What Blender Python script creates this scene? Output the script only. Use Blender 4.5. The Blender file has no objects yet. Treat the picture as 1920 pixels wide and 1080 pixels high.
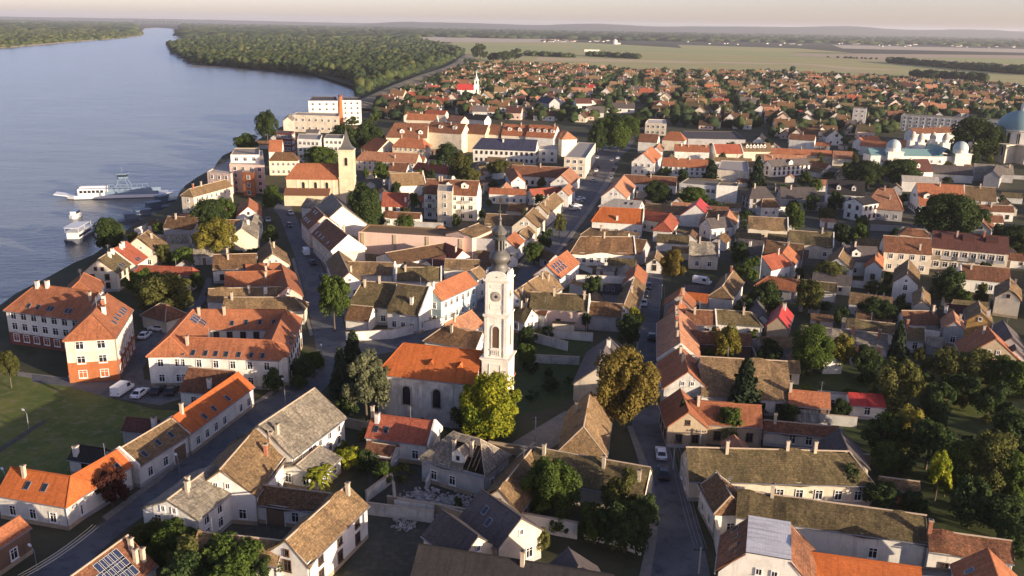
import bpy, math, random
import numpy as np
from mathutils import Vector, Matrix, geometry
R = random.Random(7)
NR = np.random.default_rng(11)
scene = bpy.context.scene
COL = scene.collection

# ---------------------------------------------------------------- camera, sky, sun, exposure
FPX, CAM_H = 1663.0, 70.0                 # focal length in photo pixels (1920 wide), camera height in metres
PITCH = math.atan(495 / FPX)
ROLL = math.atan(34 / 1920)
cp, sp = math.cos(PITCH), math.sin(PITCH)
cr, sr = math.cos(ROLL), math.sin(ROLL)
FWD = Vector((0, cp, -sp))
RIGHT = Vector((1, 0, 0)) * cr + Vector((0, sp, cp)) * sr
UP = Vector((1, 0, 0)) * -sr + Vector((0, sp, cp)) * cr
CAMP = Vector((0, 0, CAM_H))
cam_data = bpy.data.cameras.new('camera')
cam = bpy.data.objects.new('camera', cam_data)
COL.objects.link(cam)
cam_data.sensor_width = 36.0
cam_data.lens = 36.0 * FPX / 1920
cam_data.clip_start = 1.0
cam_data.clip_end = 80000
M = Matrix((RIGHT, UP, -FWD)).transposed().to_4x4()
M.translation = CAMP
cam.matrix_world = M
scene.camera = cam

SUN_EL, SUN_BEHIND = math.radians(9.8), math.radians(35.0)   # low sun, to the right and somewhat behind the camera
SUND = Vector((math.cos(SUN_EL) * math.cos(SUN_BEHIND), -math.cos(SUN_EL) * math.sin(SUN_BEHIND), math.sin(SUN_EL)))
world = bpy.data.worlds.new('World')
scene.world = world
world.use_nodes = True
wn = world.node_tree
sky = wn.nodes.new('ShaderNodeTexSky')
sky.sky_type = 'NISHITA'
sky.sun_disc = False
sky.sun_elevation = SUN_EL
sky.sun_rotation = math.pi / 2 + SUN_BEHIND
sky.air_density = 0.7
sky.dust_density = 0.9
sky.ozone_density = 0.75
bg = wn.nodes['Background']
bg.inputs['Strength'].default_value = 0.11
tint = wn.nodes.new('ShaderNodeMix'); tint.data_type = 'RGBA'; tint.blend_type = 'MULTIPLY'   # evening air a touch pinker all over
tint.inputs[0].default_value = 1.0; tint.inputs[7].default_value = (1.07, .93, 1.15, 1)
wn.links.new(sky.outputs[0], tint.inputs[6]); wn.links.new(tint.outputs[2], bg.inputs['Color'])
sl = bpy.data.lights.new('sun', 'SUN')
sl.energy = 5.0
sl.angle = math.radians(0.5)
sl.color = (1.0, 0.825, 0.62)
sun = bpy.data.objects.new('sun', sl)
COL.objects.link(sun)
sun.rotation_euler = (-SUND).to_track_quat('-Z', 'Y').to_euler()
sun.location = SUND * 500
vs = scene.view_settings
vs.view_transform = 'Standard'
vs.look = 'None'
vs.exposure = 0.95
vs.gamma = 1.0
vs.use_curve_mapping = False
HAZE = 5.0e-5

# ---------------------------------------------------------------- helpers
def ray(u, v):
    return FWD + RIGHT * ((u - 960) / FPX) - UP * ((v - 540) / FPX)
def P(u, v, z=0.0):                       # the point at height z seen at photo pixel (u, v)
    d = ray(u, v)
    t = (z - CAM_H) / d.z
    return Vector((d.x * t, d.y * t, z))
def proj(p):
    d = Vector(p) - CAMP
    k = d.dot(FWD)
    return 960 + FPX * d.dot(RIGHT) / k, 540 - FPX * d.dot(UP) / k
def zat(x, y, v):                         # height over (x, y) that shows at pixel row v
    lo, hi = -10.0, 200.0
    for _ in range(50):
        m = (lo + hi) / 2
        if proj((x, y, m))[1] > v: lo = m
        else: hi = m
    return lo

def mesh(name, vs_, fs, mats, idx=None, uv=None, smooth=False):
    me = bpy.data.meshes.new(name)
    me.from_pydata([tuple(v) for v in vs_], [], fs)
    for m in (mats if isinstance(mats, (list, tuple)) else [mats]): me.materials.append(m)
    if idx is not None: me.polygons.foreach_set('material_index', idx)
    if uv is not None:
        l = me.uv_layers.new(name='UVMap')
        l.data.foreach_set('uv', [c for p in uv for q in p for c in q])
    if smooth: me.polygons.foreach_set('use_smooth', [True] * len(me.polygons))
    me.update()
    return me
def npmesh(name, V, Fq, mats, idx=None, smooth=False, k=3):
    me = bpy.data.meshes.new(name)
    V = np.asarray(V, np.float32); Fq = np.asarray(Fq, np.int32)
    me.vertices.add(len(V)); me.vertices.foreach_set('co', V.ravel())
    me.loops.add(Fq.size); me.loops.foreach_set('vertex_index', Fq.ravel())
    me.polygons.add(len(Fq)); me.polygons.foreach_set('loop_start', np.arange(0, Fq.size, k, dtype=np.int32))
    for m in (mats if isinstance(mats, (list, tuple)) else [mats]): me.materials.append(m)
    if idx is not None: me.polygons.foreach_set('material_index', np.asarray(idx, np.int32))
    if smooth: me.polygons.foreach_set('use_smooth', np.ones(len(Fq), bool))
    me.update(calc_edges=True); me.validate()
    return me
def link(name, data, parent=None, loc=(0, 0, 0), rz=0.0, scale=None):
    o = bpy.data.objects.new(name, data)
    COL.objects.link(o)
    o.location = loc
    if rz: o.rotation_euler = (0, 0, rz)
    if scale is not None: o.scale = scale if isinstance(scale, (tuple, list)) else (scale,) * 3
    if parent: o.parent = parent
    return o
def tag(o, label, cat, group=None):
    o['label'] = label; o['category'] = cat
    if group: o['group'] = group
    return o
def struct(name, me, loc=(0, 0, 0)):
    o = link(name, me, None, loc); o['kind'] = 'structure'
    return o
def stuff(name, me, label, cat):
    o = link(name, me); o['kind'] = 'stuff'
    return tag(o, label, cat)

class MB:                                 # collects boxes, prisms and lathes into one mesh
    def __init__(s): s.v = []; s.f = []; s.m = []
    def add(s, vs_, fs, mi=0):
        b = len(s.v); s.v += [tuple(v) for v in vs_]
        s.f += [tuple(b + i for i in f) for f in fs]; s.m += [mi] * len(fs)
    def box(s, x0, y0, z0, x1, y1, z1, mi=0, xf=None):
        v = [(x0, y0, z0), (x1, y0, z0), (x1, y1, z0), (x0, y1, z0), (x0, y0, z1), (x1, y0, z1), (x1, y1, z1), (x0, y1, z1)]
        if xf: v = [tuple(xf @ Vector(p)) for p in v]
        s.add(v, [(0, 3, 2, 1), (4, 5, 6, 7), (0, 1, 5, 4), (1, 2, 6, 5), (2, 3, 7, 6), (3, 0, 4, 7)], mi)
    def prism(s, pts, z0, z1, mi=0, top=None):
        n = len(pts); a = sum(pts[i][0] * pts[(i + 1) % n][1] - pts[(i + 1) % n][0] * pts[i][1] for i in range(n))
        if a < 0: pts = pts[::-1]
        s.add([(p[0], p[1], z0) for p in pts] + [(p[0], p[1], z1) for p in pts],
              [(i, (i + 1) % n, n + (i + 1) % n, n + i) for i in range(n)], mi)
        s.add([(p[0], p[1], z1) for p in pts], [tuple(range(n))], mi if top is None else top)
    def lathe(s, prof, n=12, mi=0, cx=0, cy=0, rot=0.0, sq=False):
        vs_ = []; fs = []
        for (r, z) in prof:
            for k in range(n):
                a = rot + 2 * math.pi * k / n
                vs_.append((cx + r * math.cos(a), cy + r * math.sin(a), z))
        for i in range(len(prof) - 1):
            for k in range(n):
                fs.append((i * n + k, i * n + (k + 1) % n, (i + 1) * n + (k + 1) % n, (i + 1) * n + k))
        fs.append(tuple((len(prof) - 1) * n + k for k in range(n)))
        s.add(vs_, fs, mi)
    def tube(s, p, q, r0, r1=None, n=6, mi=0):
        p, q = Vector(p), Vector(q); r1 = r0 if r1 is None else r1
        d = (q - p).normalized(); a = d.orthogonal().normalized(); b = d.cross(a)
        vs_ = [p + (a * math.cos(t) + b * math.sin(t)) * r0 for t in [2 * math.pi * k / n for k in range(n)]]
        vs_ += [q + (a * math.cos(t) + b * math.sin(t)) * r1 for t in [2 * math.pi * k / n for k in range(n)]]
        s.add(vs_, [(k, (k + 1) % n, n + (k + 1) % n, n + k) for k in range(n)] + [tuple(range(n, 2 * n))], mi)
    def mesh(s, name, mats, smooth=False): return mesh(name, s.v, s.f, mats, s.m, smooth=smooth)
    def obj(s, name, mats, parent=None, loc=(0, 0, 0), rz=0.0, smooth=False):
        return link(name, s.mesh(name, mats, smooth), parent, loc, rz)

# ---------------------------------------------------------------- materials
def newmat(name):
    m = bpy.data.materials.new(name); m.use_nodes = True
    nt = m.node_tree; b = nt.nodes['Principled BSDF']
    return m, nt, b
def N(nt, t, **kw):
    n = nt.nodes.new(t)
    for k, v in kw.items():
        if k in n.inputs: n.inputs[k].default_value = v
        else: setattr(n, k, v)
    return n
def mixc(nt, f, a, b, mode='MIX'):
    n = nt.nodes.new('ShaderNodeMix'); n.data_type = 'RGBA'; n.blend_type = mode
    for s, v in ((n.inputs[0], f), (n.inputs[6], a), (n.inputs[7], b)):
        if hasattr(v, 'is_output'): nt.links.new(v, s)
        else: s.default_value = v if not isinstance(v, tuple) or len(v) == 4 else (*v, 1)
    return n.outputs[2]
def ramp(nt, src, a, b):
    n = nt.nodes.new('ShaderNodeMapRange'); n.inputs[1].default_value = a; n.inputs[2].default_value = b
    nt.links.new(src, n.inputs[0]); return n.outputs[0]
def objcoords(nt, kind='Object', scale=(1, 1, 1)):
    tc = nt.nodes.new('ShaderNodeTexCoord'); mp = nt.nodes.new('ShaderNodeMapping')
    mp.inputs['Scale'].default_value = scale
    oi = nt.nodes.new('ShaderNodeObjectInfo')
    ad = nt.nodes.new('ShaderNodeVectorMath'); ad.operation = 'MULTIPLY_ADD'
    nt.links.new(tc.outputs[kind], mp.inputs[0])
    cb = nt.nodes.new('ShaderNodeCombineXYZ')
    nt.links.new(oi.outputs['Random'], cb.inputs[0]); nt.links.new(oi.outputs['Random'], cb.inputs[1])
    nt.links.new(cb.outputs[0], ad.inputs[0]); ad.inputs[1].default_value = (57, 91, 0)
    nt.links.new(mp.outputs[0], ad.inputs[2])
    return ad.outputs[0], oi.outputs['Random']
def noise(nt, vec, sc, det=4, rough=.6):
    n = N(nt, 'ShaderNodeTexNoise'); n.inputs['Scale'].default_value = sc; n.inputs['Detail'].default_value = det
    n.inputs['Roughness'].default_value = rough
    nt.links.new(vec, n.inputs['Vector']); return n.outputs['Fac']
def bump(nt, b, h, st=.4, d=.05):
    n = nt.nodes.new('ShaderNodeBump'); n.inputs['Strength'].default_value = st; n.inputs['Distance'].default_value = d
    nt.links.new(h, n.inputs['Height']); nt.links.new(n.outputs[0], b.inputs['Normal'])

MATS = {}
def roofmat(name, c1, c2, stain=(.05, .045, .03), st=.35, rough=.9, course=.34, mott=1.0):
    m, nt, b = newmat('roof_' + name)
    uv, rnd = objcoords(nt, 'UV')
    big = noise(nt, uv, .22, 5); fine = noise(nt, uv, 2.6, 3, .7)
    mp = nt.nodes.new('ShaderNodeMapping'); mp.inputs['Scale'].default_value = (1.6, .16, 1); nt.links.new(uv, mp.inputs[0])
    streak = noise(nt, mp.outputs[0], 1.0, 4)
    c = mixc(nt, ramp(nt, big, .35, .68), c1, c2)
    c = mixc(nt, ramp(nt, streak, .48, .72), c, tuple(x * .6 for x in c1))
    # single tiles a shade lighter or darker
    br = N(nt, 'ShaderNodeTexBrick'); br.inputs['Scale'].default_value = 1.0
    br.inputs['Brick Width'].default_value = .42; br.inputs['Row Height'].default_value = course; br.inputs['Mortar Size'].default_value = .03
    br.inputs['Color1'].default_value = (.62, .62, .62, 1); br.inputs['Color2'].default_value = (1.25, 1.2, 1.15, 1); br.inputs['Mortar'].default_value = (.5, .5, .5, 1)
    nt.links.new(uv, br.inputs['Vector'])
    c = mixc(nt, min(1, .75 * mott), c, br.outputs['Color'], 'MULTIPLY')
    sp_ = mixc(nt, ramp(nt, fine, .45, .68), (1.12, 1.1, 1.06), (.42, .40, .37))
    c = mixc(nt, min(1, .85 * mott), c, sp_, 'MULTIPLY')
    mid = noise(nt, uv, .75, 4, .65)
    c = mixc(nt, min(1, .7 * mott), c, mixc(nt, ramp(nt, mid, .35, .65), (.72, .70, .66), (1.22, 1.18, 1.12)), 'MULTIPLY')
    lich = noise(nt, uv, .9, 6, .75)
    n2 = nt.nodes.new('ShaderNodeMath'); n2.operation = 'MULTIPLY'; n2.inputs[1].default_value = st
    nt.links.new(ramp(nt, lich, .52, .7), n2.inputs[0])
    c = mixc(nt, n2.outputs[0], c, stain)
    hv = nt.nodes.new('ShaderNodeHueSaturation'); nt.links.new(c, hv.inputs['Color'])
    mv = nt.nodes.new('ShaderNodeMapRange'); mv.inputs[3].default_value = .85; mv.inputs[4].default_value = 1.15; nt.links.new(rnd, mv.inputs[0])
    nt.links.new(mv.outputs[0], hv.inputs['Value'])
    nt.links.new(hv.outputs[0], b.inputs['Base Color'])
    b.inputs['Roughness'].default_value = rough
    b.inputs['Specular IOR Level'].default_value = .2
    h = mixc(nt, .5, br.outputs['Fac'], fine)
    bump(nt, b, h, .5, .06)
    MATS['r_' + name] = m
    return m
def wallmat(name, c, dirt=.35, rough=.9, sc=1.0):
    m, nt, b = newmat('wall_' + name)
    co, rnd = objcoords(nt, 'Object')
    n1 = noise(nt, co, .35 * sc, 6, .65); n2 = noise(nt, co, 3.0 * sc, 4)
    mp = nt.nodes.new('ShaderNodeMapping'); mp.inputs['Scale'].default_value = (1.5, 1.5, .15); nt.links.new(co, mp.inputs[0])
    n3 = noise(nt, mp.outputs[0], 1.2, 4)
    k = mixc(nt, ramp(nt, n1, .45, .75), c, tuple(x * (1 - dirt) for x in c))
    k = mixc(nt, ramp(nt, n3, .55, .85), k, tuple(x * (1 - dirt * 1.2) * .9 for x in c))
    k = mixc(nt, .25, k, mixc(nt, n2, (.6, .6, .6), (1.3, 1.3, 1.3)), 'MULTIPLY')
    nt.links.new(k, b.inputs['Base Color']); b.inputs['Roughness'].default_value = rough
    b.inputs['Specular IOR Level'].default_value = .25
    bump(nt, b, n2, .25, .02)
    MATS['w_' + name] = m
    return m
def plain(name, c, rough=.6, metal=0.0, var=.2, sc=2.0):
    m, nt, b = newmat(name)
    co, rnd = objcoords(nt, 'Object')
    n1 = noise(nt, co, sc, 4)
    k = mixc(nt, n1, tuple(x * (1 - var) for x in c), tuple(min(1, x * (1 + var)) for x in c))
    nt.links.new(k, b.inputs['Base Color']); b.inputs['Roughness'].default_value = rough; b.inputs['Metallic'].default_value = metal
    MATS[name] = m
    return m
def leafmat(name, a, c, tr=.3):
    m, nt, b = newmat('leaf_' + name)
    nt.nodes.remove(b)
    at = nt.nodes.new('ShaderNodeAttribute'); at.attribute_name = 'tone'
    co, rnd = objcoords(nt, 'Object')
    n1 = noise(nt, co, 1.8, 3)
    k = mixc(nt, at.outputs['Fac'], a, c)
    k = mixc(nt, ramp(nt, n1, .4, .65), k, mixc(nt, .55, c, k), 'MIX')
    hv = nt.nodes.new('ShaderNodeHueSaturation'); nt.links.new(k, hv.inputs['Color'])
    mv = nt.nodes.new('ShaderNodeMapRange'); mv.inputs[3].default_value = .8; mv.inputs[4].default_value = 1.2; nt.links.new(rnd, mv.inputs[0])
    nt.links.new(mv.outputs[0], hv.inputs['Value'])
    d = nt.nodes.new('ShaderNodeBsdfDiffuse'); t = nt.nodes.new('ShaderNodeBsdfTranslucent'); mx = nt.nodes.new('ShaderNodeMixShader')
    mx.inputs[0].default_value = tr
    for s in (d, t): nt.links.new(hv.outputs[0], s.inputs[0])
    nt.links.new(d.outputs[0], mx.inputs[1]); nt.links.new(t.outputs[0], mx.inputs[2])
    nt.links.new(mx.outputs[0], nt.nodes['Material Output'].inputs[0])
    MATS['l_' + name] = m
    return m

roofmat('orange', (.42, .165, .080), (.34, .125, .06), st=.18, mott=.6)
roofmat('bright', (.44, .125, .035), (.40, .11, .032), st=.08, mott=.4)
roofmat('red', (.37, .105, .06), (.28, .085, .05), st=.2, mott=.6)
roofmat('peach', (.46, .23, .13), (.38, .18, .105), st=.2, mott=.7)
roofmat('rust', (.25, .115, .065), (.18, .085, .05), st=.4)
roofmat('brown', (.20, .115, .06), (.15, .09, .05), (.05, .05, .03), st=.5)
roofmat('tan', (.27, .185, .10), (.20, .135, .075), (.08, .07, .045), st=.5)
roofmat('moss', (.175, .135, .072), (.12, .10, .05), (.045, .05, .02), st=.6)
roofmat('eternit', (.30, .27, .22), (.22, .20, .16), (.42, .38, .30), st=.4, course=.6)
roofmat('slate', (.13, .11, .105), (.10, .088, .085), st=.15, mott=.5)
roofmat('black', (.035, .033, .034), (.045, .04, .04), st=.1, mott=.4)
roofmat('maroon', (.12, .05, .04), (.09, .042, .036), st=.15, mott=.5)
roofmat('navy', (.055, .06, .11), (.045, .05, .09), st=.1, mott=.4)
roofmat('redmetal', (.42, .05, .04), (.36, .045, .04), st=.08, rough=.5, mott=.25)
roofmat('pale', (.52, .47, .40), (.44, .40, .35), st=.2, mott=.4)
roofmat('white', (.70, .68, .65), (.62, .60, .58), (.4, .38, .35), st=.2, mott=.2)
roofmat('copper', (.26, .40, .40), (.34, .46, .44), (.42, .50, .47), st=.35, mott=.3, rough=.6)
roofmat('teal', (.13, .24, .25), (.17, .29, .29), (.22, .32, .30), st=.3, mott=.3, rough=.6)
wallmat('white', (.74, .70, .61)); wallmat('cream', (.66, .57, .43)); wallmat('yellow', (.66, .53, .35), .3)
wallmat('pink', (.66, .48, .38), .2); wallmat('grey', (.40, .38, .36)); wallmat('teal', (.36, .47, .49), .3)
wallmat('brick', (.40, .135, .05), .25, sc=1.5); wallmat('ochre', (.50, .30, .10)); wallmat('tan', (.44, .34, .22))
wallmat('dirty', (.58, .56, .50), .6); wallmat('brown', (.20, .12, .08)); wallmat('stone', (.40, .36, .30), .5)  # first one: dirt, and shade painted into the church and a row-house wall
wallmat('darkbrick', (.20, .07, .05)); wallmat('tower', (.76, .70, .60), .35); wallmat('concrete', (.46, .44, .40), .4)
plain('white_paint', (.78, .75, .70), .5, var=.08); plain('glass', (.02, .024, .03), .08, var=.3); plain('frame_brown', (.10, .055, .03))
plain('metal_grey', (.30, .30, .31), .45, .6); plain('dark_metal', (.05, .05, .055), .5, .4); plain('copper_dark', (.12, .115, .10), .55, .3, .45, 3)
plain('gold', (.6, .42, .12), .3, 1.0); plain('wood', (.19, .12, .07), .8); plain('rubber', (.02, .02, .02), .8)
plain('solar', (.025, .035, .07), .15, 0, .3); plain('bark', (.10, .075, .05), .95, 0, .35, 3)
plain('car_white', (.75, .75, .74), .25, 0, .04); plain('car_dark', (.03, .032, .04), .25, 0, .1); plain('car_blue', (.05, .09, .2), .25, 0, .1)
plain('car_silver', (.42, .43, .44), .3, .5, .05); plain('car_red', (.35, .03, .03), .25, 0, .1)
plain('hull_white', (.66, .65, .62), .45, 0, .12); plain('hull_shade', (.15, .21, .28), .5, 0, .2); plain('cabin_blue', (.06, .09, .13), .5, 0, .3); plain('hull_dark', (.06, .07, .09), .5)  # ferry upperworks: bluish shade put into the colour of a white boat
plain('chim', (.46, .38, .28), .9, 0, .3); plain('chim_brick', (.33, .13, .07), .9, 0, .3); plain('mortar', (.42, .32, .22), .9, 0, .3)
plain('rubble_mat', (.42, .38, .34), .95, 0, .4, 1.2); plain('umber_wood', (.30, .20, .10), .9, 0, .35, 1.5)
leafmat('green', (.040, .070, .018), (.105, .14, .030)); leafmat('dark', (.024, .042, .016), (.066, .092, .030), .25)
leafmat('lime', (.10, .15, .02), (.42, .40, .035)); leafmat('golden', (.095, .078, .02), (.21, .155, .04))
leafmat('silver', (.085, .10, .05), (.19, .19, .10)); leafmat('olive', (.06, .072, .02), (.15, .145, .045))
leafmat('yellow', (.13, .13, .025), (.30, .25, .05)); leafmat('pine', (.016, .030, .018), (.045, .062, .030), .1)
leafmat('far', (.030, .048, .022), (.070, .090, .034), .15); leafmat('red', (.05, .02, .015), (.10, .04, .03))

# ---------------------------------------------------------------- the setting
WATER = -3.2
def groundmat(name, cols, sc=.05, fine=1.2, rough=.95, patch=None, bst=.3):
    m, nt, b = newmat(name)
    tc = nt.nodes.new('ShaderNodeTexCoord'); co = tc.outputs['Object']
    n1 = noise(nt, co, sc, 6, .65); n2 = noise(nt, co, fine, 4, .7); n3 = noise(nt, co, sc * 4.3, 5, .6)
    k = mixc(nt, ramp(nt, n1, .38, .62), cols[0], cols[1])
    k = mixc(nt, ramp(nt, n3, .5, .7), k, cols[2])
    k = mixc(nt, .6, k, mixc(nt, n2, (.55, .55, .55), (1.4, 1.4, 1.4)), 'MULTIPLY')
    nt.links.new(k, b.inputs['Base Color']); b.inputs['Roughness'].default_value = rough
    b.inputs['Specular IOR Level'].default_value = .2
    bump(nt, b, n2, bst, .08)
    return m
G_TOWN = groundmat('ground_mat', ((.05, .055, .024), (.085, .075, .045), (.04, .05, .02)), .03)
G_GRASS = groundmat('grass_mat', ((.085, .115, .022), (.15, .155, .035), (.20, .17, .08)), .13, 1.1)
G_ASPH = groundmat('asphalt_mat', ((.105, .106, .112), (.15, .148, .146), (.07, .072, .08)), .12, 3.0, .85, bst=.1)
G_PAVE = groundmat('paving_mat', ((.24, .215, .18), (.19, .17, .145), (.28, .25, .21)), .2, 2.0, .9, bst=.1)
G_YARD = groundmat('yard_mat', ((.085, .08, .06), (.06, .062, .045), (.12, .11, .085)), .2, 1.5)
G_GARDEN = groundmat('garden_mat', ((.045, .065, .018), (.065, .080, .022), (.09, .085, .035)), .15, 1.4)
G_BANK = groundmat('bank_mat', ((.20, .175, .13), (.13, .115, .085), (.25, .22, .17)), .15, .8)
G_FOREST = groundmat('forest_floor_mat', ((.03, .038, .018), (.04, .045, .022), (.025, .03, .015)), .05)

def field_mat(name, a, b_):
    m, nt, b = newmat(name)
    tc = nt.nodes.new('ShaderNodeTexCoord'); mp = nt.nodes.new('ShaderNodeMapping')
    mp.inputs['Scale'].default_value = (.0022, .012, 1); mp.inputs['Rotation'].default_value = (0, 0, .25)
    nt.links.new(tc.outputs['Object'], mp.inputs[0])
    n1 = noise(nt, mp.outputs[0], 1.0, 6, .6); n2 = noise(nt, tc.outputs['Object'], .02, 5, .7)
    k = mixc(nt, ramp(nt, n1, .35, .65), a, b_)
    k = mixc(nt, .4, k, mixc(nt, n2, (.65, .65, .65), (1.35, 1.35, 1.35)), 'MULTIPLY')
    nt.links.new(k, b.inputs['Base Color']); b.inputs['Roughness'].default_value = .95
    return m

shoreR = [(-420, 900), (-160, 690), (0, 572), (62, 540), (112, 512), (150, 496), (186, 470), (236, 432), (290, 405), (318, 384), (328, 362), (352, 345), (388, 325), (402, 303), (440, 285),
          (470, 272), (505, 252), (552, 226), (600, 205), (640, 193), (660, 187), (672, 170), (676, 156), (668, 148), (640, 141), (600, 136), (560, 131), (520, 127),
          (480, 124), (450, 122), (420, 121), (392, 121), (360, 119), (356, 112), (340, 104), (318, 94), (312, 86), (318, 80), (334, 76), (352, 72), (378, 67), (345, 63.5), (330, 59), (321, 53.5)]
shoreL = [(297, 52), (272, 54), (266, 60), (270, 66), (255, 69), (215, 73), (140, 79), (60, 86), (0, 91), (-300, 118), (-900, 170)]
land_in = [P(u, v, WATER) for u, v in shoreR + shoreL]
def inset(pts, d):                         # the top of the bank lies d metres landward of the water's edge
    out = []
    for i, p in enumerate(pts):
        a = pts[max(i - 1, 0)]; b = pts[min(i + 1, len(pts) - 1)]
        t = (b - a); t.z = 0; t.normalize()
        out.append(Vector((p.x + t.y * d, p.y - t.x * d, 0)))
    return out
top = inset(land_in, 4.5)
FAR = 24000
outer = [Vector((-FAR, -600, 0)), Vector((-FAR, FAR, 0)), Vector((FAR, FAR, 0)), Vector((FAR, -600, 0)), Vector((-150, -600, 0))]
poly = top + outer
tri = geometry.tessellate_polygon([poly])
nb = len(poly)
gv = list(poly) + [Vector((p.x, p.y, WATER - 2)) for p in land_in]
gf = [tuple(t) for t in tri]
gi = [0] * len(gf)
for i in range(len(land_in) - 1):
    gf.append((i, i + 1, nb + i + 1, nb + i)); gi.append(1)
struct('ground', mesh('ground', gv, gf, [G_TOWN, G_BANK], gi))

wm, wnt, wb = newmat('water_mat')
tc = wnt.nodes.new('ShaderNodeTexCoord'); mp = wnt.nodes.new('ShaderNodeMapping'); mp.inputs['Scale'].default_value = (.45, 1.0, 1); mp.inputs['Rotation'].default_value = (0, 0, .35)
wnt.links.new(tc.outputs['Object'], mp.inputs[0])
w0 = noise(wnt, mp.outputs[0], .3, 7, .7); wl = noise(wnt, mp.outputs[0], .045, 5, .6)
wa = wnt.nodes.new('ShaderNodeMath'); wa.operation = 'MULTIPLY_ADD'; wnt.links.new(wl, wa.inputs[0]); wa.inputs[1].default_value = 3.5; wnt.links.new(w0, wa.inputs[2]); w1 = wa.outputs[0]; w2 = noise(wnt, tc.outputs['Object'], .012, 4, .6)
wk = mixc(wnt, ramp(wnt, w2, .4, .62), (.125, .13, .118), (.155, .158, .142))
wnt.links.new(wk, wb.inputs['Base Color'])
wb.inputs['Roughness'].default_value = .22; wb.inputs['IOR'].default_value = 1.33
bm_ = wnt.nodes.new('ShaderNodeBump'); bm_.inputs['Strength'].default_value = .65; bm_.inputs['Distance'].default_value = .5
wnt.links.new(w1, bm_.inputs['Height']); wnt.links.new(bm_.outputs[0], wb.inputs['Normal'])
WX = [-9000, -3000, -1200, -600, -300, 0, 200]; WY = [-700, 0, 300, 700, 1500, 4000, 12000]
struct('river', mesh('river', [(x, y, WATER) for y in WY for x in WX],
       [(j * 7 + i, j * 7 + i + 1, j * 7 + 8 + i, j * 7 + 7 + i) for j in range(6) for i in range(6)], wm))

def sheet(name, px, z, mat, world=False):
    pts = [Vector(p) for p in px] if world else [P(u, v, 0) for u, v in px]
    pts = [Vector((p.x, p.y, z)) for p in pts]
    a = sum(pts[i].x * pts[(i + 1) % len(pts)].y - pts[(i + 1) % len(pts)].x * pts[i].y for i in range(len(pts)))
    if a < 0: pts = pts[::-1]
    tr = geometry.tessellate_polygon([pts])
    fs = []
    for t in tr:
        n = (pts[t[1]] - pts[t[0]]).cross(pts[t[2]] - pts[t[0]])
        fs.append(tuple(t) if n.z > 0 else tuple(t[::-1]))
    return struct(name, mesh(name, pts, fs, mat))
def slab(name, px, h, mat):                # raised kerbed surface
    mb = MB(); mb.prism([(P(u, v).x, P(u, v).y) for u, v in px], -.3, h, 0)
    return struct(name, mb.mesh(name, mat))

# fields, from the far edge of the town to the horizon
F_OL = field_mat('field_olive', (.31, .285, .08), (.37, .32, .11)); F_TAN = field_mat('field_stubble', (.44, .33, .15), (.47, .36, .19))
F_GR = field_mat('field_green', (.26, .285, .075), (.32, .32, .10)); F_BR = field_mat('field_ploughed', (.36, .26, .15), (.40, .29, .18))
F_PL = field_mat('field_pale', (.42, .34, .23), (.46, .38, .27))
fz = .05
sheet('field', [(880, 118), (1000, 122), (1300, 133), (1700, 147), (1925, 163), (1925, 118), (1600, 106), (1280, 90), (1100, 80), (860, 72), (840, 84), (872, 100)], fz, F_OL)
sheet('field', [(720, 66), (760, 66.5), (1010, 71), (1085, 76), (1060, 80), (800, 78.5), (740, 73)], fz * 2, F_PL)
sheet('field', [(800, 81), (1010, 86), (1085, 92), (1040, 101), (870, 98), (842, 88)], fz * 2, F_GR)
sheet('field', [(1060, 82), (1250, 90), (1500, 99), (1925, 108), (1925, 119), (1560, 110), (1300, 100), (1090, 93)], fz * 2, F_GR)
sheet('field', [(1010, 107), (1180, 112), (1500, 119), (1700, 132), (1500, 128), (1270, 118), (1000, 114)], fz * 2, F_TAN)
sheet('field', [(1300, 118), (1510, 121), (1680, 140), (1460, 133)], fz * 3, F_OL)
sheet('field', [(1560, 100), (1925, 104), (1925, 110), (1640, 107)], fz * 3, F_BR)
sheet('field', [(1270, 84), (1500, 91), (1600, 99), (1440, 98), (1280, 91)], fz * 3, F_OL)
sheet('field', [(1640, 150), (1780, 153), (1925, 162), (1925, 171), (1700, 163), (1610, 157)], fz * 3, F_TAN)
sheet('field', [(1500, 100), (1700, 108), (1925, 123), (1925, 130), (1690, 116), (1480, 104)], fz * 4, F_BR)
sheet('field', [(1560, 84), (1925, 92), (1925, 99), (1580, 91)], fz * 2, F_PL)
sheet('dirt_track', [(1270, 113), (1460, 128), (1462, 126.8), (1272, 112)], fz * 5, F_BR)
sheet('dirt_track', [(1425, 115.5), (1640, 139.5), (1645, 138), (1428, 114.4)], fz * 5, F_BR)

# the levee between wood and town: a low grass bank with a track on its crown
lev = [(664, 208), (700, 186), (745, 164), (790, 146), (835, 131), (858, 120), (866, 110), (880, 104)]
lm = []
lp = [P(u, v) for u, v in lev]
mbv = []; mbf = []
for i, p in enumerate(lp):
    t = (lp[min(i + 1, len(lp) - 1)] - lp[max(i - 1, 0)]).normalized(); n = Vector((t.y, -t.x, 0))
    for off, z in ((-12, -.2), (-3, 3.2), (3, 3.2), (26, -.2)): mbv.append(p + n * off + Vector((0, 0, z)))
for i in range(len(lp) - 1):
    for k in range(3): mbf.append((i * 4 + k, i * 4 + k + 1, i * 4 + k + 5, i * 4 + k + 4))
struct('levee', mesh('levee', mbv, mbf, field_mat('levee_grass', (.17, .14, .08), (.14, .125, .06))))

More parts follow.
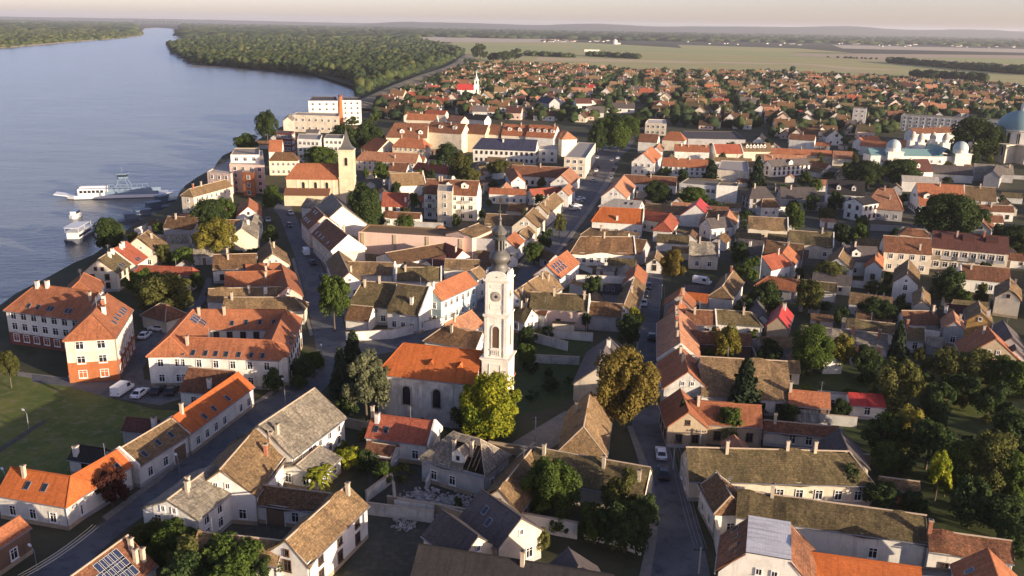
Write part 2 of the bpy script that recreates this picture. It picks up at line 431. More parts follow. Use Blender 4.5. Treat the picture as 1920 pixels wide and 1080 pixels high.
# roads
ROAD = [[(955, 540), (975, 505), (1010, 462), (1050, 410), (1085, 355), (1105, 310), (1118, 285), (1140, 262), (1190, 262), (1180, 280), (1168, 290), (1156, 310), (1132, 350), (1099, 400), (1057, 455), (1024, 495), (985, 545)],
        [(502, 380), (524, 405), (537, 440), (553, 480), (569, 540), (580, 590), (588, 625), (594, 660), (575, 690), (545, 715), (495, 750), (400, 810), (300, 900), (200, 975), (100, 1040), (30, 1095), (120, 1095), (225, 1000), (300, 945),
         (400, 880), (480, 815), (590, 745), (640, 700), (656, 668), (648, 620), (632, 560), (600, 490), (566, 430), (545, 385), (525, 365)],
        [(1205, 500), (1196, 560), (1200, 620), (1191, 700), (1185, 800), (1225, 900), (1232, 1000), (1215, 1095), (1335, 1095), (1310, 980), (1270, 880), (1240, 800), (1226, 720), (1230, 640), (1240, 560), (1245, 500)],
        [(640, 652), (700, 636), (760, 620), (830, 605), (915, 545), (960, 535), (985, 548), (930, 580), (860, 612), (770, 650), (700, 668), (650, 690)],
        [(60, 702), (140, 712), (205, 706), (250, 650), (285, 612), (330, 600), (372, 560), (388, 520), (398, 522), (388, 560), (345, 610), (300, 640), (268, 690), (270, 712), (340, 720), (350, 745), (300, 760), (200, 745), (130, 725), (60, 716)]]
for k, r in enumerate(ROAD): sheet('road', r, .004 + .004 * k, G_ASPH)
# kerbed pavements along the streets
slab('pavement', [(594, 662), (575, 690), (545, 715), (495, 750), (400, 810), (396, 804), (490, 746), (540, 711), (568, 690), (585, 662)], .12, G_PAVE)
slab('pavement', [(400, 812), (300, 902), (200, 977), (192, 970), (292, 897), (393, 807)], .12, G_PAVE)
slab('pavement', [(552, 484), (568, 543), (578, 592), (587, 628), (581, 630), (572, 592), (562, 543), (546, 486)], .12, G_PAVE)
slab('pavement', [(600, 486), (634, 556), (652, 618), (660, 618), (642, 556), (607, 484)], .12, G_PAVE)
slab('pavement', [(968, 500), (1003, 460), (1043, 408), (1078, 353), (1098, 310), (1105, 310), (1086, 353), (1050, 408), (1010, 460), (975, 503)], .12, G_PAVE)
slab('pavement', [(1030, 495), (1064, 455), (1106, 400), (1140, 350), (1160, 310), (1150, 310), (1128, 350), (1097, 400), (1056, 455), (1024, 495)], .12, G_PAVE)
slab('pavement', [(1186, 800), (1226, 900), (1233, 1000), (1218, 1092), (1196, 1092), (1216, 1000), (1210, 905), (1176, 800)], .12, G_PAVE)
slab('pavement', [(1206, 500), (1197, 560), (1201, 620), (1192, 700), (1187, 700), (1196, 620), (1192, 560), (1200, 500)], .12, G_PAVE)
slab('pavement', [(640, 650), (700, 634), (760, 618), (830, 603), (826, 598), (756, 614), (698, 629), (640, 643)], .12, G_PAVE)
# open ground
sheet('lawn', [(-40, 690), (60, 706), (130, 722), (200, 745), (290, 768), (335, 770), (300, 810), (225, 850), (130, 900), (20, 880), (-60, 960)], .003, G_GRASS)
sheet('footpath', [(-20, 690), (110, 706), (170, 716), (165, 724), (100, 714), (-20, 698)], .007, G_PAVE)
sheet('footpath', [(-20, 850), (60, 800), (84, 786), (88, 790), (66, 806), (-20, 862)], .007, G_YARD)
sheet('churchyard_lawn', [(970, 600), (1105, 622), (1110, 690), (1055, 760), (968, 780), (960, 650)], .003, G_GARDEN)
sheet('courtyard', [(460, 950), (600, 920), (640, 960), (560, 1010), (380, 1000), (350, 990)], .003, G_YARD)
sheet('courtyard', [(690, 880), (960, 850), (1000, 990), (830, 1090), (640, 1090), (690, 960)], .003, G_YARD)
sheet('courtyard', [(640, 590), (800, 590), (830, 605), (760, 622), (650, 645)], .003, G_YARD)
sheet('courtyard', [(960, 830), (1060, 770), (1100, 800), (1000, 860)], .005, G_PAVE)
sheet('garden', [(1440, 640), (1960, 690), (1980, 1100), (1700, 960), (1600, 830), (1480, 770)], .003, G_GARDEN)
sheet('lawn', [(1690, 690), (1930, 720), (1940, 790), (1800, 780), (1700, 740)], .006, G_GRASS)
sheet('street_garden', [(500, 700), (560, 650), (600, 668), (595, 690), (560, 712), (510, 740)], .016, G_GARDEN)
sheet('town_yards', [(660, 480), (1200, 480), (1900, 520), (1900, 380), (1160, 330), (700, 300), (560, 380)], .002, G_YARD)
sheet('wood_floor', [(672, 165), (660, 195), (700, 180), (850, 118), (866, 104), (800, 76), (700, 62), (560, 56), (420, 60), (350, 74), (322, 88), (362, 116), (450, 120.5), (560, 129)], .02, G_FOREST)

sheet('sand_bank', [(352, 121.2), (364, 119.6), (400, 120.6), (445, 121.8), (448, 123.4), (400, 122.8)], WATER + .25, G_BANK)
# hills on the horizon
def ridge_line(name, dist, u0, u1, hs, depth, mat, seed):
    rr = random.Random(seed)
    n = 90; vs_ = []; fs = []
    for i in range(n + 1):
        t = i / n; u = u0 + (u1 - u0) * t
        d = ray(u, 60); k = dist / d.y; x = d.x * k
        f = t * (len(hs) - 1); j = min(int(f), len(hs) - 2); a = f - j; a = a * a * (3 - 2 * a)
        h = hs[j] * (1 - a) + hs[j + 1] * a + rr.uniform(-2.5, 2.5)
        vs_ += [(x, dist - depth, -2), (x, dist - depth * .35, h * .62), (x, dist, h), (x * 1.05, dist + depth, -2)]
    for i in range(n):
        for k in range(3): fs.append((i * 4 + k, i * 4 + 4 + k, i * 4 + 5 + k, i * 4 + 1 + k))
    return struct(name, mesh(name, vs_, fs, mat, smooth=True))
HILLM = groundmat('hill_mat', ((.05, .06, .03), (.075, .08, .04), (.04, .05, .03)), .002, .02)
ridge_line('hills', 13500, 640, 2300, [10, 75, 72, 60, 95, 70, 88, 96, 120, 84, 108, 88, 104, 80, 60], 1500, HILLM, 3)
ridge_line('hills', 17000, -100, 1300, [40, 45, 50, 40, 45, 60, 60], 1500, HILLM, 4)

# ---------------------------------------------------------------- far woods: many crowns that read as one mass
import mathutils
def blob_template(seed, sub=2):
    bmz = __import__('bmesh').new(); bmm = __import__('bmesh')
    bmm.ops.create_icosphere(bmz, subdivisions=sub, radius=1)
    V = np.array([v.co[:] for v in bmz.verts]); Fc = np.array([[v.index for v in f.verts] for f in bmz.faces])
    bmz.free()
    out = []
    for v in V:
        n = mathutils.noise.noise(Vector(v) * 1.7 + Vector((seed * 7.1, 0, 0))) * .45 + mathutils.noise.noise(Vector(v) * 4.5 + Vector((0, seed * 3.3, 0))) * .40
        out.append(v * (1 + n))
    V = np.array(out); V[:, 2] *= .85
    return V, Fc
BL = [blob_template(s) for s in range(6)]
BS = [blob_template(s + 20, 1) for s in range(6)]
def canopy(name, label, pts, mats):        # pts: (x, y, z, r, hh, material index, fine?)
    Vs = []; Fs = []; Is = []; b = 0
    for (x, y, z, r, hh, mi, fine) in pts:
        V, Fc = (BL if fine else BS)[R.randrange(6)]
        a = R.uniform(0, 6.28); c, s = math.cos(a), math.sin(a)
        W = np.empty_like(V)
        W[:, 0] = x + (V[:, 0] * c - V[:, 1] * s) * r; W[:, 1] = y + (V[:, 0] * s + V[:, 1] * c) * r; W[:, 2] = z + V[:, 2] * hh
        Vs.append(W); Fs.append(Fc + b); Is.append(np.full(len(Fc), mi)); b += len(V)
        if fine:                           # loose leaf sprays that break the outline
            n = 46; d = NR.normal(size=(n, 3)); d[:, 2] = np.abs(d[:, 2]) * .9 - .15; d /= np.linalg.norm(d, axis=1)[:, None]
            o = d * np.array([r, r, hh]) * NR.uniform(.9, 1.22, n)[:, None] + np.array([x, y, z])
            t = NR.normal(size=(n, 3)); t /= np.linalg.norm(t, axis=1)[:, None]; u_ = np.cross(t, d); s_ = r * NR.uniform(.10, .22, n)[:, None]
            Q = np.stack([o - t * s_, o + u_ * s_, o + t * s_], 1).reshape(-1, 3)
            Vs.append(Q); Fs.append(np.arange(3 * n).reshape(-1, 3) + b); Is.append(np.full(n, mi)); b += 3 * n
    me = npmesh(name, np.concatenate(Vs), np.concatenate(Fs), mats, np.concatenate(Is))
    return stuff(name, me, label, 'wood')
def inside(p, poly_):
    x, y = p; c = False; n = len(poly_)
    for i in range(n):
        x1, y1 = poly_[i]; x2, y2 = poly_[(i + 1) % n]
        if (y1 > y) != (y2 > y) and x < (x2 - x1) * (y - y1) / (y2 - y1) + x1: c = not c
    return c
def crownmat(name, a, c, sc=.25):
    m, nt, b = newmat(name)
    tc_ = nt.nodes.new('ShaderNodeTexCoord'); co = tc_.outputs['Object']
    n1 = noise(nt, co, sc * .12, 3); n2 = noise(nt, co, sc, 5, .75)
    k = mixc(nt, ramp(nt, n1, .35, .65), a, c)
    k = mixc(nt, .75, k, mixc(nt, ramp(nt, n2, .3, .7), (.45, .45, .45), (1.45, 1.45, 1.4)), 'MULTIPLY')
    nt.links.new(k, b.inputs['Base Color']); b.inputs['Roughness'].default_value = 1; b.inputs['Specular IOR Level'].default_value = .05
    bump(nt, b, n2, 1.0, 1.2)
    return m
CM = [crownmat('crown_a', (.034, .052, .022), (.050, .068, .026)), crownmat('crown_b', (.045, .062, .022), (.070, .085, .030)), crownmat('crown_c', (.026, .042, .022), (.042, .058, .026)),
      crownmat('crown_d', (.075, .085, .030), (.095, .10, .04))]
def scatter(px, step_near, step_far, fine_d, hrange, pool, drop=.0):
    w = [P(u, v) for u, v in px]; poly_ = [(p.x, p.y) for p in w]
    xs = [p[0] for p in poly_]; ys = [p[1] for p in poly_]; out = []
    y = min(ys)
    while y < max(ys):
        st = step_near + (step_far - step_near) * min(1, max(0, (y - 600) / 2200))
        x = min(xs)
        while x < max(xs):
            q = (x + R.uniform(-.45, .45) * st, y + R.uniform(-.45, .45) * st)
            if inside(q, poly_) and R.random() > drop:
                h = R.uniform(*hrange) * R.choice([.75, 1, 1, 1.12]); r = st * R.uniform(.42, .74)
                out.append((q[0], q[1], h - r * .95, r, min(h * .52, r * 1.25), R.choice(pool), y < fine_d))
            x += st
        y += st * .92
    return out
isl = [(672, 160), (640, 145.5), (560, 134), (480, 126.5), (450, 124), (420, 121), (392, 119), (362, 117), (340, 104), (320, 94), (315, 84), (336, 77), (356, 73), (420, 62), (560, 59), (680, 64), (760, 75), (806, 80), (858, 93), (868, 102), (846, 113), (818, 124), (770, 141), (726, 158), (692, 173), (668, 186), (664, 190), (676, 172)]
pts_ = scatter(isl, 6.8, 16, 1700, (7, 15), [0, 0, 1, 1, 2, 2, 2, 3], .06)
edge = []
for (u, v) in [(330, 100), (345, 108), (372, 117.5), (395, 119.5), (413, 119.6), (436, 121.5), (470, 125), (500, 127.5), (540, 131.5), (580, 136), (620, 142), (655, 150)]:
    p = P(u, v); edge.append((p.x, p.y + 4, 3.5, 4, 4.6, R.choice([1, 3]), True))
canopy('island_wood', 'dense green wood on the island and point beyond the river bend', pts_ + edge, CM)
lb = [(-60, 92), (0, 88), (60, 83), (140, 76.5), (215, 71), (252, 67), (266, 64), (264, 60), (240, 57), (120, 52), (0, 47), (-300, 60), (-300, 110)]
canopy('far_bank_wood', 'long green wood lining the far left bank of the river', scatter(lb, 11, 20, 0, (8, 15), [0, 1, 1, 3]), CM)
def belt(px, d0, d1, n, h, pool, spread=1.0):    # far flat woods seen edge-on
    out = []
    for i in range(n):
        d = d0 * (d1 / d0) ** R.random(); u = R.uniform(*px)
        q = ray(u, 60); k = d / q.y
        r = R.uniform(14, 30) * spread
        out.append((q.x * k, d, h * .35, r * 1.6, h * R.uniform(.5, .8), R.choice(pool), False))
    return out
canopy('horizon_wood', 'flat blue green belt of woods along the horizon', belt((-50, 256), 4300, 12000, 800, 20, [0, 1, 2]) + belt((340, 780), 3600, 11000, 1300, 20, [0, 1, 2]) + belt((256, 340), 13500, 16000, 200, 24, [0, 2]) +
       belt((700, 1340), 4600, 9500, 1500, 22, [0, 2, 2]) + belt((1250, 1950), 4800, 10500, 1500, 18, [0, 2, 1]), CM)

# ---------------------------------------------------------------- windows, chimneys and other small parts, shared between houses
def window_meshes(w, h, kind):
    f = MB(); t = .11
    f.box(-w / 2 - t, -.02, -h / 2 - t, w / 2 + t, .13, -h / 2); f.box(-w / 2 - t, -.02, h / 2, w / 2 + t, .13, h / 2 + t)
    f.box(-w / 2 - t, -.02, -h / 2, -w / 2, .13, h / 2); f.box(w / 2, -.02, -h / 2, w / 2 + t, .13, h / 2)
    f.box(-.035, -.02, -h / 2, .035, .05, h / 2)
    if h > 1.2: f.box(-w / 2, -.02, h * .18, w / 2, .045, h * .18 + .06)
    f.box(-w / 2 - t - .06, -.02, -h / 2 - t - .06, w / 2 + t + .06, .22, -h / 2 - t)
    g = MB(); g.box(-w / 2, -.03, -h / 2, w / 2, .02, h / 2)
    return f.mesh('window', MATS['frame_brown' if kind == 'b' else 'white_paint']), g.mesh('pane', MATS['glass'])
WIN = {k: window_meshes(w, h, k[0]) for k, w, h in (('w1', 1.0, 1.45), ('w2', 1.4, 1.5), ('b1', 1.0, 1.45), ('w3', .6, .75), ('b3', .6, .75), ('w4', .9, 2.1))}
def door_mesh(w, h, mat):
    f = MB(); f.box(-w / 2 - .12, -.02, 0, -w / 2, .08, h + .12, 1); f.box(w / 2, -.02, 0, w / 2 + .12, .08, h + .12, 1); f.box(-w / 2, -.02, h, w / 2, .08, h + .12, 1)
    f.box(-w / 2, -.02, 0, w / 2, .03, h, 0)
    for k in (-1, 1): f.box(k * w / 4 - w / 6, .03, .3, k * w / 4 + w / 6, .05, h * .45, 0); f.box(k * w / 4 - w / 6, .03, h * .55, k * w / 4 + w / 6, .05, h - .25, 0)
    return f.mesh('door', [mat, MATS['white_paint']])
DOOR = {'wood': door_mesh(1.1, 2.2, MATS['wood']), 'gate': door_mesh(2.8, 2.8, MATS['wood']), 'garage': door_mesh(2.6, 2.4, MATS['white_paint']), 'red': door_mesh(3.4, 2.3, MATS['roof_red'] if 'roof_red' in MATS else MATS['r_red'])}
def chimney_mesh(w, h, m):
    c = MB(); c.box(-w / 2, -w / 2, -1.0, w / 2, w / 2, h, 0); c.box(-w / 2 - .08, -w / 2 - .08, h, w / 2 + .08, w / 2 + .08, h + .14, 1)
    c.box(-w * .3, -w * .3, h + .14, w * .3, w * .3, h + .3, 2)
    return c.mesh('chimney', [m, MATS['mortar'], MATS['dark_metal']])
CHIM = [chimney_mesh(.48, 1.6, MATS['chim']), chimney_mesh(.6, 1.3, MATS['chim']), chimney_mesh(.5, 1.7, MATS['chim_brick']), chimney_mesh(.7, 1.3, MATS['w_white'])]
_s = MB(); _s.tube((0, 0, -.8), (0, 0, 2.2), .035, n=5)
for _z, _w in ((2.1, .5), (1.8, .65), (1.5, .4)): _s.tube((-_w, 0, _z), (_w, 0, _z), .02, n=4)
AERIAL = _s.mesh('aerial', MATS['metal_grey'])
_s = MB(); _s.box(-.42, -.65, 0, .42, .65, .10, 0); SKY_F = _s.mesh('skylight', MATS['metal_grey'])
_s = MB(); _s.box(-.34, -.56, .09, .34, .56, .12, 0); SKY_P = _s.mesh('pane', MATS['glass'])
_s = MB(); _s.box(-.5, -.82, .06, .5, .82, .11, 0); _s.box(-.5, -.82, .11, .5, -.79, .115, 1); _s.box(-.5, .79, .11, .5, .82, .115, 1); _s.box(-.5, -.79, .11, -.47, .79, .115, 1); _s.box(.47, -.79, .11, .5, .79, .115, 1); _s.box(-.3, -.5, -.02, .3, .5, .06, 1)
SOLAR = _s.mesh('solar_panel', [MATS['solar'], MATS['white_paint']])

def solve(r1, r2, e, ze, t, flat=0.0, w=None):
    def at(ww):
        zr = ze + max(ww - flat, .4) * t
        return P(*r1, zr), P(*r2, zr), zr
    def side(ww):                          # signed distance of the eave point from the ridge line
        A, B, _ = at(ww); E = P(*e, ze); d = (B - A); d.z = 0; d.normalize()
        return (E.x - A.x) * -d.y + (E.y - A.y) * d.x
    if not w:
        sg = 1 if side(.2 + flat) > 0 else -1
        lo, hi = 1.4 + flat, 13.0
        for _ in range(40):
            m = (lo + hi) / 2
            if sg * side(m) > m: lo = m
            else: hi = m
        w = lo
    A, B, zr = at(w)
    return A, B, w, zr
OCC = []                                   # footprints, so that filler trees and far houses keep clear
def roof_surface(L, w, ze, zr, h1, h2, flat, sag, nx):
    """two slopes (gridded so that an old roof can sag a little) and hip ends; UVs in metres"""
    V = []; Fs = []; UV = []
    x1, x2 = -L / 2, L / 2
    ny = 4 if nx > 1 else 1
    sl_ = math.hypot(w - flat, zr - ze)
    seed = R.uniform(0, 99)
    def z_(x, y, z): return z + (mathutils.noise.noise(Vector((x * .25 + seed, y * .3, 0))) * sag if sag else 0)
    for s in (1, -1):
        b = len(V)
        for j in range(ny + 1):
            q = j / ny; y = s * (flat + (w - flat) * q); z = zr + (ze - zr) * q
            xa, xb = x1 - h1 * q, x2 + h2 * q
            for i in range(nx + 1):
                x = xa + (xb - xa) * i / nx
                V.append((x, y, z_(x, y, z)))
        for j in range(ny):
            for i in range(nx):
                a = b + j * (nx + 1) + i; f = (a, a + 1, a + nx + 2, a + nx + 1)
                if s > 0: f = f[::-1]
                Fs.append(f); UV.append([(V[k][0], (j + (1 if k >= b + (j + 1) * (nx + 1) else 0)) * sl_ / ny + (50 if s > 0 else 0)) for k in f])
    if flat > 0:
        b = len(V); V += [(x1, -flat, zr), (x2, -flat, zr), (x2, flat, zr), (x1, flat, zr)]
        Fs.append((b, b + 1, b + 2, b + 3)); UV.append([V[k][:2] for k in Fs[-1]])
    for h, xe, sg in ((h1, x1, -1), (h2, x2, 1)):
        if h <= 0: continue
        b = len(V); hs = math.hypot(h, zr - ze)
        if flat > 0:
            V += [(xe, -flat, zr), (xe, flat, zr), (xe + sg * h, w, ze), (xe + sg * h, -w, ze)]; f = (b, b + 1, b + 2, b + 3)
            uvs = {b: (-flat, 0), b + 1: (flat, 0), b + 2: (w, hs), b + 3: (-w, hs)}
        else:
            V += [(xe, 0, z_(xe, 0, zr)), (xe + sg * h, w, z_(xe + sg * h, w, ze)), (xe + sg * h, -w, z_(xe + sg * h, -w, ze))]; f = (b, b + 1, b + 2)
            uvs = {b: (0, 0), b + 1: (w, hs), b + 2: (-w, hs)}
        if sg > 0: f = f[::-1]
        Fs.append(f); UV.append([uvs[k] for k in f])
    # edge board: a skirt 0.22 m deep round the eaves and verges
    def skirt(pts):
        for p, q in zip(pts[:-1], pts[1:]):
            b = len(V); V.extend([p, q, (q[0], q[1], q[2] - .24), (p[0], p[1], p[2] - .24)])
            Fs.append((b, b + 1, b + 2, b + 3)); UV.append([(0, 0), (1, 0), (1, .2), (0, .2)])
    for s in (1, -1):
        row = [(x1 - h1 + (L + h1 + h2) * i / nx, s * w, z_(x1 - h1 + (L + h1 + h2) * i / nx, s * w, ze)) for i in range(nx + 1)]
        skirt(row)
        for h, xe in ((h1, x1), (h2, x2)):
            if h <= 0: skirt([(xe, s * flat, z_(xe, s * flat, zr)), (xe, s * w, z_(xe, s * w, ze))])
    for h, xe in ((h1, x1 - h1), (h2, x2 + h2)):
        if h > 0: skirt([(xe, -w, z_(xe, -w, ze)), (xe, w, z_(xe, w, ze))])
    return V, Fs, UV

def wing(root, A, B, w, ze, zr, roof, wall, ends='gg', fire='', dormers=None, balcony=None, hip=(1.0, 1.0), flat=0.0, win='auto', wk=None, chim=None, sky=None, storeys=None, topmat=None, base=None,
         org=None, org_rz=0.0, sag=None, door=None, solar=None, over=.35, gap=2.7, ridgecap=True, gable_mat=None):
    """one ridge of a house: walls, roof and what sits on them, as children of root"""
    mid = (A + B) / 2; L = (B - A).length; ang = math.atan2(B.y - A.y, B.x - A.x)
    dist = (Vector((mid.x, mid.y, 0)) - Vector((0, 0, 0))).length
    cx, cy = mid.x - org.x, mid.y - org.y
    c0, s0 = math.cos(-org_rz), math.sin(-org_rz)
    loc = (cx * c0 - cy * s0, cx * s0 + cy * c0, 0); rz = ang - org_rz
    h1 = hip[0] * w if ends[0] == 'h' else 0.0; h2 = hip[1] * w if ends[1] == 'h' else 0.0
    OCC.append((mid.x, mid.y, ang, L / 2 + max(h1, h2), w))
    t = (zr - ze) / max(w - flat, .4)
    old = roof in ('tan', 'moss', 'brown', 'eternit', 'rust')
    nx = max(1, int(L / 1.6)) if (dist < 330 and old) else 1
    V, Fs, UV = roof_surface(L, w, ze, zr, h1, h2, flat, (.75 if old and dist < 330 else 0) if sag is None else sag, nx)
    mats = [MATS['r_' + roof]]
    idx = None
    if flat > 0 and topmat:
        mats.append(MATS[topmat]); idx = [0] * len(Fs); idx[2 * nx * (4 if nx > 1 else 1)] = 1
    ro = link('roof', mesh('roof', V, Fs, mats, idx, UV), root, loc, rz)
    # walls, set in under the eaves
    ww = w - over; xa = -L / 2 - h1 + (over if h1 else .12); xb = L / 2 + h2 - (over if h2 else .12)
    zt = ze + over * t - .2; za = zr - .2
    wv = []; wf = []
    def wq(*p): b = len(wv); wv.extend(p); wf.append(tuple(range(b, b + len(p))))
    wq((xa, -ww, -.5), (xb, -ww, -.5), (xb, -ww, zt), (xa, -ww, zt))
    wq((xb, ww, -.5), (xa, ww, -.5), (xa, ww, zt), (xb, ww, zt))
    if flat > 0:
        for x, sg in ((xa, -1), (xb, 1)):
            p = [(x, ww, -.5), (x, -ww, -.5), (x, -ww, zt), (x, -flat, za), (x, flat, za), (x, ww, zt)]
            wq(*(p if sg < 0 else p[::-1]))
    else:
        for x, sg, h in ((xa, -1, h1), (xb, 1, h2)):
            p = [(x, ww, -.5), (x, -ww, -.5), (x, -ww, zt)] + ([] if h else [(x, 0, za)]) + [(x, ww, zt)]
            wq(*(p if sg < 0 else p[::-1]))
    link('wall', mesh('wall', wv, wf, MATS['w_' + wall]), root, loc, rz)
    Mloc = Matrix.Translation(Vector(loc)) @ Matrix.Rotation(rz, 4, 'Z')
    def put(name, me, par, x, y, z, r=0.0, tilt=None, sc=None):
        if par is root: o = link(name, me, root, (Mloc @ Vector((x, y, z))), rz + r)
        else: o = link(name, me, par, (x, y, z), r)
        if tilt is not None: o.rotation_euler = tilt
        if sc: o.scale = sc
        return o
    if dist < 260 and not base and win:    # a darker splash band at the foot of the walls
        k = MB(); k.prism([(xa - .03, -ww - .03), (xb + .03, -ww - .03), (xb + .03, ww + .03), (xa - .03, ww + .03)], -.4, .65); k.obj('plinth', MATS['w_grey' if R.random() < .6 else 'w_tan'], root, loc, rz)
    if base:                               # a lower part of the walls in another material, 4 cm proud
        bm2, bh = base
        k = MB(); o4 = .04
        k.prism([(xa - o4, -ww - o4), (xb + o4, -ww - o4), (xb + o4, ww + o4), (xa - o4, ww + o4)], -.4, bh)
        k.obj('plinth', MATS['w_' + bm2], root, loc, rz)
    camv = Vector((-mid.x, -mid.y, 0))
    # windows on every wall that faces this way
    if win and dist < 480:
        wk_ = wk or R.choice(['w1', 'w1', 'b1'])
        st = storeys or max(1, int(round(ze / 3.3)))
        sides = []
        for nm, nrm, x0, x1_, yy, hz in (('s', (0, -1), xa, xb, -ww, False), ('n', (0, 1), xa, xb, ww, False), ('w', (-1, 0), -ww, ww, xa, not h1), ('e', (1, 0), -ww, ww, xb, not h2)):
            nw = Matrix.Rotation(ang, 2) @ Vector(nrm)
            if nw.dot(camv.xy.normalized()) < .08: continue
            if win != 'auto' and nm not in win: continue
            ln = x1_ - x0 - 1.2
            n = int(ln / gap)
            if n < 1: n = 1 if ln > 0 else 0
            for fl in range(st):
                zc = 1.75 + fl * (zt / st if st > 1 else 3.1)
                if zc > zt - .9: zc = max(1.2, zt - 1.05)
                kk = wk_ if zt > 2.6 else wk_[0] + '3'
                for i in range(n):
                    if R.random() < .12 and dist < 300 and st == 1: continue
                    tpos = x0 + .6 + ln * (i + .5) / n
                    if nm in 'sn': x, y, r = tpos, yy, (math.pi if nm == 's' else 0)
                    else: x, y, r = yy, tpos, (math.pi / 2 if nm == 'w' else -math.pi / 2)
                    is_door = door and fl == 0 and nm == door[1] and i == int(door[2] * n)
                    if is_door: put('door', DOOR[door[0]], root, x, y, 0, r); continue
                    o = put('window', WIN[kk][0], root, x, y, zc, r); link('pane', WIN[kk][1], o)
            if hz and nm in 'we' and (zr - ze) > 2.2 and dist < 420:
                for dy in ((-.9, .9) if w > 4.5 else (0,)):
                    o = put('window', WIN[wk_[0] + '3'][0], root, yy, dy, ze + (zr - ze) * .33, math.pi / 2 if nm == 'w' else -math.pi / 2); link('pane', WIN[wk_[0] + '3'][1], o)
    elif door: pass
    sgn = 1 if (Matrix.Rotation(ang, 2) @ Vector((0, 1))).dot(camv.xy) > 0 else -1     # the slope facing this way
    # chimneys
    if chim is None:
        n = 0 if L < 5 else R.choice([1, 1, 2]) if L < 16 else R.choice([2, 3])
        chim = [(R.uniform(.12, .88), R.uniform(-.35, .5), R.choice([0, 0, 1, 2])) for _ in range(n)] if dist < 420 else []
    for (tx, q, ck) in chim:
        y = sgn * abs(q) * w if q >= 0 else -sgn * abs(q) * w
        put('chimney', CHIM[ck], ro, -L / 2 + L * tx, y, zr - (zr - ze) * max(0, (abs(y) - flat)) / max(w - flat, .4) + .1, R.uniform(-.05, .05))
    if dist < 300 and L > 6 and not flat and R.random() < .45: put('aerial', AERIAL, ro, L * R.uniform(-.35, .35), 0, zr, R.uniform(0, 3))
    sl_ang = math.atan2(zr - ze, w - flat)
    def on_slope(name, me, tx, q, side):
        y = side * (flat + (w - flat) * q); z = zr + (ze - zr) * q
        o = link(name, me, ro, (-L / 2 + L * tx, y, z + .03)); o.rotation_euler = (-side * sl_ang, 0, 0)
        return o
    for s_ in (sky or []):
        o = on_slope('skylight', SKY_F, s_[0], s_[1], sgn if len(s_) < 3 else s_[2] * sgn); link('pane', SKY_P, o)
    for s_ in (solar or []): on_slope('solar_panel', SOLAR, s_[0], s_[1], sgn if len(s_) < 3 else s_[2] * sgn)
    if ridgecap and dist < 420 and not flat:
        k = MB(); seg = max(2, int(L / 3))
        k.tube((-L / 2, 0, zr + .0), (L / 2, 0, zr + .0), .13, n=6)
        for h, xe, sg in ((h1, -L / 2, -1), (h2, L / 2, 1)):
            if h:
                for s in (1, -1): k.tube((xe, 0, zr), (xe + sg * h, s * w, ze + .02), .11, n=5)
        k.obj('ridge_cap', MATS['mortar' if old else 'r_' + roof], ro)
    for c_ in fire:                        # a gable wall carried up above the tiles
        x = {'a': -L / 2 - .05, 'b': L / 2 + .05}[c_]; k = MB()
        pts = [(-w - .05, ze - .3), (w + .05, ze - .3), (w + .05, ze + .35), (0, zr + .4), (-w - .05, ze + .35)]
        k.add([(x - .17, y, z) for y, z in pts] + [(x + .17, y, z) for y, z in pts], [(4, 3, 2, 1, 0), (5, 6, 7, 8, 9)] + [(i, (i + 1) % 5, 5 + (i + 1) % 5, 5 + i) for i in range(5)])
        k.obj('firewall', MATS['w_white'], root, loc, rz)
    for (tx, q, dw, kind) in (dormers or []):
        y = sgn * (flat + (w - flat) * q); z = zr + (ze - zr) * q; dh = 1.5; ln = dh / t
        k = MB(); x0 = -L / 2 + L * tx
        def dp(x, d, h): return (x0 + x, y - sgn * d, z + h)
        if kind == 'wedge':
            k.add([dp(-dw / 2, -.1, 0), dp(dw / 2, -.1, 0), dp(dw / 2, -.1, dh * .7), dp(-dw / 2, -.1, dh * .7), dp(-dw / 2, ln * 1.3, dh * 1.15), dp(dw / 2, ln * 1.3, dh * 1.15)], [(0, 1, 2, 3), (3, 2, 5, 4), (0, 3, 4), (1, 5, 2)])
            k.obj('dormer', MATS['r_' + roof], ro)
        else:
            k.add([dp(-dw / 2, 0, 0), dp(dw / 2, 0, 0), dp(dw / 2, 0, dh), dp(0, 0, dh * 1.55), dp(-dw / 2, 0, dh), dp(-dw / 2, ln * 1.1, dh), dp(dw / 2, ln * 1.1, dh), dp(0, ln * 1.6, dh * 1.55)],
                  [(0, 1, 2, 3, 4), (0, 4, 5), (1, 6, 2)], 0)
            k.add([dp(-dw / 2 - .2, -.2, dh - .12), dp(0, -.2, dh * 1.6), dp(dw / 2 + .2, -.2, dh - .12), dp(-dw / 2 - .2, ln * 1.1, dh - .12), dp(0, ln * 1.7, dh * 1.6), dp(dw / 2 + .2, ln * 1.1, dh - .12)], [(0, 1, 4, 3), (1, 2, 5, 4)], 1)
            o = k.obj('dormer', [MATS['w_white'], MATS['r_' + roof]], ro)
            pw = link('pane', WIN['w3'][1], o, (x0, y + sgn * .03, z + .75), 0 if sgn > 0 else math.pi)
    for (tx, zb_, bw) in (balcony or []):
        k = MB(); x0 = -L / 2 + L * tx; y0 = sgn * (w - over); y1 = sgn * (w - over + 1.3)
        k.box(x0 - bw / 2, min(y0, y1), zb_, x0 + bw / 2, max(y0, y1), zb_ + .15, 0)
        ya, yb = y1 - .05 * sgn, y1
        k.box(x0 - bw / 2, min(ya, yb), zb_ + .15, x0 + bw / 2, max(ya, yb), zb_ + 1.05, 1)
        for xs in (x0 - bw / 2, x0 + bw / 2 - .05): k.box(xs, min(y0, y1), zb_ + .15, xs + .05, max(y0, y1), zb_ + 1.05, 1)
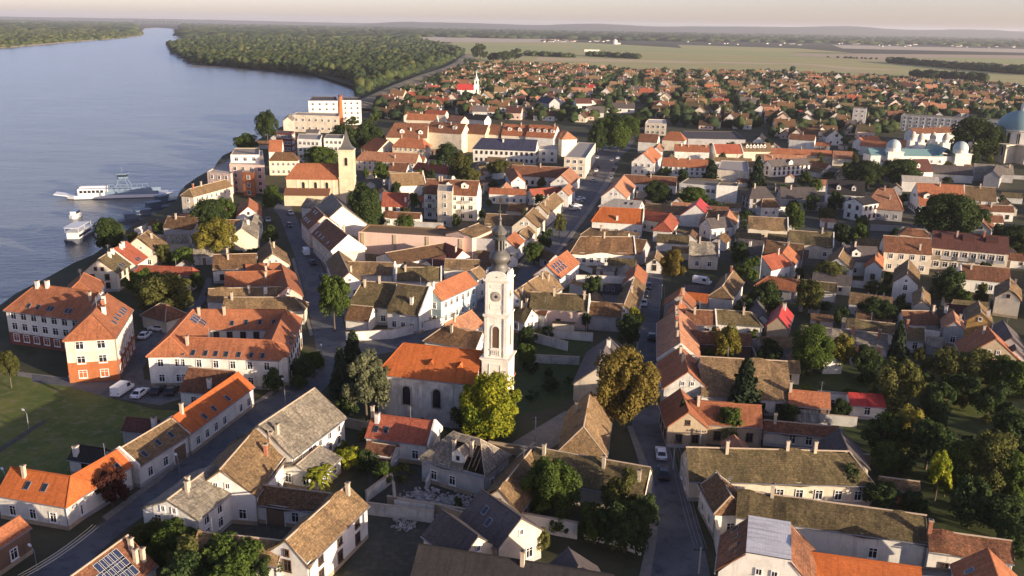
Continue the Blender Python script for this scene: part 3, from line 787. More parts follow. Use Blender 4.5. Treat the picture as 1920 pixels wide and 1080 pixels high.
        k.obj('balcony', [MATS['w_white'], MATS['w_grey']], root, loc, rz)
    if dist < 260:
        k = MB()
        y = sgn * (w + .06)
        k.tube((-L / 2 - h1, y, ze - .12), (L / 2 + h2, y, ze - .12), .09, n=6)
        k.tube((L / 2 + h2 - .3, sgn * (w - over + .1), 0), (L / 2 + h2 - .3, sgn * (w - over + .1), ze - .2), .06, n=5)
        k.obj('gutter', MATS['metal_grey'], root, loc, rz)
    return ro

NAMES = {'house': 'house', 'church': 'church', 'shed': 'shed', 'apartment block': 'apartment_block', 'garage': 'garage', 'villa': 'villa', 'hall': 'hall', 'barn': 'barn', 'hotel': 'hotel', 'office block': 'office_block', 'bath house': 'bath_house'}
LABS = []; USED = set()
def short(l):
    w = l.split()
    while len(w) > 10:
        c = [i for i in range(3, len(w)) if w[i] in ('with', 'behind', 'beside', 'in', 'on', 'above', 'below', 'and', 'at', 'near', 'by', 'of', 'over', 'under', 'beneath', 'among', 'next')]
        if not c: break
        w = w[:c[-1]]
    return ' '.join(w[:10])
def beside(x, y, what, fallback, group, dmax=24):
    """a label that names the nearest building not yet used for this kind of thing"""
    for d, l in sorted(((a - x) ** 2 + (b - y) ** 2, l) for a, b, l in LABS)[:3]:
        k = '%s beside the %s' % (what, short(l))
        if d < dmax * dmax and k not in USED and len(k.split()) <= 16:
            USED.add(k); return k, group
    return fallback, group
def H(label, r1, r2, e, ze, roof, wall, ends='gg', t=.82, cat='house', more=(), group=None, w=None, flat=0.0, **kw):
    A, B, ww, zr = solve(r1, r2, e, ze, t, flat, w)
    mid = (A + B) / 2; rz = math.atan2(B.y - A.y, B.x - A.x)
    root = link(NAMES[cat], None, None, (mid.x, mid.y, 0), rz)
    tag(root, label, cat, group); LABS.append((mid.x, mid.y, label))
    org = Vector((mid.x, mid.y, 0))
    ro = wing(root, A, B, ww, ze, zr, roof, wall, ends, flat=flat, org=org, org_rz=rz, **kw)
    for mo in more:
        mo = dict(mo); r1, r2, e, ze2 = mo.pop('r1'), mo.pop('r2'), mo.pop('e', None), mo.pop('ze', ze)
        t2 = mo.pop('t', t); fl = mo.pop('flat', 0.0)
        A2, B2, w2, zr2 = solve(r1, r2, e, ze2, t2, fl, mo.pop('w', None))
        wing(root, A2, B2, w2, ze2, zr2, mo.pop('roof', roof), mo.pop('wall', wall), mo.pop('ends', 'gg'), flat=fl, org=org, org_rz=rz, **mo)
    root['_f'] = (A.x, A.y, B.x, B.y, ww, zr)
    return root
def unmark():
    for o in bpy.data.objects:
        if '_f' in o: del o['_f']

def flat_block(label, px, z, wall, roof='pale', cat='apartment block', group=None, storeys=None, win=True, wk='w2', gap=3.0, parapet=.5, world=None, z0=-.5, parent=None, pname='wall'):
    """a flat-roofed block: px are the corners of its roof edge as seen, z its height"""
    pts = world or [P(u, v, z).xy for u, v in px]
    pts = [Vector((p[0], p[1])) for p in pts]
    n = len(pts); a = sum(pts[i].x * pts[(i + 1) % n].y - pts[(i + 1) % n].x * pts[i].y for i in range(n))
    if a < 0: pts = pts[::-1]
    c = sum(pts, Vector((0, 0))) / n
    if parent is None:
        root = link(NAMES[cat], None, None, (c.x, c.y, 0)); tag(root, label, cat, group); org = c; LABS.append((c.x, c.y, label))
    else: root = parent; org = Vector(parent.location.xy)
    q = [(p.x - org.x, p.y - org.y) for p in pts]
    k = MB()
    for i in range(n): k.add([(*q[i], z0), (*q[(i + 1) % n], z0), (*q[(i + 1) % n], z), (*q[i], z)], [(0, 1, 2, 3)])
    k.obj('wall', MATS['w_' + wall], root)
    cc = Vector((sum(p[0] for p in q) / n, sum(p[1] for p in q) / n))
    inn = [tuple(cc + (Vector(p) - cc) * .965) for p in q]
    f = MB(); f.prism(inn, z - .6, z - parapet + .05)
    for i in range(n):
        a_, b_, c_, d_ = q[i], q[(i + 1) % n], inn[(i + 1) % n], inn[i]
        f.add([(*a_, z), (*b_, z), (*c_, z), (*d_, z), (*c_, z - .6), (*d_, z - .6)], [(0, 1, 2, 3), (3, 2, 4, 5)])
    f.obj('roof', MATS['r_' + roof], root)
    OCC.append((c.x, c.y, 0, max((p - c).length for p in pts) * .8, max((p - c).length for p in pts) * .8))
    if win:
        st = storeys or max(1, int(round((z - max(z0, 0)) / 3.1)))
        for i in range(n):
            a_, b_ = Vector(q[i]), Vector(q[(i + 1) % n]); d = b_ - a_; ln = d.length - 1; d.normalize(); nr = Vector((d.y, -d.x))
            if nr.dot((-c).normalized()) < .1: continue
            m = int(ln / gap)
            for fl in range(st):
                for j in range(m):
                    p = a_ + d * (.5 + ln * (j + .5) / m)
                    o = link('window', WIN[wk][0], root, (p.x, p.y, max(z0, 0) + (z - .4 - max(z0, 0)) * (fl + .5) / st), math.atan2(d.y, d.x) + math.pi); link('pane', WIN[wk][1], o)
    return root

def garden_wall(label, pts, h, mat='white', th=.3, cap=True, cat='wall', zs=None):
    w = [P(u, v, 0) for u, v in pts]
    c = sum(w, Vector()) / len(w)
    root = link('garden_wall', None, None, (c.x, c.y, 0)); tag(root, label, cat)
    k = MB(); kc = MB()
    for p, q in zip(w[:-1], w[1:]):
        d = (q - p); ln = d.length; xf = Matrix.Translation(p - c) @ Matrix.Rotation(math.atan2(d.y, d.x), 4, 'Z')
        k.box(-th / 2, -th / 2, -.3, ln + th / 2, th / 2, h, 0, xf); kc.box(-th / 2 - .06, -th / 2 - .06, h, ln + th / 2 + .06, th / 2 + .06, h + .1, 0, xf)
    k.obj('wall', MATS['w_' + mat], root)
    if cap: kc.obj('coping', MATS['mortar'], root)
    return root

# ---------------------------------------------------------------- trees
def leaf_mesh(name, V, Nn, tone, size, seed, aspect=1.4):
    rg = np.random.default_rng(seed); n = len(V)
    t = rg.normal(size=(n, 3)); nn = Nn + rg.normal(size=(n, 3)) * .55; nn /= np.linalg.norm(nn, axis=1)[:, None]
    t -= (t * nn).sum(1)[:, None] * nn; t /= np.linalg.norm(t, axis=1)[:, None]; b = np.cross(nn, t)
    s = size * rg.uniform(.45, 1.5, n)[:, None]
    Q = np.stack([V - t * s * aspect, V - b * s, V + t * s * aspect, V + b * s], 1).reshape(-1, 3)
    me = npmesh(name, Q, np.arange(4 * n).reshape(-1, 4), [], k=4)
    at = me.attributes.new('tone', 'FLOAT', 'FACE'); at.data.foreach_set('value', np.clip(tone, 0, 1).astype(np.float32))
    me.materials.append(MATS['l_green'])
    return me
def broad_crown(seed, nl=22, per=230, size=.062, droop=0.0, tall=1.0, spread=1.0):
    rg = np.random.default_rng(seed); V = []; Nn = []; T = []
    for i in range(nl):
        z = rg.uniform(-.75, .95); a = i * 2.4 + rg.uniform(-.5, .5); rr = math.sqrt(max(.02, 1 - z * z)) * rg.uniform(.3, .95) * spread
        c = np.array([rr * math.cos(a), rr * math.sin(a), z * .72])
        lr = rg.uniform(.13, .36)
        d = rg.normal(size=(per, 3)); d[:, 2] += .25; d /= np.linalg.norm(d, axis=1)[:, None]
        rad = lr * rg.uniform(.55, 1.08, per) ** .6
        p = c + d * rad[:, None]; p[:, 2] -= droop * (np.hypot(p[:, 0], p[:, 1]) ** 2)
        V.append(p); Nn.append(d + np.array([0, 0, .3])); T.append(np.clip(rg.normal(.45, .2) + rg.normal(0, .22, per), 0, 1))
    V = np.concatenate(V); V[:, 2] *= tall
    V[:, 2] -= V[:, 2].min(); V[:, 2] /= np.percentile(V[:, 2], 99.7)
    r = np.percentile(np.hypot(V[:, 0], V[:, 1]), 98); V[:, :2] /= r
    return V, np.concatenate(Nn), np.concatenate(T)
def crown_proto(seed, **k):
    size = k.pop('leaf', .062); V, n, t = broad_crown(seed, **k); V *= np.array([1, 1, 2]); return leaf_mesh('crown', V, n, t, size, seed)
CROWN = {'b%d' % i: crown_proto(100 + i, nl=34 + 2 * i, per=190, leaf=.042) for i in range(6)}
CROWN.update({'big%d' % i: crown_proto(200 + i, nl=70, per=300, leaf=.030, spread=1.05) for i in range(3)})
CROWN.update({'bush%d' % i: crown_proto(300 + i, nl=9, per=90, leaf=.10) for i in range(4)})
CROWN['weep'] = crown_proto(400, nl=26, per=170, droop=.6, leaf=.05)
def conifer_mesh(seed, n=2600):
    rg = np.random.default_rng(seed); V = []; Nn = []; T = []
    lv = 15
    for L_ in range(lv):
        z = L_ / lv; r = (1 - z) ** .8 * rg.uniform(.85, 1.1); br = max(5, int(12 * (1 - z)) + 3)
        for k in range(br):
            a = 2 * math.pi * (k + rg.uniform(-.3, .3)) / br + L_ * .7; m = int(n / lv / br) + 3
            s = rg.uniform(.1, 1, m) ** .7; rl = r * rg.uniform(.75, 1.1)
            p = np.stack([np.cos(a) * s * rl, np.sin(a) * s * rl, z - .10 * s * (1 - z) + rg.normal(0, .012, m)], 1)
            p[:, :2] += rg.normal(0, .05, (m, 2)) * (1.1 - z)
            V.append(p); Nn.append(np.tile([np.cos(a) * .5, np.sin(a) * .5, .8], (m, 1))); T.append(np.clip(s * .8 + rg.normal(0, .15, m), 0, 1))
    V = np.concatenate(V) * np.array([1, 1, 2.0])
    return leaf_mesh('crown', V, np.concatenate(Nn), np.concatenate(T), .075, seed, 1.7)
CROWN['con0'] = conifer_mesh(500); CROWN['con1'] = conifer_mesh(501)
def banana_mesh():
    k = MB(); rr = random.Random(5)
    for st in range(5):
        ox, oy = rr.uniform(-.5, .5), rr.uniform(-.5, .5)
        for i in range(9):
            a = rr.uniform(0, 6.28); ln = rr.uniform(.7, 1.05); z0 = rr.uniform(.7, 1.1); w_ = .11
            pts = [(ox + math.cos(a) * ln * s, oy + math.sin(a) * ln * s, z0 + .9 * s - 1.05 * s * s) for s in (0, .33, .66, 1)]
            px_, py_ = -math.sin(a), math.cos(a); ws = (.04, w_, w_ * .9, .01)
            vs_ = []
            for p, q in zip(pts, ws): vs_ += [(p[0] + px_ * q, p[1] + py_ * q, p[2] - q * .3), p, (p[0] - px_ * q, p[1] - py_ * q, p[2] - q * .3)]
            k.add(vs_, [(j * 3 + s, j * 3 + s + 1, j * 3 + s + 4, j * 3 + s + 3) for j in range(3) for s in range(2)])
    me = k.mesh('crown', MATS['l_lime'])
    at = me.attributes.new('tone', 'FLOAT', 'FACE'); at.data.foreach_set('value', [rr.random() * .7 for _ in me.polygons])
    return me
CROWN['banana'] = banana_mesh()
def trunk_mesh():
    k = MB(); rr = random.Random(3)
    k.tube((0, 0, -.05), (.02, .01, .35), .055, .042, 8); k.tube((.02, .01, .35), (.0, .03, .7), .042, .022, 7)
    for i in range(6):
        a = i * 1.05; z = .3 + i * .05
        k.tube((0, .01, z), (math.cos(a) * .22, math.sin(a) * .22, z + .28), .024, .009, 5)
    return k.mesh('trunk', MATS['bark'])
TRUNK = trunk_mesh()
TCOUNT = 0
def tree(u, vt, vb, wpx, kind='green', label=None, form=None, group=None, name=None, cat='tree', lift=None):
    """a tree whose foot shows at (u, vb), whose top shows at row vt and whose crown is wpx photo pixels wide"""
    g = P(u, vb, 0); d = (g - CAMP).length
    top_ = max(zat(g.x, g.y, vt), .8); rad = max(wpx * d / FPX / 2, .4)
    return tree_at(g.x, g.y, top_, rad, kind, label, form, group, name, cat, lift)
def tree_at(x, y, top_, rad, kind='green', label=None, form=None, group=None, name=None, cat='tree', lift=None):
    if form is None: form = 'con%d' % R.randrange(2) if kind == 'pine' else ('big%d' % R.randrange(3) if rad > 4.5 else 'b%d' % R.randrange(6)) if top_ > 2.6 else 'bush%d' % R.randrange(4)
    bush = form.startswith('bush')
    nm = name or ('shrub' if bush else 'conifer' if form.startswith('con') else 'broadleaf_tree')
    root = link(nm, None, None, (x, y, 0), R.uniform(0, 6.28))
    tag(root, label, 'shrub' if bush and cat == 'tree' else cat, group)
    lo = lift if lift is not None else 0.0 if bush else (.06 if form.startswith('con') else max(.12, min(.3, 1 - 2.4 * rad / top_)))
    c = link('crown', CROWN[form], root, (0, 0, top_ * lo), 0, (rad, rad, top_ * (1 - lo) / 2))
    c.material_slots[0].link = 'OBJECT'; c.material_slots[0].material = MATS['l_' + kind]
    if not bush and form != 'banana': link('trunk', TRUNK, root, (0, 0, 0), 0, (max(rad * 1.1, top_ * .3), max(rad * 1.1, top_ * .3), top_))
    return root

# ---------------------------------------------------------------- vehicles, lamps, poles
def car_protos():
    out = {}
    def body(prof_l, wid, cab, cw):
        k = MB(); hw = wid / 2
        n = len(prof_l)
        vs_ = [(x, -hw, z) for x, z in prof_l] + [(x, hw, z) for x, z in prof_l]
        k.add(vs_, [tuple(range(n - 1, -1, -1))[::-1], tuple(range(n, 2 * n))[::-1]] + [(i, n + i, n + (i + 1) % n, (i + 1) % n) for i in range(n)])
        m = len(cab); cv = [(x, -(hw - .08 if z < cab[0][1] + .1 else cw / 2), z) for x, z in cab]; cv2 = [(x, -y, z) for x, y, z in cv]
        k.add(cv + cv2, [tuple(range(m)), tuple(range(m, 2 * m))[::-1]] + [(i, m + i, m + (i + 1) % m, (i + 1) % m) for i in range(m)], 0)
        return k
    # hatchback / saloon
    prof = [(-2.1, .35), (2.1, .35), (2.2, .55), (2.12, .8), (1.05, .95), (-1.75, .98), (-2.15, .85), (-2.2, .55)]
    cab = [(1.0, .93), (.35, 1.42), (-1.15, 1.45), (-1.75, .95)]
    b = body(prof, 1.75, cab, 1.3)
    g = MB()
    for s in (-1, 1): g.add([(.75, s * .80, 1.0), (.3, s * .70, 1.36), (-1.1, s * .70, 1.38), (-1.45, s * .80, 1.0)], [(0, 1, 2, 3) if s < 0 else (3, 2, 1, 0)])
    ws = MB(); ws.add([(1.0, -.68, .985), (1.0, .68, .985), (.42, .6, 1.42), (.42, -.6, 1.42)], [(0, 1, 2, 3)])
    rw = MB(); rw.add([(-1.77, .66, 1.0), (-1.77, -.66, 1.0), (-1.21, -.58, 1.43), (-1.21, .58, 1.43)], [(0, 1, 2, 3)])
    wh = MB(); 
    wl = MB(); wl.tube((0, -.11, 0), (0, .11, 0), .32, n=12); wl.tube((0, -.12, 0), (0, .12, 0), .18, n=10, mi=1)
    hl = MB(); hl.box(-.03, -.18, -.07, .04, .18, .07)
    W_ = wl.mesh('wheel', [MATS['rubber'], MATS['metal_grey']]); HL = hl.mesh('headlight', MATS['white_paint']); TL = hl.mesh('tail_light', MATS['car_red'])
    out['car'] = (b, [('side_window', g.mesh('side_window', MATS['glass']), (0, 0, .012)), ('windscreen', ws.mesh('windscreen', MATS['glass']), (.015, 0, .012)), ('rear_window', rw.mesh('rear_window', MATS['glass']), (-.015, 0, .012))] +
                  [('wheel', W_, (x, y, .32)) for x in (1.3, -1.3) for y in (-.82, .82)] + [('headlight', HL, (2.15, y, .66)) for y in (-.6, .6)] + [('tail_light', TL, (-2.19, y, .72)) for y in (-.65, .65)])
    prof = [(-2.6, .4), (2.5, .4), (2.65, .7), (2.55, 1.05), (1.9, 1.15), (-2.62, 1.15)]
    cab = [(2.0, 1.1), (1.35, 2.05), (1.0, 2.2), (-2.55, 2.2), (-2.62, 1.1)]
    b = body(prof, 1.95, cab, 1.75)
    g = MB()
    for s in (-1, 1): g.add([(1.55, s * .955, 1.2), (1.2, s * .90, 1.9), (.3, s * .90, 1.9), (.3, s * .955, 1.2)], [(0, 1, 2, 3) if s < 0 else (3, 2, 1, 0)])
    ws = MB(); ws.add([(1.99, -.78, 1.15), (1.99, .78, 1.15), (1.4, .75, 2.02), (1.4, -.75, 2.02)], [(0, 1, 2, 3)])
    out['van'] = (b, [('side_window', g.mesh('side_window', MATS['glass']), (0, 0, .012)), ('windscreen', ws.mesh('windscreen', MATS['glass']), (.02, 0, .015))] +
                  [('wheel', W_, (x, y, .34)) for x in (1.7, -1.7) for y in (-.9, .9)] + [('headlight', HL, (2.58, y, .8)) for y in (-.7, .7)] + [('tail_light', TL, (-2.63, y, 1.0)) for y in (-.8, .8)])
    return out
CARP = car_protos(); CARB = {}
def car(u, v, toward, col, label, kind='car', group='cars parked along the streets'):
    """toward: another pixel that the nose points to"""
    p = P(u, v); q = P(*toward); a = math.atan2(q.y - p.y, q.x - p.x)
    b, parts = CARP[kind]
    if (kind, col) not in CARB: CARB[kind, col] = b.mesh('body', MATS['car_' + col])
    root = link('parked_van' if kind == 'van' else 'parked_car', None, None, (p.x, p.y, .03), a); tag(root, label, kind, group)
    link('body', CARB[kind, col], root)
    for nm, me, l in parts: link(nm, me, root, l)
    return root
def lamp_mesh(h, arm):
    k = MB(); k.tube((0, 0, 0), (0, 0, h), .10, .06, 7); k.tube((0, 0, 0), (0, 0, .8), .15, .13, 8)
    pts = [(0, 0, h), (arm * .15, 0, h + .45), (arm * .5, 0, h + .65), (arm, 0, h + .6)]
    for a, b in zip(pts[:-1], pts[1:]): k.tube(a, b, .055, .05, 6)
    hd = MB(); hd.box(arm - .15, -.16, h + .5, arm + .65, .16, h + .68)
    return k.mesh('post', MATS['metal_grey']), hd.mesh('lamp_head', MATS['white_paint'])
LAMP = lamp_mesh(7.0, 1.6)
def lamp(u, vb, vt, toward, label, group='street lamps'):
    p = P(u, vb); q = P(*toward); a = math.atan2(q.y - p.y, q.x - p.x); h = zat(p.x, p.y, vt)
    root = link('street_lamp', None, None, p, a); tag(root, label, 'street lamp', group)
    s = max(h, 3) / 7.6
    link('post', LAMP[0], root, (0, 0, 0), 0, (1, 1, s)); link('lamp_head', LAMP[1], root, (0, 0, 0), 0, (1, 1, s))
    return root
def pole(u, vb, vt, label, arms=True):
    p = P(u, vb); h = max(4, zat(p.x, p.y, vt))
    root = link('utility_pole', None, None, p); tag(root, label, 'utility pole', 'utility poles')
    k = MB(); k.tube((0, 0, 0), (0, 0, h), .14, .10, 7); k.obj('post', MATS['w_concrete'], root)
    if arms:
        k = MB(); k.box(-.9, -.06, h - .5, .9, .06, h - .38)
        for x in (-.8, -.3, .3, .8): k.lathe([(.05, h - .38), (.07, h - .28), (.04, h - .16)], 6, 0, x, 0)
        k.obj('crossarm', MATS['dark_metal'], root)
    return root, Vector((p.x, p.y, h - .2))
def wires(a, b, label, offs=(-.8, .8), sag=.8):
    d = (b - a); d.z = 0; d.normalize(); n = Vector((-d.y, d.x, 0)); k = MB()
    for o in offs:
        pr = None
        for i in range(9):
            t = i / 8; p = a.lerp(b, t) + n * o; p.z -= sag * 4 * t * (1 - t)
            if pr is not None: k.tube(pr, p, .022, n=4)
            pr = p
    tag(k.obj('overhead_wire', MATS['metal_grey']), label, 'wire', 'overhead wires')

# ---------------------------------------------------------------- the white tower church in the middle
def arch_window(w, h, mat_f='white_paint', mat_p='glass', depth=.14):
    k = MB(); n = 8; pts = [(-w / 2, 0), (w / 2, 0)] + [(w / 2 * math.cos(math.pi * i / n), h - w / 2 + w / 2 * math.sin(math.pi * i / n)) for i in range(n + 1)]
    o = [(x * 1.32, (z - h / 2) * 1.12 + h / 2) for x, z in pts]
    m = len(pts)
    k.add([(x, depth, z) for x, z in pts] + [(x, depth, z) for x, z in o] + [(x, 0, z) for x, z in o] + [(x, 0, z) for x, z in pts],
          [(m + i, m + (i + 1) % m, (i + 1) % m, i) for i in range(m)] + [(2 * m + i, 2 * m + (i + 1) % m, m + (i + 1) % m, m + i) for i in range(m)] + [(i, (i + 1) % m, 3 * m + (i + 1) % m, 3 * m + i) for i in range(m)])
    g = MB(); g.add([(x, .03, z) for x, z in pts], [tuple(range(m))])
    return k.mesh('window', MATS[mat_f] if mat_f in MATS else MATS['w_' + mat_f]), g.mesh('pane', MATS[mat_p])
def place_arch(root, am, x, y, z, r):
    o = link('window', am[0], root, (x, y, z), r); link('pane', am[1], o); return o

ch = H('white church with an orange red roof and a tall dark-domed baroque tower', (756, 643), (905, 658), (815, 714), 9.0, 'bright', 'dirty', 'hg', t=.95, cat='church', win=None, chim=[], hip=(.75, 1), sag=0.0, over=.45)  # mottled grey wall colour imitates shade with sun flecks
ax, ay, bx, by, cw_, czr = ch['_f']
aux = Vector((bx - ax, by - ay, 0)).normalized(); auy = Vector((-aux.y, aux.x, 0))
ch_rz = math.atan2(aux.y, aux.x); ch_L = (Vector((bx, by, 0)) - Vector((ax, ay, 0))).length
CHW = arch_window(1.5, 3.6, 'w_stone'); hwid = cw_ - .45
for x in (-.36, .02, .36): place_arch(ch, CHW, x * ch_L, -hwid, 3.6, math.pi)
k = MB()
for x in (-ch_L / 2 - 3, -ch_L * .18, ch_L * .2, ch_L * .46): k.box(x - .35, -hwid - .18, 0, x + .35, -hwid + .05, 8.8)
k.box(-ch_L / 2 - 3, -hwid - .12, 8.2, ch_L / 2, -hwid + .05, 8.9)
k.obj('pilasters', MATS['w_dirty'], ch)
for tx in (.42, .78):
    k = MB(); k.add([(-.6, -.5, 0), (.6, -.5, 0), (0, -.5, .8), (0, 1.2, .8)], [(0, 1, 2), (1, 3, 2), (0, 2, 3)])
    yy = -cw_ * .55; k.obj('roof_vent', MATS['r_bright'], ch, (-ch_L / 2 + ch_L * tx, yy, czr - (czr - 9) * .55 + .05))
tc_ = Vector((bx, by, 0)) + aux * 2.9
def tz(v): return zat(tc_.x, tc_.y, v)
tx_ = ch_L / 2 + 2.9
TW = 2.05
k = MB()
zb, z1, z2, zc = tz(700), tz(664), tz(584), tz(519)
def stage(k, h, za, zb_, c=.35, mi=0):     # a square stage with a moulded cornice on top
    k.box(-h, -h, za, h, h, zb_ - .5, mi)
    for i, (e, dz) in enumerate(((.12, -.5), (.25, -.36), (c, -.2))): k.box(-h - e, -h - e, zb_ + dz, h + e, h + e, zb_ + dz + (.14 if i < 2 else .2), mi)
stage(k, TW + .35, -.5, z1); stage(k, TW, z1 - .01, z2, .3); stage(k, TW - .12, z2 - .01, zc, .4)
for s in (-1, 1):                          # corner pilasters
    for (za, zz, h) in ((z1 + .2, z2 - .6, TW), (z2 + .2, zc - .6, TW - .12)):
        for ax_ in (-1, 1):
            k.box(s * h * .84 - .3, ax_ * (h + .02) - .16, za, s * h * .84 + .3, ax_ * (h + .02) + .16, zz)
            k.box(ax_ * (h + .02) - .16, s * h * .84 - .3, za, ax_ * (h + .02) + .16, s * h * .84 + .3, zz)
k.obj('tower', MATS['w_tower'], ch, (tx_, 0, 0))
for (sx, sy) in ((1, 1), (1, -1), (-1, 1), (-1, -1)):
    k = MB(); k.lathe([(.22, zc), (.15, zc + .2), (.30, zc + .5), (.24, zc + .8), (.08, zc + .95), (.1, zc + 1.15), (.02, zc + 1.3)], 8); k.obj('vase', MATS['w_tower'], ch, (tx_ + sx * TW * .9, sy * TW * .9, 0))
k = MB()
for r in range(4):
    xf = Matrix.Rotation(r * math.pi / 2, 4, 'Z')
    for (za, zz, hw2) in ((zb + .8, z1 - 1.1, TW + .35), (z2 + .9, z2 + (zc - z2) * .3, TW - .12), (z2 + (zc - z2) * .76, zc - 1.0, TW - .12)):
        for (x0, x1, a0, a1) in ((-1.1, 1.1, za, za + .12), (-1.1, 1.1, zz - .12, zz), (-1.1, -.98, za, zz), (.98, 1.1, za, zz)): k.box(x0, -hw2 - .09, a0, x1, -hw2 + .02, a1, 0, xf)
k.obj('moulding', MATS['w_white'], ch, (tx_, 0, 0))
# curved gables over the clock stage
k = MB()
for r in range(4):
    xf = Matrix.Rotation(r * math.pi / 2, 4, 'Z'); n = 10
    pts = [(-TW, 0), (TW, 0)] + [(TW * .92 * math.cos(math.pi * i / n), .25 + 1.25 * math.sin(math.pi * i / n) ** .8) for i in range(n + 1)]
    k.add([tuple(xf @ Vector((x, -TW - .05, zc + z))) for x, z in pts] + [tuple(xf @ Vector((x, -TW + .35, zc + z))) for x, z in pts],
          [tuple(range(len(pts))), tuple(range(len(pts), 2 * len(pts)))[::-1]] + [(i, len(pts) + i, len(pts) + (i + 1) % len(pts), (i + 1) % len(pts)) for i in range(len(pts))])
k.obj('curved_gable', MATS['w_tower'], ch, (tx_, 0, 0))
CLK = MB(); CLK.lathe([(.9, 0), (.9, .12), (.72, .16)], 20); 
CLKM = CLK.mesh('clock_surround', MATS['w_stone']); fc = MB(); fc.lathe([(.30, .17), (.28, .2)], 12); FCM = fc.mesh('round_opening', MATS['dark_metal'])
TAW = arch_window(1.25, 4.0, 'w_white'); TAW2 = arch_window(1.1, 2.6, 'w_white')
for r in range(4):
    a = r * math.pi / 2; d = Vector((math.sin(a), -math.cos(a), 0)); rzz = math.pi + a
    o = place_arch(ch, TAW, tx_ + d.x * TW, d.y * TW, z1 + (z2 - z1) * .24, rzz)
    o.children[0].data.materials[0] = MATS['frame_brown'] if r == 0 else o.children[0].data.materials[0]
    f = link('clock_surround', CLKM, ch, (tx_ + d.x * (TW - .12), d.y * (TW - .12), z2 + (zc - z2) * .52)); f.rotation_euler = (math.pi / 2, 0, a)
    g = link('round_opening', FCM, f)
    k = MB(); k.box(-.9, -.02, 0, .9, .22, .25); k.box(-1.0, -.02, 1.15, 1.0, .3, 1.35)
    for x in (-.75, -.4, -.05, .3, .65): k.box(x - .07, .05, .25, x + .07, .18, 1.15)
    o = k.obj('balustrade', MATS['w_white'], ch, (tx_ + d.x * TW, d.y * TW, z1 + .35)); o.rotation_euler = (0, 0, rzz)
# onion helm with lantern, bulb, spike and cross
zt, zq = tz(517), tz(394)
def hz(v): return tz(v)
prof = [(2.55, zt), (2.7, zt + .3), (2.3, hz(508)), (1.55, hz(500)), (1.25, hz(495)), (1.5, hz(491)), (1.95, hz(485)), (1.9, hz(480)), (1.5, hz(474)), (1.0, hz(470)), (.95, hz(468))]
k = MB(); k.lathe([(r * (.80 if i < 3 else .98), z) for i, (r, z) in enumerate(prof)], 16); k.obj('onion_helm', MATS['copper_dark'], ch, (tx_, 0, 0), smooth=True)
k = MB()
zl0, zl1 = hz(468), hz(449)
for i in range(8):
    a = i * math.pi / 4; k.tube((.78 * math.cos(a), .78 * math.sin(a), zl0), (.78 * math.cos(a), .78 * math.sin(a), zl1), .16, n=6)
k.lathe([(.45, zl0), (.45, zl1)], 8); k.lathe([(1.2, zl1), (1.32, zl1 + .25), (.9, zl1 + .5), (.75, hz(443)), (1.2, hz(438)), (1.25, hz(434)), (.8, hz(428)), (.3, hz(422)), (.22, hz(414)), (.34, hz(411)), (.16, hz(406)), (.08, hz(398))], 12)
k.obj('lantern', MATS['copper_dark'], ch, (tx_, 0, 0))
k = MB(); z0 = hz(400); k.lathe([(.02, z0), (.34, z0 + .35), (.02, z0 + .7)], 8); k.box(-.07, -.07, z0 + .6, .07, .07, z0 + 2.9); k.box(-.75, -.07, z0 + 1.9, .75, .07, z0 + 2.05); k.box(-.45, -.07, z0 + 2.4, .45, .07, z0 + 2.52)
k.obj('cross', MATS['gold'], ch, (tx_, 0, 0))
# entrance front east of the tower with its own sloping red cornice
k = MB(); k.box(-3.0, -hwid + .3, -.4, 2.0, hwid - .3, 8.6); k.obj('west_front', MATS['w_tower'], ch, (tx_, 0, 0))
k = MB(); k.add([(-3.0, -hwid, 8.4), (2.3, -hwid, 8.4), (2.3, 0, 11.2), (-3.0, 0, 11.2), (2.3, hwid, 8.4), (-3.0, hwid, 8.4), (2.3, -hwid, 8.1), (2.3, hwid, 8.1), (-3.0, -hwid, 8.1)],
               [(0, 1, 2, 3), (3, 2, 4, 5), (1, 6, 7, 4), (0, 8, 6, 1)]); k.obj('porch_roof', MATS['r_red'], ch, (tx_, 0, 0))
for y in (-2.2, 2.2): place_arch(ch, TAW2, tx_ + 2.0, y, 4.2, -math.pi / 2)
place_arch(ch, CHW, tx_ + 2.0, 0, .2, -math.pi / 2)

# ---------------------------------------------------------------- the yellow church by the river
yc = H('yellow ochre church by the river with a square tower and pointed brown spire', (557, 306), (641, 307), (590, 336), 10, 'orange', 'yellow', 'hg', t=.85, cat='church', win=None, chim=[], hip=(.6, 1), sag=0.0)
ax, ay, bx, by, cw_, czr = yc['_f']; yL = math.hypot(bx - ax, by - ay)
ux = Vector((bx - ax, by - ay, 0)).normalized(); hw_ = cw_ - .35
tcy = Vector((bx, by, 0)) + ux * 2.6
k = MB(); th = 2.9
zE = zat(tcy.x, tcy.y, 277)
for a, b in ((-.4, zE * .5), (zE * .5, zE)): stage(k, th, a, b, .25)
k.obj('tower', MATS['w_yellow'], yc, (yL / 2 + 2.6, -cw_ * .55, 0))
k = MB(); zS = zat(tcy.x, tcy.y, 240); k.lathe([(th * 1.44, zE), (th * .92, zE + 1.2), (th * .55, zE + 3.0), (th * .30, zE + 5.0), (th * .13, zE + 6.8), (.06, zS)], 4, rot=math.pi / 4); k.obj('spire', MATS['copper_dark'], yc, (yL / 2 + 2.6, -cw_ * .55, 0))
k = MB(); k.box(-.06, -.06, zS - .5, .06, .06, zS + 2.0); k.box(-.6, -.06, zS + 1.1, .6, .06, zS + 1.25); k.obj('cross', MATS['gold'], yc, (yL / 2 + 2.6, -cw_ * .55, 0))
YW = arch_window(1.2, 3.2, 'w_yellow')
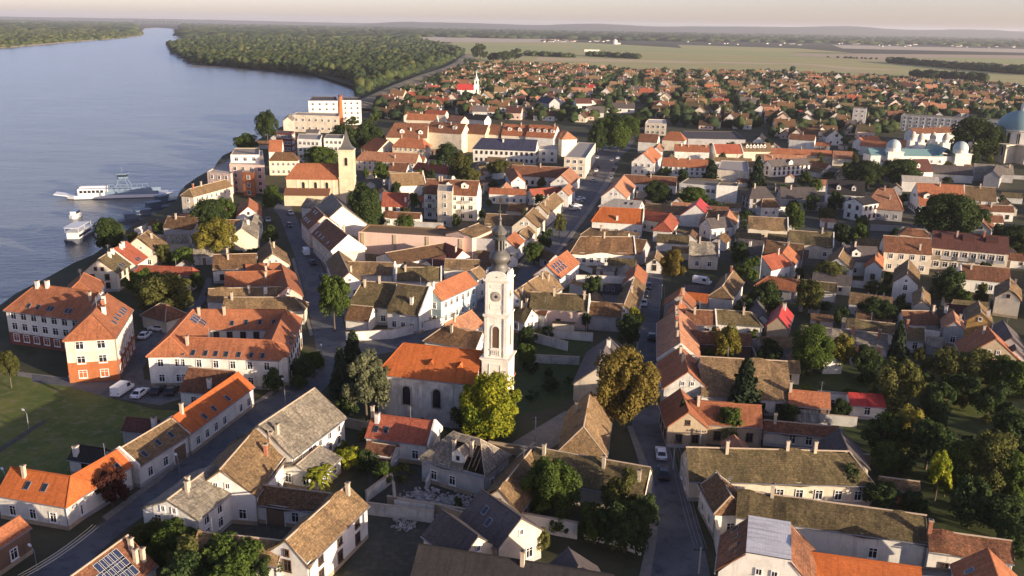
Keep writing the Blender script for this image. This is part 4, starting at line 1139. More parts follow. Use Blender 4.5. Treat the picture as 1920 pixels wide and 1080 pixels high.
for i, (dx, dy) in enumerate(((0, -1), (1, 0), (-1, 0))): place_arch(yc, YW, yL / 2 + 2.6 + dx * th, -cw_ * .55 + dy * th, zE - 6.2, (math.pi, -math.pi / 2, math.pi / 2)[i])
for x in (-.32, -.05, .2): place_arch(yc, YW, x * yL, -hw_, 5.6, math.pi)
k = MB()
for x in (-.45, -.18, .08, .34): k.box(x * yL - .3, -hw_ - .15, 0, x * yL + .3, -hw_ + .05, 9.8)
k.obj('pilasters', MATS['w_cream'], yc)
k = MB(); a0, a1, y0 = -yL / 2 - 4, yL * .28, -hw_ - 4.2
k.add([(a0, -hw_, 6.4), (a1, -hw_, 6.4), (a1, y0 - .3, 4.1), (a0, y0 - .3, 4.1)], [(3, 2, 1, 0)]); k.obj('aisle_roof', MATS['r_rust'], yc)
k = MB(); k.box(a0 + .3, y0, -.4, a1 - .3, -hw_ + .1, 4.1); k.obj('aisle_wall', MATS['w_yellow'], yc)

# ---------------------------------------------------------------- domed church at the right edge
dc = P(1903, 300, 0); R_d = 24 * (dc - CAMP).length / FPX
root = link('church', None, None, (dc.x, dc.y, 0), .25); tag(root, 'pale round church with a big green copper dome at the right edge', 'church')
zd = lambda v: zat(dc.x, dc.y, v)
Rd = 35 * (dc - CAMP).length / FPX
k = MB(); k.lathe([(Rd, zd(275)), (Rd, zd(244)), (Rd + .8, zd(243)), (Rd + .8, zd(241))], 24); k.obj('drum', MATS['w_white'], root)
k = MB(); z0, zt_ = zd(241), zd(207); k.lathe([(Rd * math.cos(t) + .2, z0 + (zt_ - z0) * math.sin(t)) for t in [i * math.pi / 2 / 10 for i in range(11)]], 28); k.obj('dome', MATS['r_copper'], root, smooth=True)
k = MB(); k.lathe([(1.6, zt_ - .3), (1.6, zt_ + 3), (.2, zt_ + 5.5)], 10); k.obj('lantern', MATS['w_white'], root)
DW = arch_window(1.6, zd(246) - zd(272), 'w_white')
for i in range(16):
    a = 2 * math.pi * i / 16; place_arch(root, DW, math.cos(a) * (Rd - .05), math.sin(a) * (Rd - .05), zd(272), a - math.pi / 2)
k = MB(); zz = zd(268)
k.box(-Rd * 1.35, -Rd * .8, -.5, Rd * 1.35, Rd * .8, zz); k.box(-Rd * .8, -Rd * 1.35, -.5, Rd * .8, Rd * 1.35, zz + .02); k.box(-Rd * 1.42, -Rd * .87, zz, Rd * 1.42, Rd * .87, zz + .6); k.box(-Rd * .87, -Rd * 1.42, zz + .03, Rd * .87, Rd * 1.42, zz + .63)
k.obj('nave', MATS['w_cream'], root)
NW = arch_window(1.4, 5, 'w_white')
for x in (-.6, -.2, .2, .6):
    place_arch(root, NW, x * Rd, -Rd * 1.35, 4, math.pi); place_arch(root, NW, -Rd * 1.35, x * Rd, 4, math.pi / 2)
OCC.append((dc.x, dc.y, 0, Rd * 1.4, Rd * 1.4))

# ---------------------------------------------------------------- white bath house with pale green domes
bh = P(1715, 312, 0); rz = .02
root = link('bath_house', None, None, (bh.x, bh.y, 0), rz); tag(root, 'long white building with green roofs and pale domes', 'bath house')
sc_ = (bh - CAMP).length / FPX
def bxp(px): return (px - 1715) * sc_
k = MB(); k.box(bxp(1634), -3, -.4, bxp(1800), 7, 6.0); k.obj('wall', MATS['w_white'], root)
k = MB()
for a, b in ((1634, 1662), (1688, 1757)):
    x0, x1 = bxp(a), bxp(b); k.add([(x0, -3.4, 6.0), (x1, -3.4, 6.0), (x1, 2, 9.2), (x0, 2, 9.2), (x1, 7.4, 6.0), (x0, 7.4, 6.0)], [(0, 1, 2, 3), (3, 2, 4, 5), (0, 3, 5), (1, 4, 2)])
x0, x1 = bxp(1745), bxp(1775); k.add([(x0, -5, 6.5), ((x0 + x1) / 2, -5, 10.5), (x1, -5, 6.5), (x0, 16, 6.5), ((x0 + x1) / 2, 16, 10.5), (x1, 16, 6.5)], [(0, 3, 4, 1), (1, 4, 5, 2)])
k.obj('roof', MATS['r_teal'], root)
def cupola(px, dy, r, zb, zh):
    k = MB(); k.box(-r * 1.15, -r * 1.15, -.4, r * 1.15, r * 1.15, zb); k.box(-r * 1.25, -r * 1.25, zb, r * 1.25, r * 1.25, zb + .4); k.lathe([(r, zb + .3), (r, zb + zh * .35)], 16)
    o = k.obj('turret', MATS['w_white'], root, (bxp(px), dy, 0))
    k = MB(); k.lathe([(r * 1.05 * math.cos(t), zb + zh * .35 + zh * .65 * math.sin(t)) for t in [i * math.pi / 2 / 7 for i in range(8)]], 18); k.obj('dome', MATS['r_pale'] if r < 2.5 else MATS['dome_pale'], o, smooth=True)
plain('dome_pale', (.36, .43, .42), .6, 0, .25)
cupola(1673, -1, 3.6, 8.0, 6.5); cupola(1787, -1, 3.8, 7.5, 6.5)
for px, dy in ((1740, 14), (1770, 20), (1783, 14), (1737, 22)): cupola(px, dy, 1.8, 11, 5.5)
for i in range(12):
    o = link('window', WIN['w1'][0], root, (bxp(1640 + 14 * i), -3.0, 3.2), math.pi); link('pane', WIN['w1'][1], o)
OCC.append((bh.x, bh.y + 5, 0, bxp(1800), 12))

# ---------------------------------------------------------------- slender white church tower beyond the centre
def far_church(u, vb, vtop, rpx, label, roof, wall='white'):
    p = P(u, vb); s = (p - CAMP).length / FPX; r = rpx * s; h = zat(p.x, p.y, vtop)
    root = link('church', None, None, (p.x, p.y, 0), .1); tag(root, label, 'church')
    k = MB(); stage(k, r, -.3, h * .52, .3); stage(k, r * .8, h * .5, h * .68, .3); k.obj('tower', MATS['w_' + wall], root)
    k = MB(); k.lathe([(r * 1.1, h * .68), (r * .7, h * .74), (r * .3, h * .8), (.08, h)], 8); k.obj('spire', MATS['w_' + wall], root)
    k = MB(); L_ = 30 * s; hh = 17 * s; k.box(-L_ - r, -6, -.3, -r, 6, hh); k.add([(-L_ - r, -6, hh), (-L_ - r, 6, hh), (-L_ - r, 0, hh + 5), (-r, -6, hh), (-r, 6, hh), (-r, 0, hh + 5)], [(0, 1, 2)]); k.obj('nave', MATS['w_' + wall], root)
    k = MB(); k.add([(-L_ - r - .4, -6.5, hh), (-r, -6.5, hh), (-r, 0, hh + 5.4), (-L_ - r - .4, 0, hh + 5.4), (-r, 6.5, hh), (-L_ - r - .4, 6.5, hh)], [(0, 1, 2, 3), (3, 2, 4, 5)]); k.obj('roof', MATS['r_' + roof], root)
    k = arch_window(1.2, 3, 'w_white')
    for z in (.25, .56): place_arch(root, k, 0, -r * (1 if z < .5 else .8), h * z, math.pi)
    OCC.append((p.x - L_ / 2, p.y, 0, L_, 8))
far_church(893, 186, 134, 5, 'slender white church tower with needle spire and red-roofed nave in the far quarter', 'redmetal')
# tall white post with a goblet-shaped top
p = P(1818, 304); s = (p - CAMP).length / FPX; h = zat(p.x, p.y, 283)
root = link('water_tower', None, None, p); tag(root, 'white goblet-shaped tank on a slim post beside dark trees', 'water tower')
k = MB(); k.lathe([(.7, -.3), (.55, h)], 10); k.obj('post', MATS['w_white'], root)
z1_, z2_ = zat(p.x, p.y, 279), zat(p.x, p.y, 264); k = MB(); k.lathe([(.6, h - .2), (.9, z1_), (7 * s, (z1_ + z2_) / 2 + .8), (7 * s, z2_ - 1), (.4, z2_ - .2), (.2, z2_ + 1)], 16); k.obj('tank', MATS['w_white'], root)
# brick chimney
p = P(640, 234); root = link('factory_chimney', None, None, p); h = zat(p.x, p.y, 178); s = (p - CAMP).length / FPX
tag(root, 'tall tapering red brick chimney in front of the white riverside flats', 'chimney')
k = MB(); k.lathe([(5.0 * s, -.3), (3.2 * s, h * .96)], 12); k.obj('stack', MATS['w_brick'], root)
k = MB(); k.lathe([(3.9 * s, h * .95), (3.9 * s, h), (2.6 * s, h), (2.6 * s, h - .5)], 12); k.obj('rim', MATS['w_darkbrick'], root)

# ---------------------------------------------------------------- ferry, boats and landing stages on the river
def boat_hull(L, W, h0, h1, bow=.22, stern=.06):
    k = MB(); n = 12; ring = []
    for i in range(n + 1):
        t = i / n; x = -L / 2 + L * t
        w = W / 2 * min(1, (t / stern) ** .5 if t < stern else 1) * (1 if t < 1 - bow else max(.02, math.cos((t - 1 + bow) / bow * math.pi / 2)) ** .7)
        ring.append((x, max(w, .05)))
    v = []
    for z, kk in ((h0, .82), (h1 * .5, .96), (h1, 1.0)): v += [(x, -w * kk, z) for x, w in ring] + [(x, w * kk, z) for x, w in ring]
    m = n + 1; f = []
    for lv in range(2):
        for i in range(n):
            a = lv * 2 * m + i; f += [(a, a + 1, a + 1 + 2 * m, a + 2 * m), (a + m + 1, a + m, a + m + 2 * m, a + m + 1 + 2 * m)]
        f.append((lv * 2 * m, lv * 2 * m + 2 * m, lv * 2 * m + 3 * m, lv * 2 * m + m))
    f += [(4 * m + i, 4 * m + i + 1, 5 * m + i + 1, 5 * m + i) for i in range(n)]
    k.add(v, f); return k
a_, b_ = P(123, 372, WATER), P(322, 366, WATER); mid = (a_ + b_) / 2; L_ = (b_ - a_).length
root = link('ferry', None, None, (mid.x, mid.y, WATER), math.atan2((a_ - b_).y, (a_ - b_).x)); tag(root, 'long white car ferry with a raised wheelhouse tied up at the bank', 'ferry')
k = MB(); hw = 4.6; x0, x1 = -L_ * .46, L_ * .40
k.prism([(x0, -hw), (x1, -hw), (x1 + 3, -hw * .6), (x1 + 3, hw * .6), (x1, hw), (x0, hw)], -.4, 1.6); k.obj('hull', MATS['hull_white'], root)
k = MB(); k.prism([(x0 - .03, -hw - .04), (x1 + .02, -hw - .04), (x1 + 3.04, -hw * .6), (x1 + 3.04, hw * .6), (x1 + .02, hw + .04), (x0 - .03, hw + .04)], -.5, .35); k.obj('waterline_band', MATS['hull_dark'], root)
for s, xx in ((1, x1 + 2.5), (-1, x0)):
    k = MB(); xf = Matrix.Translation((xx, 0, 1.4)) @ Matrix.Rotation(-s * .16, 4, 'Y'); k.box(0 if s > 0 else -5.5, -3.2, -.15, 5.5 if s > 0 else 0, 3.2, .15, 0, xf); k.obj('ramp', MATS['hull_white'], root)
k = MB(); k.box(x1 - 12, -hw + .2, 1.6, x1 - 1.5, -hw + 2.6, 4.4); k.add([(x1 - 1.5, -hw + .2, 1.6), (x1 - 1.5, -hw + 2.6, 1.6), (x1 - 1.5, -hw + 2.6, 4.4), (x1 - 1.5, -hw + .2, 4.4), (x1 + 1.2, -hw + .2, 1.6), (x1 + 1.2, -hw + 2.6, 1.6)], [(0, 4, 3), (1, 2, 5), (4, 5, 2, 3)])
o = k.obj('saloon', MATS['hull_white'], root)
for sgn in (-1, 1):
    if sgn > 0:
        k = MB(); k.box(x1 - 12, hw - 2.6, 1.6, x1 - 1.5, hw - .2, 4.4); o = k.obj('saloon', MATS['hull_white'], root)
    y = -hw + .16 if sgn < 0 else hw - .16
    y = -hw + .2 if sgn < 0 else hw - .2
    for i in range(6):
        g = MB(); g.box(x1 - 11.4 + i * 1.6, y - .03, 2.7, x1 - 10.2 + i * 1.6, y + .03, 3.8); g.obj('window', MATS['glass'], o)
k = MB()
for y in (-hw + .25, hw - .25):
    k.box(x0 + 3, y - .15, 1.6, x1 - 12, y + .15, 3.0); k.box(x0 + 8, y - .3, 4.6, x1 - 12, y + .9 if y < 0 else y + .3, 4.8)
    for i in range(9): k.box(x0 + 8 + i * 2.2, y - .08, 3.0, x0 + 8.15 + i * 2.2, y + .08, 4.6)
k.obj('side_gallery', MATS['hull_shade'], root)
k = MB(); bx0 = -2
for y in (-hw + .4, hw - .4):
    for x in (bx0 - 2.5, bx0 + 2.5): k.tube((x, y, 4.7), (bx0 + (x - bx0) * .4, y * .45, 8.2), .22, .18)
k.box(bx0 - 2.0, -hw + .8, 7.6, bx0 + 2.0, hw - .8, 7.9); k.obj('bridge_frame', MATS['hull_shade'], root)
k = MB(); k.prism([(bx0 - 1.5, -1.8), (bx0 + 1.5, -1.8), (bx0 + 2.1, 0), (bx0 + 1.5, 1.8), (bx0 - 1.5, 1.8), (bx0 - 2.1, 0)], 7.9, 9.9); o = k.obj('wheelhouse', MATS['hull_shade'], root)
k = MB(); k.prism([(bx0 - 1.55, -1.85), (bx0 + 1.55, -1.85), (bx0 + 2.16, 0), (bx0 + 1.55, 1.85), (bx0 - 1.55, 1.85), (bx0 - 2.16, 0)], 8.7, 9.55); k.obj('window_band', MATS['glass'], o)
k = MB(); k.prism([(bx0 - 2.2, -2.4), (bx0 + 2.2, -2.4), (bx0 + 2.9, 0), (bx0 + 2.2, 2.4), (bx0 - 2.2, 2.4), (bx0 - 2.9, 0)], 9.9, 10.2); k.tube((bx0, 0, 10.2), (bx0, 0, 13), .08, .04); k.box(bx0 - .04, -1.0, 11.5, bx0 + .04, 1.0, 11.62); k.obj('wheelhouse_roof', MATS['hull_shade'], o)
def cruiser(u0, v0, u1, v1, W, label, deckhouse, name='passenger_boat'):
    a, b = P(u0, v0, WATER), P(u1, v1, WATER); L = (a - b).length; m = (a + b) / 2
    root = link(name, None, None, (m.x, m.y, WATER), math.atan2((b - a).y, (b - a).x)); tag(root, label, 'boat')
    boat_hull(L, W, -.4, 1.3).obj('hull', MATS['hull_dark'] if deckhouse > 1 else MATS['hull_white'], root)
    k = MB(); k.box(-L * .36, -W * .38, 1.3, L * .2, W * .38, 1.3 + 1.7 * min(deckhouse, 1.2)); o = k.obj('cabin', MATS['hull_white'], root)
    k = MB(); k.box(-L * .35, -W * .38 - .03, 1.75, L * .19, W * .38 + .03, 2.7); k.obj('window_band', MATS['glass'], o)
    if deckhouse > 1:
        k = MB(); k.box(-L * .40, -W * .46, 3.5, L * .24, W * .46, 3.65)
        for x in (-.38, -.1, .2):
            for s in (-1, 1): k.box(x * L - .05, s * W * .42 - .05, 3.6, x * L + .05, s * W * .42 + .05, 5.2)
        k.box(-L * .42, -W * .48, 5.2, L * .1, W * .48, 5.35); k.obj('sun_deck', MATS['hull_white'], root)
    return root
cruiser(132, 459, 172, 434, 5.2, 'white two-deck passenger boat moored beside the dark riverside tree', 1.2)
cruiser(136, 411, 150, 404, 3.0, 'small white motor boat moored alone near the ferry', .8, 'motor_boat')
for i, (u, v, w_) in enumerate(((252, 415, 11), (272, 407, 12), (292, 392, 12), (306, 380, 10))):
    p = P(u, v, WATER); root = link('landing_stage', None, None, (p.x, p.y, WATER), .55 + .2 * i)
    tag(root, ['dark landing stage nearest the riverside spruce', 'blue grey landing stage with a low cabin and rails', 'dark landing stage with a small blue cabin', 'small dark landing stage next to the ferry'][i], 'landing stage', 'landing stages along the bank')
    k = MB(); k.box(-w_ / 2, -2.2, -.5, w_ / 2, 2.2, .8); k.obj('pontoon', MATS['hull_dark'], root)
    k = MB(); k.box(-w_ * .3, -1.4, .8, w_ * .15, 1.4, 3.0); k.box(-w_ * .34, -1.7, 3.0, w_ * .2, 1.7, 3.15); k.obj('cabin', MATS['cabin_blue'], root)
    k = MB()
    for s in (-2.1, 2.1):
        k.tube((-w_ / 2, s, 1.8), (w_ / 2, s, 1.8), .04, n=4)
        for j in range(7): k.tube((-w_ / 2 + j * w_ / 6, s, .8), (-w_ / 2 + j * w_ / 6, s, 1.8), .04, n=4)
    k.obj('railing', MATS['metal_grey'], root)

# ---------------------------------------------------------------- houses: ridge end, ridge end, a point on the near eave (photo pixels), eave height
# lower left: the terrace along the curving street and the yards across from it
H('white corner house with an orange tiled roof bent round the street corner', (20, 875), (132, 893), (100, 948), 3.9, 'bright', 'white', 'gh', sky=[(.42, .52), (.7, .5)], chim=[(.3, .25, 0)], hip=(1, .5), gap=3.2,
  more=[dict(r1=(132, 893), r2=(222, 842), e=(240, 879), ze=3.9, ends='hg', hip=(.5, 1), chim=[], sky=[(.45, .75), (.75, .7)], gap=3.0)])
H('white terraced house with a flat brown roof and three rooflights', (224, 841), (322, 783), (320, 838), 3.8, 'tan', 'white', fire='ab', chim=[], sky=[(.2, .7), (.5, .6), (.75, .6)], t=.7, door=('gate', 's', .75), sag=0)
H('white terraced house with a long bright orange roof ending at a gable', (324, 781), (447, 697), (420, 768), 4.0, 'bright', 'white', chim=[(.1, .1, 0)], sky=[(.25, .75), (.4, .72), (.62, .7)], gap=2.4)
H('dark rust-roofed back wing behind the long orange terrace roof', (353, 688), (440, 695), (380, 738), 3.4, 'rust', 'white', chim=[(.6, .7, 3)], sag=.1)
H('low dark red-roofed outbuilding behind the brown terrace roof', (237, 782), (300, 788), (265, 812), 2.8, 'maroon', 'grey', chim=[(.9, .4, 3)], win='')
H('small black-roofed shed behind the white corner house', (140, 833), (200, 842), (165, 868), 2.8, 'black', 'white', chim=[(.2, .6, 3)], cat='shed')
H('house with an orange roof cut by the lower left edge', (37, 967), (-34, 1012), (30, 1008), 4.0, 'orange', 'brown', chim=[])
H('brown-roofed house with a block of solar panels at the bottom left', (240, 1003), (120, 1090), (303, 1055), 4.0, 'rust', 'white', chim=[(.12, .35, 0), (.1, .7, 0), (.18, .62, 0)], sag=.05,
  solar=[(.30 + .07 * i, .25 + .23 * j) for i in range(7) for j in range(3) if not (i > 4 and j == 0)])
H('two-storey white house with a pale grey sheet roof beside the shaded road', (400, 872), (313, 937), (420, 936), 5.0, 'eternit', 'white', t=.5, chim=[(.62, .1, 0), (.7, .2, 0)])
H('old tan-roofed barn with a whitewashed wall and open bay', (653, 907), (535, 1013), (632, 1008), 5.2, 'tan', 'white', chim=[(.1, .25, 0)], cat='barn', gap=4)
H('tan-roofed wing running left from the old barn', (372, 996), (533, 1014), (500, 1060), 4.5, 'tan', 'white', chim=[], win='')
H('dark brown shaded roof along the back of the walled yard', (462, 905), (628, 926), (510, 950), 3.2, 'brown', 'white', chim=[], door=('gate', 's', .3))
H('long grey-roofed house with worn pale patches above the bend of the road', (590, 727), (485, 797), (587, 831), 5.0, 'eternit', 'white', chim=[(.92, .4, 0)], t=.75,
  more=[dict(r1=(483, 799), r2=(412, 880), e=(517, 884), ze=4.8, roof='tan', chim=[(.1, .5, 0), (.35, .6, 2)])])
H('low grey lean-to house with a white end wall in the yard', (600, 835), (555, 872), (640, 860), 2.8, 'eternit', 'white', t=.35, chim=[])
H('small red-tiled house with a white gable in front of the church', (698, 775), (815, 790), (735, 827), 3.8, 'red', 'white', fire='b', chim=[(.02, .1, 0), (.12, .3, 3)], sky=[(.14, .62), (.3, .6)],
  more=[dict(r1=(690, 828), r2=(742, 836), e=(725, 858), ze=2.6, roof='rust', chim=[], t=.5)])
ruin = H('half-demolished grey house with a broken hipped roof above heaps of rubble', (850, 810), (900, 823), (833, 874), 4.0, 'eternit', 'concrete', 'hh', t=.9, dormers=[(.6, .8, 2.2, 'g')], chim=[(.9, .4, 0), (.3, .5, 0)], hip=(.9, .8))
# the front slope right of the middle has fallen in: a ragged hole with bare rafters
rfo = [c for c in ruin.children if c.name.startswith('roof')][0]; rme = rfo.data
import bmesh
bmx = bmesh.new(); bmx.from_mesh(rme); rL = ruin['_f']; rhl = math.hypot(rL[2] - rL[0], rL[3] - rL[1]) / 2; rw, rzr = rL[4], rL[5]
dead = [f for f in bmx.faces if f.calc_center_median().y < -.22 * rw and f.calc_center_median().x > -.1 and f.calc_center_median().x < rhl + 2.4 - R.uniform(0, .8)]
bmesh.ops.delete(bmx, geom=dead, context='FACES'); bmx.to_mesh(rme); bmx.free()
for i in range(6):
    x = .2 + i * (rhl + 1.8) / 6; k = MB(); q0 = R.uniform(.1, .2); q1 = R.uniform(.65, .98)
    k.tube((x, -rw * q0, rzr - (rzr - 4.0) * q0 - .12), (x, -rw * q1, rzr - (rzr - 4.0) * q1 - .12 - R.uniform(0, .4)), .07, n=4); k.obj('rafter', MATS['umber_wood'], ruin)
# what the demolition has left: jagged wall stumps, a fallen slab of roof and loose beams, as parts of the broken house
def px_local(root, u, v):
    p = P(u, v); d = Vector((p.x - root.location.x, p.y - root.location.y, 0)); d.rotate(Matrix.Rotation(-root.rotation_euler.z, 3, 'Z')); return d
rr = random.Random(21)
for (a, b, hs) in (((812, 900), (842, 912), (2.6, 3.1, 1.7, 2.2, .8)), ((842, 912), (880, 908), (1.0, .6, 1.6, .7, 2.0)), ((800, 915), (812, 900), (1.2, 1.9, 2.5))):
    p, q = px_local(ruin, *a), px_local(ruin, *b); n = len(hs) - 1; k = MB(); d = (q - p).normalized(); nn = Vector((-d.y, d.x, 0)) * .2
    for i in range(n):
        x, y = p.lerp(q, i / n), p.lerp(q, (i + 1) / n)
        k.add([x - nn + Vector((0, 0, -.3)), y - nn + Vector((0, 0, -.3)), y - nn + Vector((0, 0, hs[i + 1])), x - nn + Vector((0, 0, hs[i])), x + nn + Vector((0, 0, -.3)), y + nn + Vector((0, 0, -.3)), y + nn + Vector((0, 0, hs[i + 1])), x + nn + Vector((0, 0, hs[i]))],
              [(0, 1, 2, 3), (7, 6, 5, 4), (3, 2, 6, 7), (1, 5, 6, 2), (4, 0, 3, 7)])
    k.obj('broken_wall', MATS['w_dirty'], ruin)
for i in range(9):
    p = px_local(ruin, 850 + rr.uniform(-25, 30), 895 + rr.uniform(-10, 14)); a = rr.uniform(0, 3.1); k = MB()
    d = Vector((math.cos(a), math.sin(a), 0)) * rr.uniform(1, 2.2); k.tube(p - d + Vector((0, 0, .4)), p + d + Vector((0, 0, rr.uniform(.8, 2.4))), .10, n=4); k.obj('fallen_beam', MATS['umber_wood'], ruin)
p = px_local(ruin, 868, 888); k = MB(); k.add([p + Vector(v) for v in ((-2.2, -1.6, .5), (2.0, -1.9, .3), (2.4, 1.2, 2.6), (-1.8, 1.6, 2.3), (-2.2, -1.6, .3), (2.0, -1.9, .1), (2.4, 1.2, 2.4), (-1.8, 1.6, 2.1))], [(0, 1, 2, 3), (7, 6, 5, 4), (0, 4, 5, 1), (1, 5, 6, 2), (2, 6, 7, 3), (3, 7, 4, 0)]); k.obj('fallen_roof', MATS['r_eternit'], ruin)
H('dark slate-roofed house with a brown lit slope left of the paved lane', (828, 955), (897, 1005), (790, 1005), 4.0, 'slate', 'cream', chim=[], sag=0)
H('larger slate-roofed house beside the walled garden', (902, 917), (978, 971), (889, 996), 4.3, 'slate', 'cream', chim=[], sky=[(.35, .4), (.55, .6)], sag=0)
H('house with a wide black roof across the bottom centre of the view', (785, 1020), (1150, 1078), (900, 1118), 4.3, 'black', 'cream', chim=[(.55, .1, 0)], win='', sag=0,
  more=[dict(r1=(1065, 1026), r2=(1085, 1062), e=(1128, 1074), ze=4.3, roof='slate', chim=[], win='')])
H('old tan-roofed house with a steep hipped end next to the golden tree', (1107, 733), (1094, 800), (1147, 790), 3.3, 'tan', 'cream', 'gh', t=1.05, hip=(1, .38), chim=[(.3, -.5, 0)], win='')
H('long old house with a dark mossy roof along the narrow lane', (1002, 838), (1220, 876), (1205, 935), 3.5, 'moss', 'cream', chim=[(.1, .2, 0), (.62, .25, 0), (.93, .5, 0)], win='',
  more=[dict(r1=(1000, 838), r2=(935, 918), e=(985, 950), ze=3.5, roof='tan', chim=[], ends='gg')])
# lower right
H('house with a dark brown slope and a pale hipped end beside the power lines', (1343, 882), (1371, 929), (1331, 950), 4.2, 'brown', 'white', 'gh', hip=(1, .45), chim=[], more=[])
H('long moss-roofed house with two tall chimneys right of the lane', (1286, 838), (1592, 846), (1500, 908), 3.6, 'moss', 'cream', 'gh', chim=[(.25, .1, 0), (.62, .05, 0), (.79, .05, 0)], hip=(1, .7))
H('dark peaked roof at right angles to the moss-roofed house', (1573, 804), (1590, 843), (1527, 841), 3.4, 'slate', 'cream', chim=[], win='')
H('small tan-roofed shed among the trees at right', (1648, 893), (1725, 903), (1690, 921), 2.4, 'tan', 'brown', chim=[], cat='shed', win='')
H('very long mottled brown roof above a white courtyard wall', (1383, 918), (1738, 966), (1600, 1001), 4.4, 'moss', 'white', chim=[(.19, .05, 0)], gap=9)
H('red-brown tiled roof continuing right of the long mottled one', (1739, 992), (1898, 1014), (1790, 1042), 4.0, 'rust', 'white', chim=[(.02, .15, 2)])
H('white modern house with a brown-red and white roof at the bottom right', (1443, 972), (1441, 1042), (1348, 1020), 6.5, 'rust', 'white', flat=2.6, t=1.1, topmat='r_white', chim=[], sky=[(.15, .45), (.38, .45), (.62, .45), (.85, .45)], ridgecap=False, gap=1.8, wk='w4')
H('flat-fronted house with a vivid orange roof in the bottom right corner', (1490, 1031), (1728, 1064), (1600, 1112), 4.8, 'bright', 'white', chim=[], sag=0)
H('red and orange gabled roof cut by the lower right corner', (1852, 1027), (1876, 1095), (1785, 1068), 4.6, 'orange', 'white', chim=[], sky=[(.4, .6)])
flat_block('low grey flat-roofed garage between the white and red houses', [(1728, 1062), (1785, 1066), (1790, 1082), (1722, 1078)], 3.0, 'white', 'eternit', cat='garage', win=False)
H('shaded stucco house with an orange roof and conifers in front', (1293, 752), (1428, 760), (1385, 800), 3.8, 'orange', 'tan', chim=[(.12, .15, 0)],
  more=[dict(r1=(1275, 728), r2=(1292, 772), e=(1324, 788), ze=3.8, roof='orange', chim=[])])
H('low rust-roofed row behind the moss-roofed house', (1432, 787), (1573, 800), (1500, 815), 2.9, 'rust', 'cream', chim=[(.15, .2, 0)])
H('broad tan-roofed house behind the blue green conifer', (1312, 668), (1477, 677), (1468, 752), 3.3, 'tan', 'white', chim=[], t=.72)
H('small orange-roofed house left of the white wall with a door', (1478, 730), (1557, 737), (1520, 764), 2.9, 'orange', 'brown', chim=[(.05, .1, 0)])
H('small white house with a bright red sheet-metal roof by the gardens', (1590, 736), (1657, 740), (1622, 762), 2.8, 'redmetal', 'white', chim=[], sag=0, t=.6)
flat_block('low white flat-roofed link with a door between orange and red roofs', [(1533, 731), (1590, 736), (1588, 742), (1531, 738)], 3.2, 'white', 'pale', cat='house')
# right middle
H('steep red-roofed house with a plank gable among trees', (1469, 568), (1460, 593), (1482, 611), 3.8, 'redmetal', 'tan', t=1.0, chim=[(.3, .2, 3)], win='')
H('moss-roofed house with a tall dark cross gable', (1344, 580), (1407, 585), (1400, 611), 3.4, 'moss', 'white', 'gh', chim=[(.8, .2, 0)], win='', more=[dict(r1=(1418, 561), r2=(1430, 590), e=(1446, 607), ze=3.6, roof='slate', chim=[])])
H('orange-roofed wing behind the narrow street', (1285, 580), (1341, 582), (1330, 610), 3.4, 'rust', 'white', fire='b', chim=[(.3, .3, 0)])
H('brown-red roofed wing behind the yellow tree', (1290, 620), (1410, 625), (1345, 646), 3.3, 'rust', 'brown', chim=[(.45, .3, 2)], win='')
H('orange-roofed house at the top of the narrow street row', (1278, 539), (1274, 553), (1304, 571), 3.6, 'orange', 'grey', chim=[(.6, .2, 0)], more=[dict(r1=(1290, 548), r2=(1329, 552), e=(1316, 568), ze=3.3, roof='bright', chim=[])])
H('second orange-roofed house of the narrow street row', (1276, 561), (1271, 576), (1296, 580), 3.6, 'orange', 'grey', chim=[(.4, .1, 0)])
H('long peach-roofed row house with stepped chimneys on the narrow street', (1271, 578), (1276, 646), (1311, 643), 3.8, 'peach', 'grey', fire='b', chim=[(.1, .1, 0), (.25, .1, 0), (.4, .1, 2), (.55, .12, 0), (.8, .1, 0)], gap=3.5)
H('maroon-sloped row house at the low end of the narrow street', (1276, 649), (1291, 696), (1323, 701), 3.8, 'orange', 'dirty', chim=[(.3, .1, 0), (.6, .1, 0)])  # greyish wall colour stands in for the conifer's shade on the gable
H('tan house with an orange patched roof and stone-faced hip end', (1375, 507), (1354, 537), (1385, 546), 3.8, 'tan', 'white', 'gh', hip=(1, .45), chim=[(.1, -.1, 2)], win='')
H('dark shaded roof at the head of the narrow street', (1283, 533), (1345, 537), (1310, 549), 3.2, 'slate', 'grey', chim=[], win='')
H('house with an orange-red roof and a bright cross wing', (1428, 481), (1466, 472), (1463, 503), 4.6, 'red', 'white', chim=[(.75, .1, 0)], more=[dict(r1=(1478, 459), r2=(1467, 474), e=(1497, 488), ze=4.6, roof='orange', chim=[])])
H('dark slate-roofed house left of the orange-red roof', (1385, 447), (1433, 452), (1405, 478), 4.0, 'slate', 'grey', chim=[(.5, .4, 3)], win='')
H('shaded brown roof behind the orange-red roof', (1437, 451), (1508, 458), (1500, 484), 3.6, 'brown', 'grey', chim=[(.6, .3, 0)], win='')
H('cream house with a grey-tan roof and four brown-framed windows', (1403, 405), (1477, 409), (1437, 430), 4.6, 'tan', 'cream', fire='b', chim=[], gap=2.6, wk='b1')
H('cream house with a dark moss roof and a large brown gate', (1479, 431), (1563, 437), (1530, 461), 4.3, 'moss', 'cream', fire='b', chim=[(.75, .05, 0)], door=('gate', 's', .4))
H('small cream house with a grey sheet roof beside the autumn tree', (1293, 452), (1348, 455), (1320, 479), 4.4, 'eternit', 'cream', fire='b', chim=[(.35, .05, 0), (1.0, .2, 0)])
H('curved orange-brown roof beneath the orange-red house', (1441, 517), (1500, 525), (1470, 544), 3.2, 'orange', 'grey', 'hg', chim=[(.95, .2, 0)], win='')
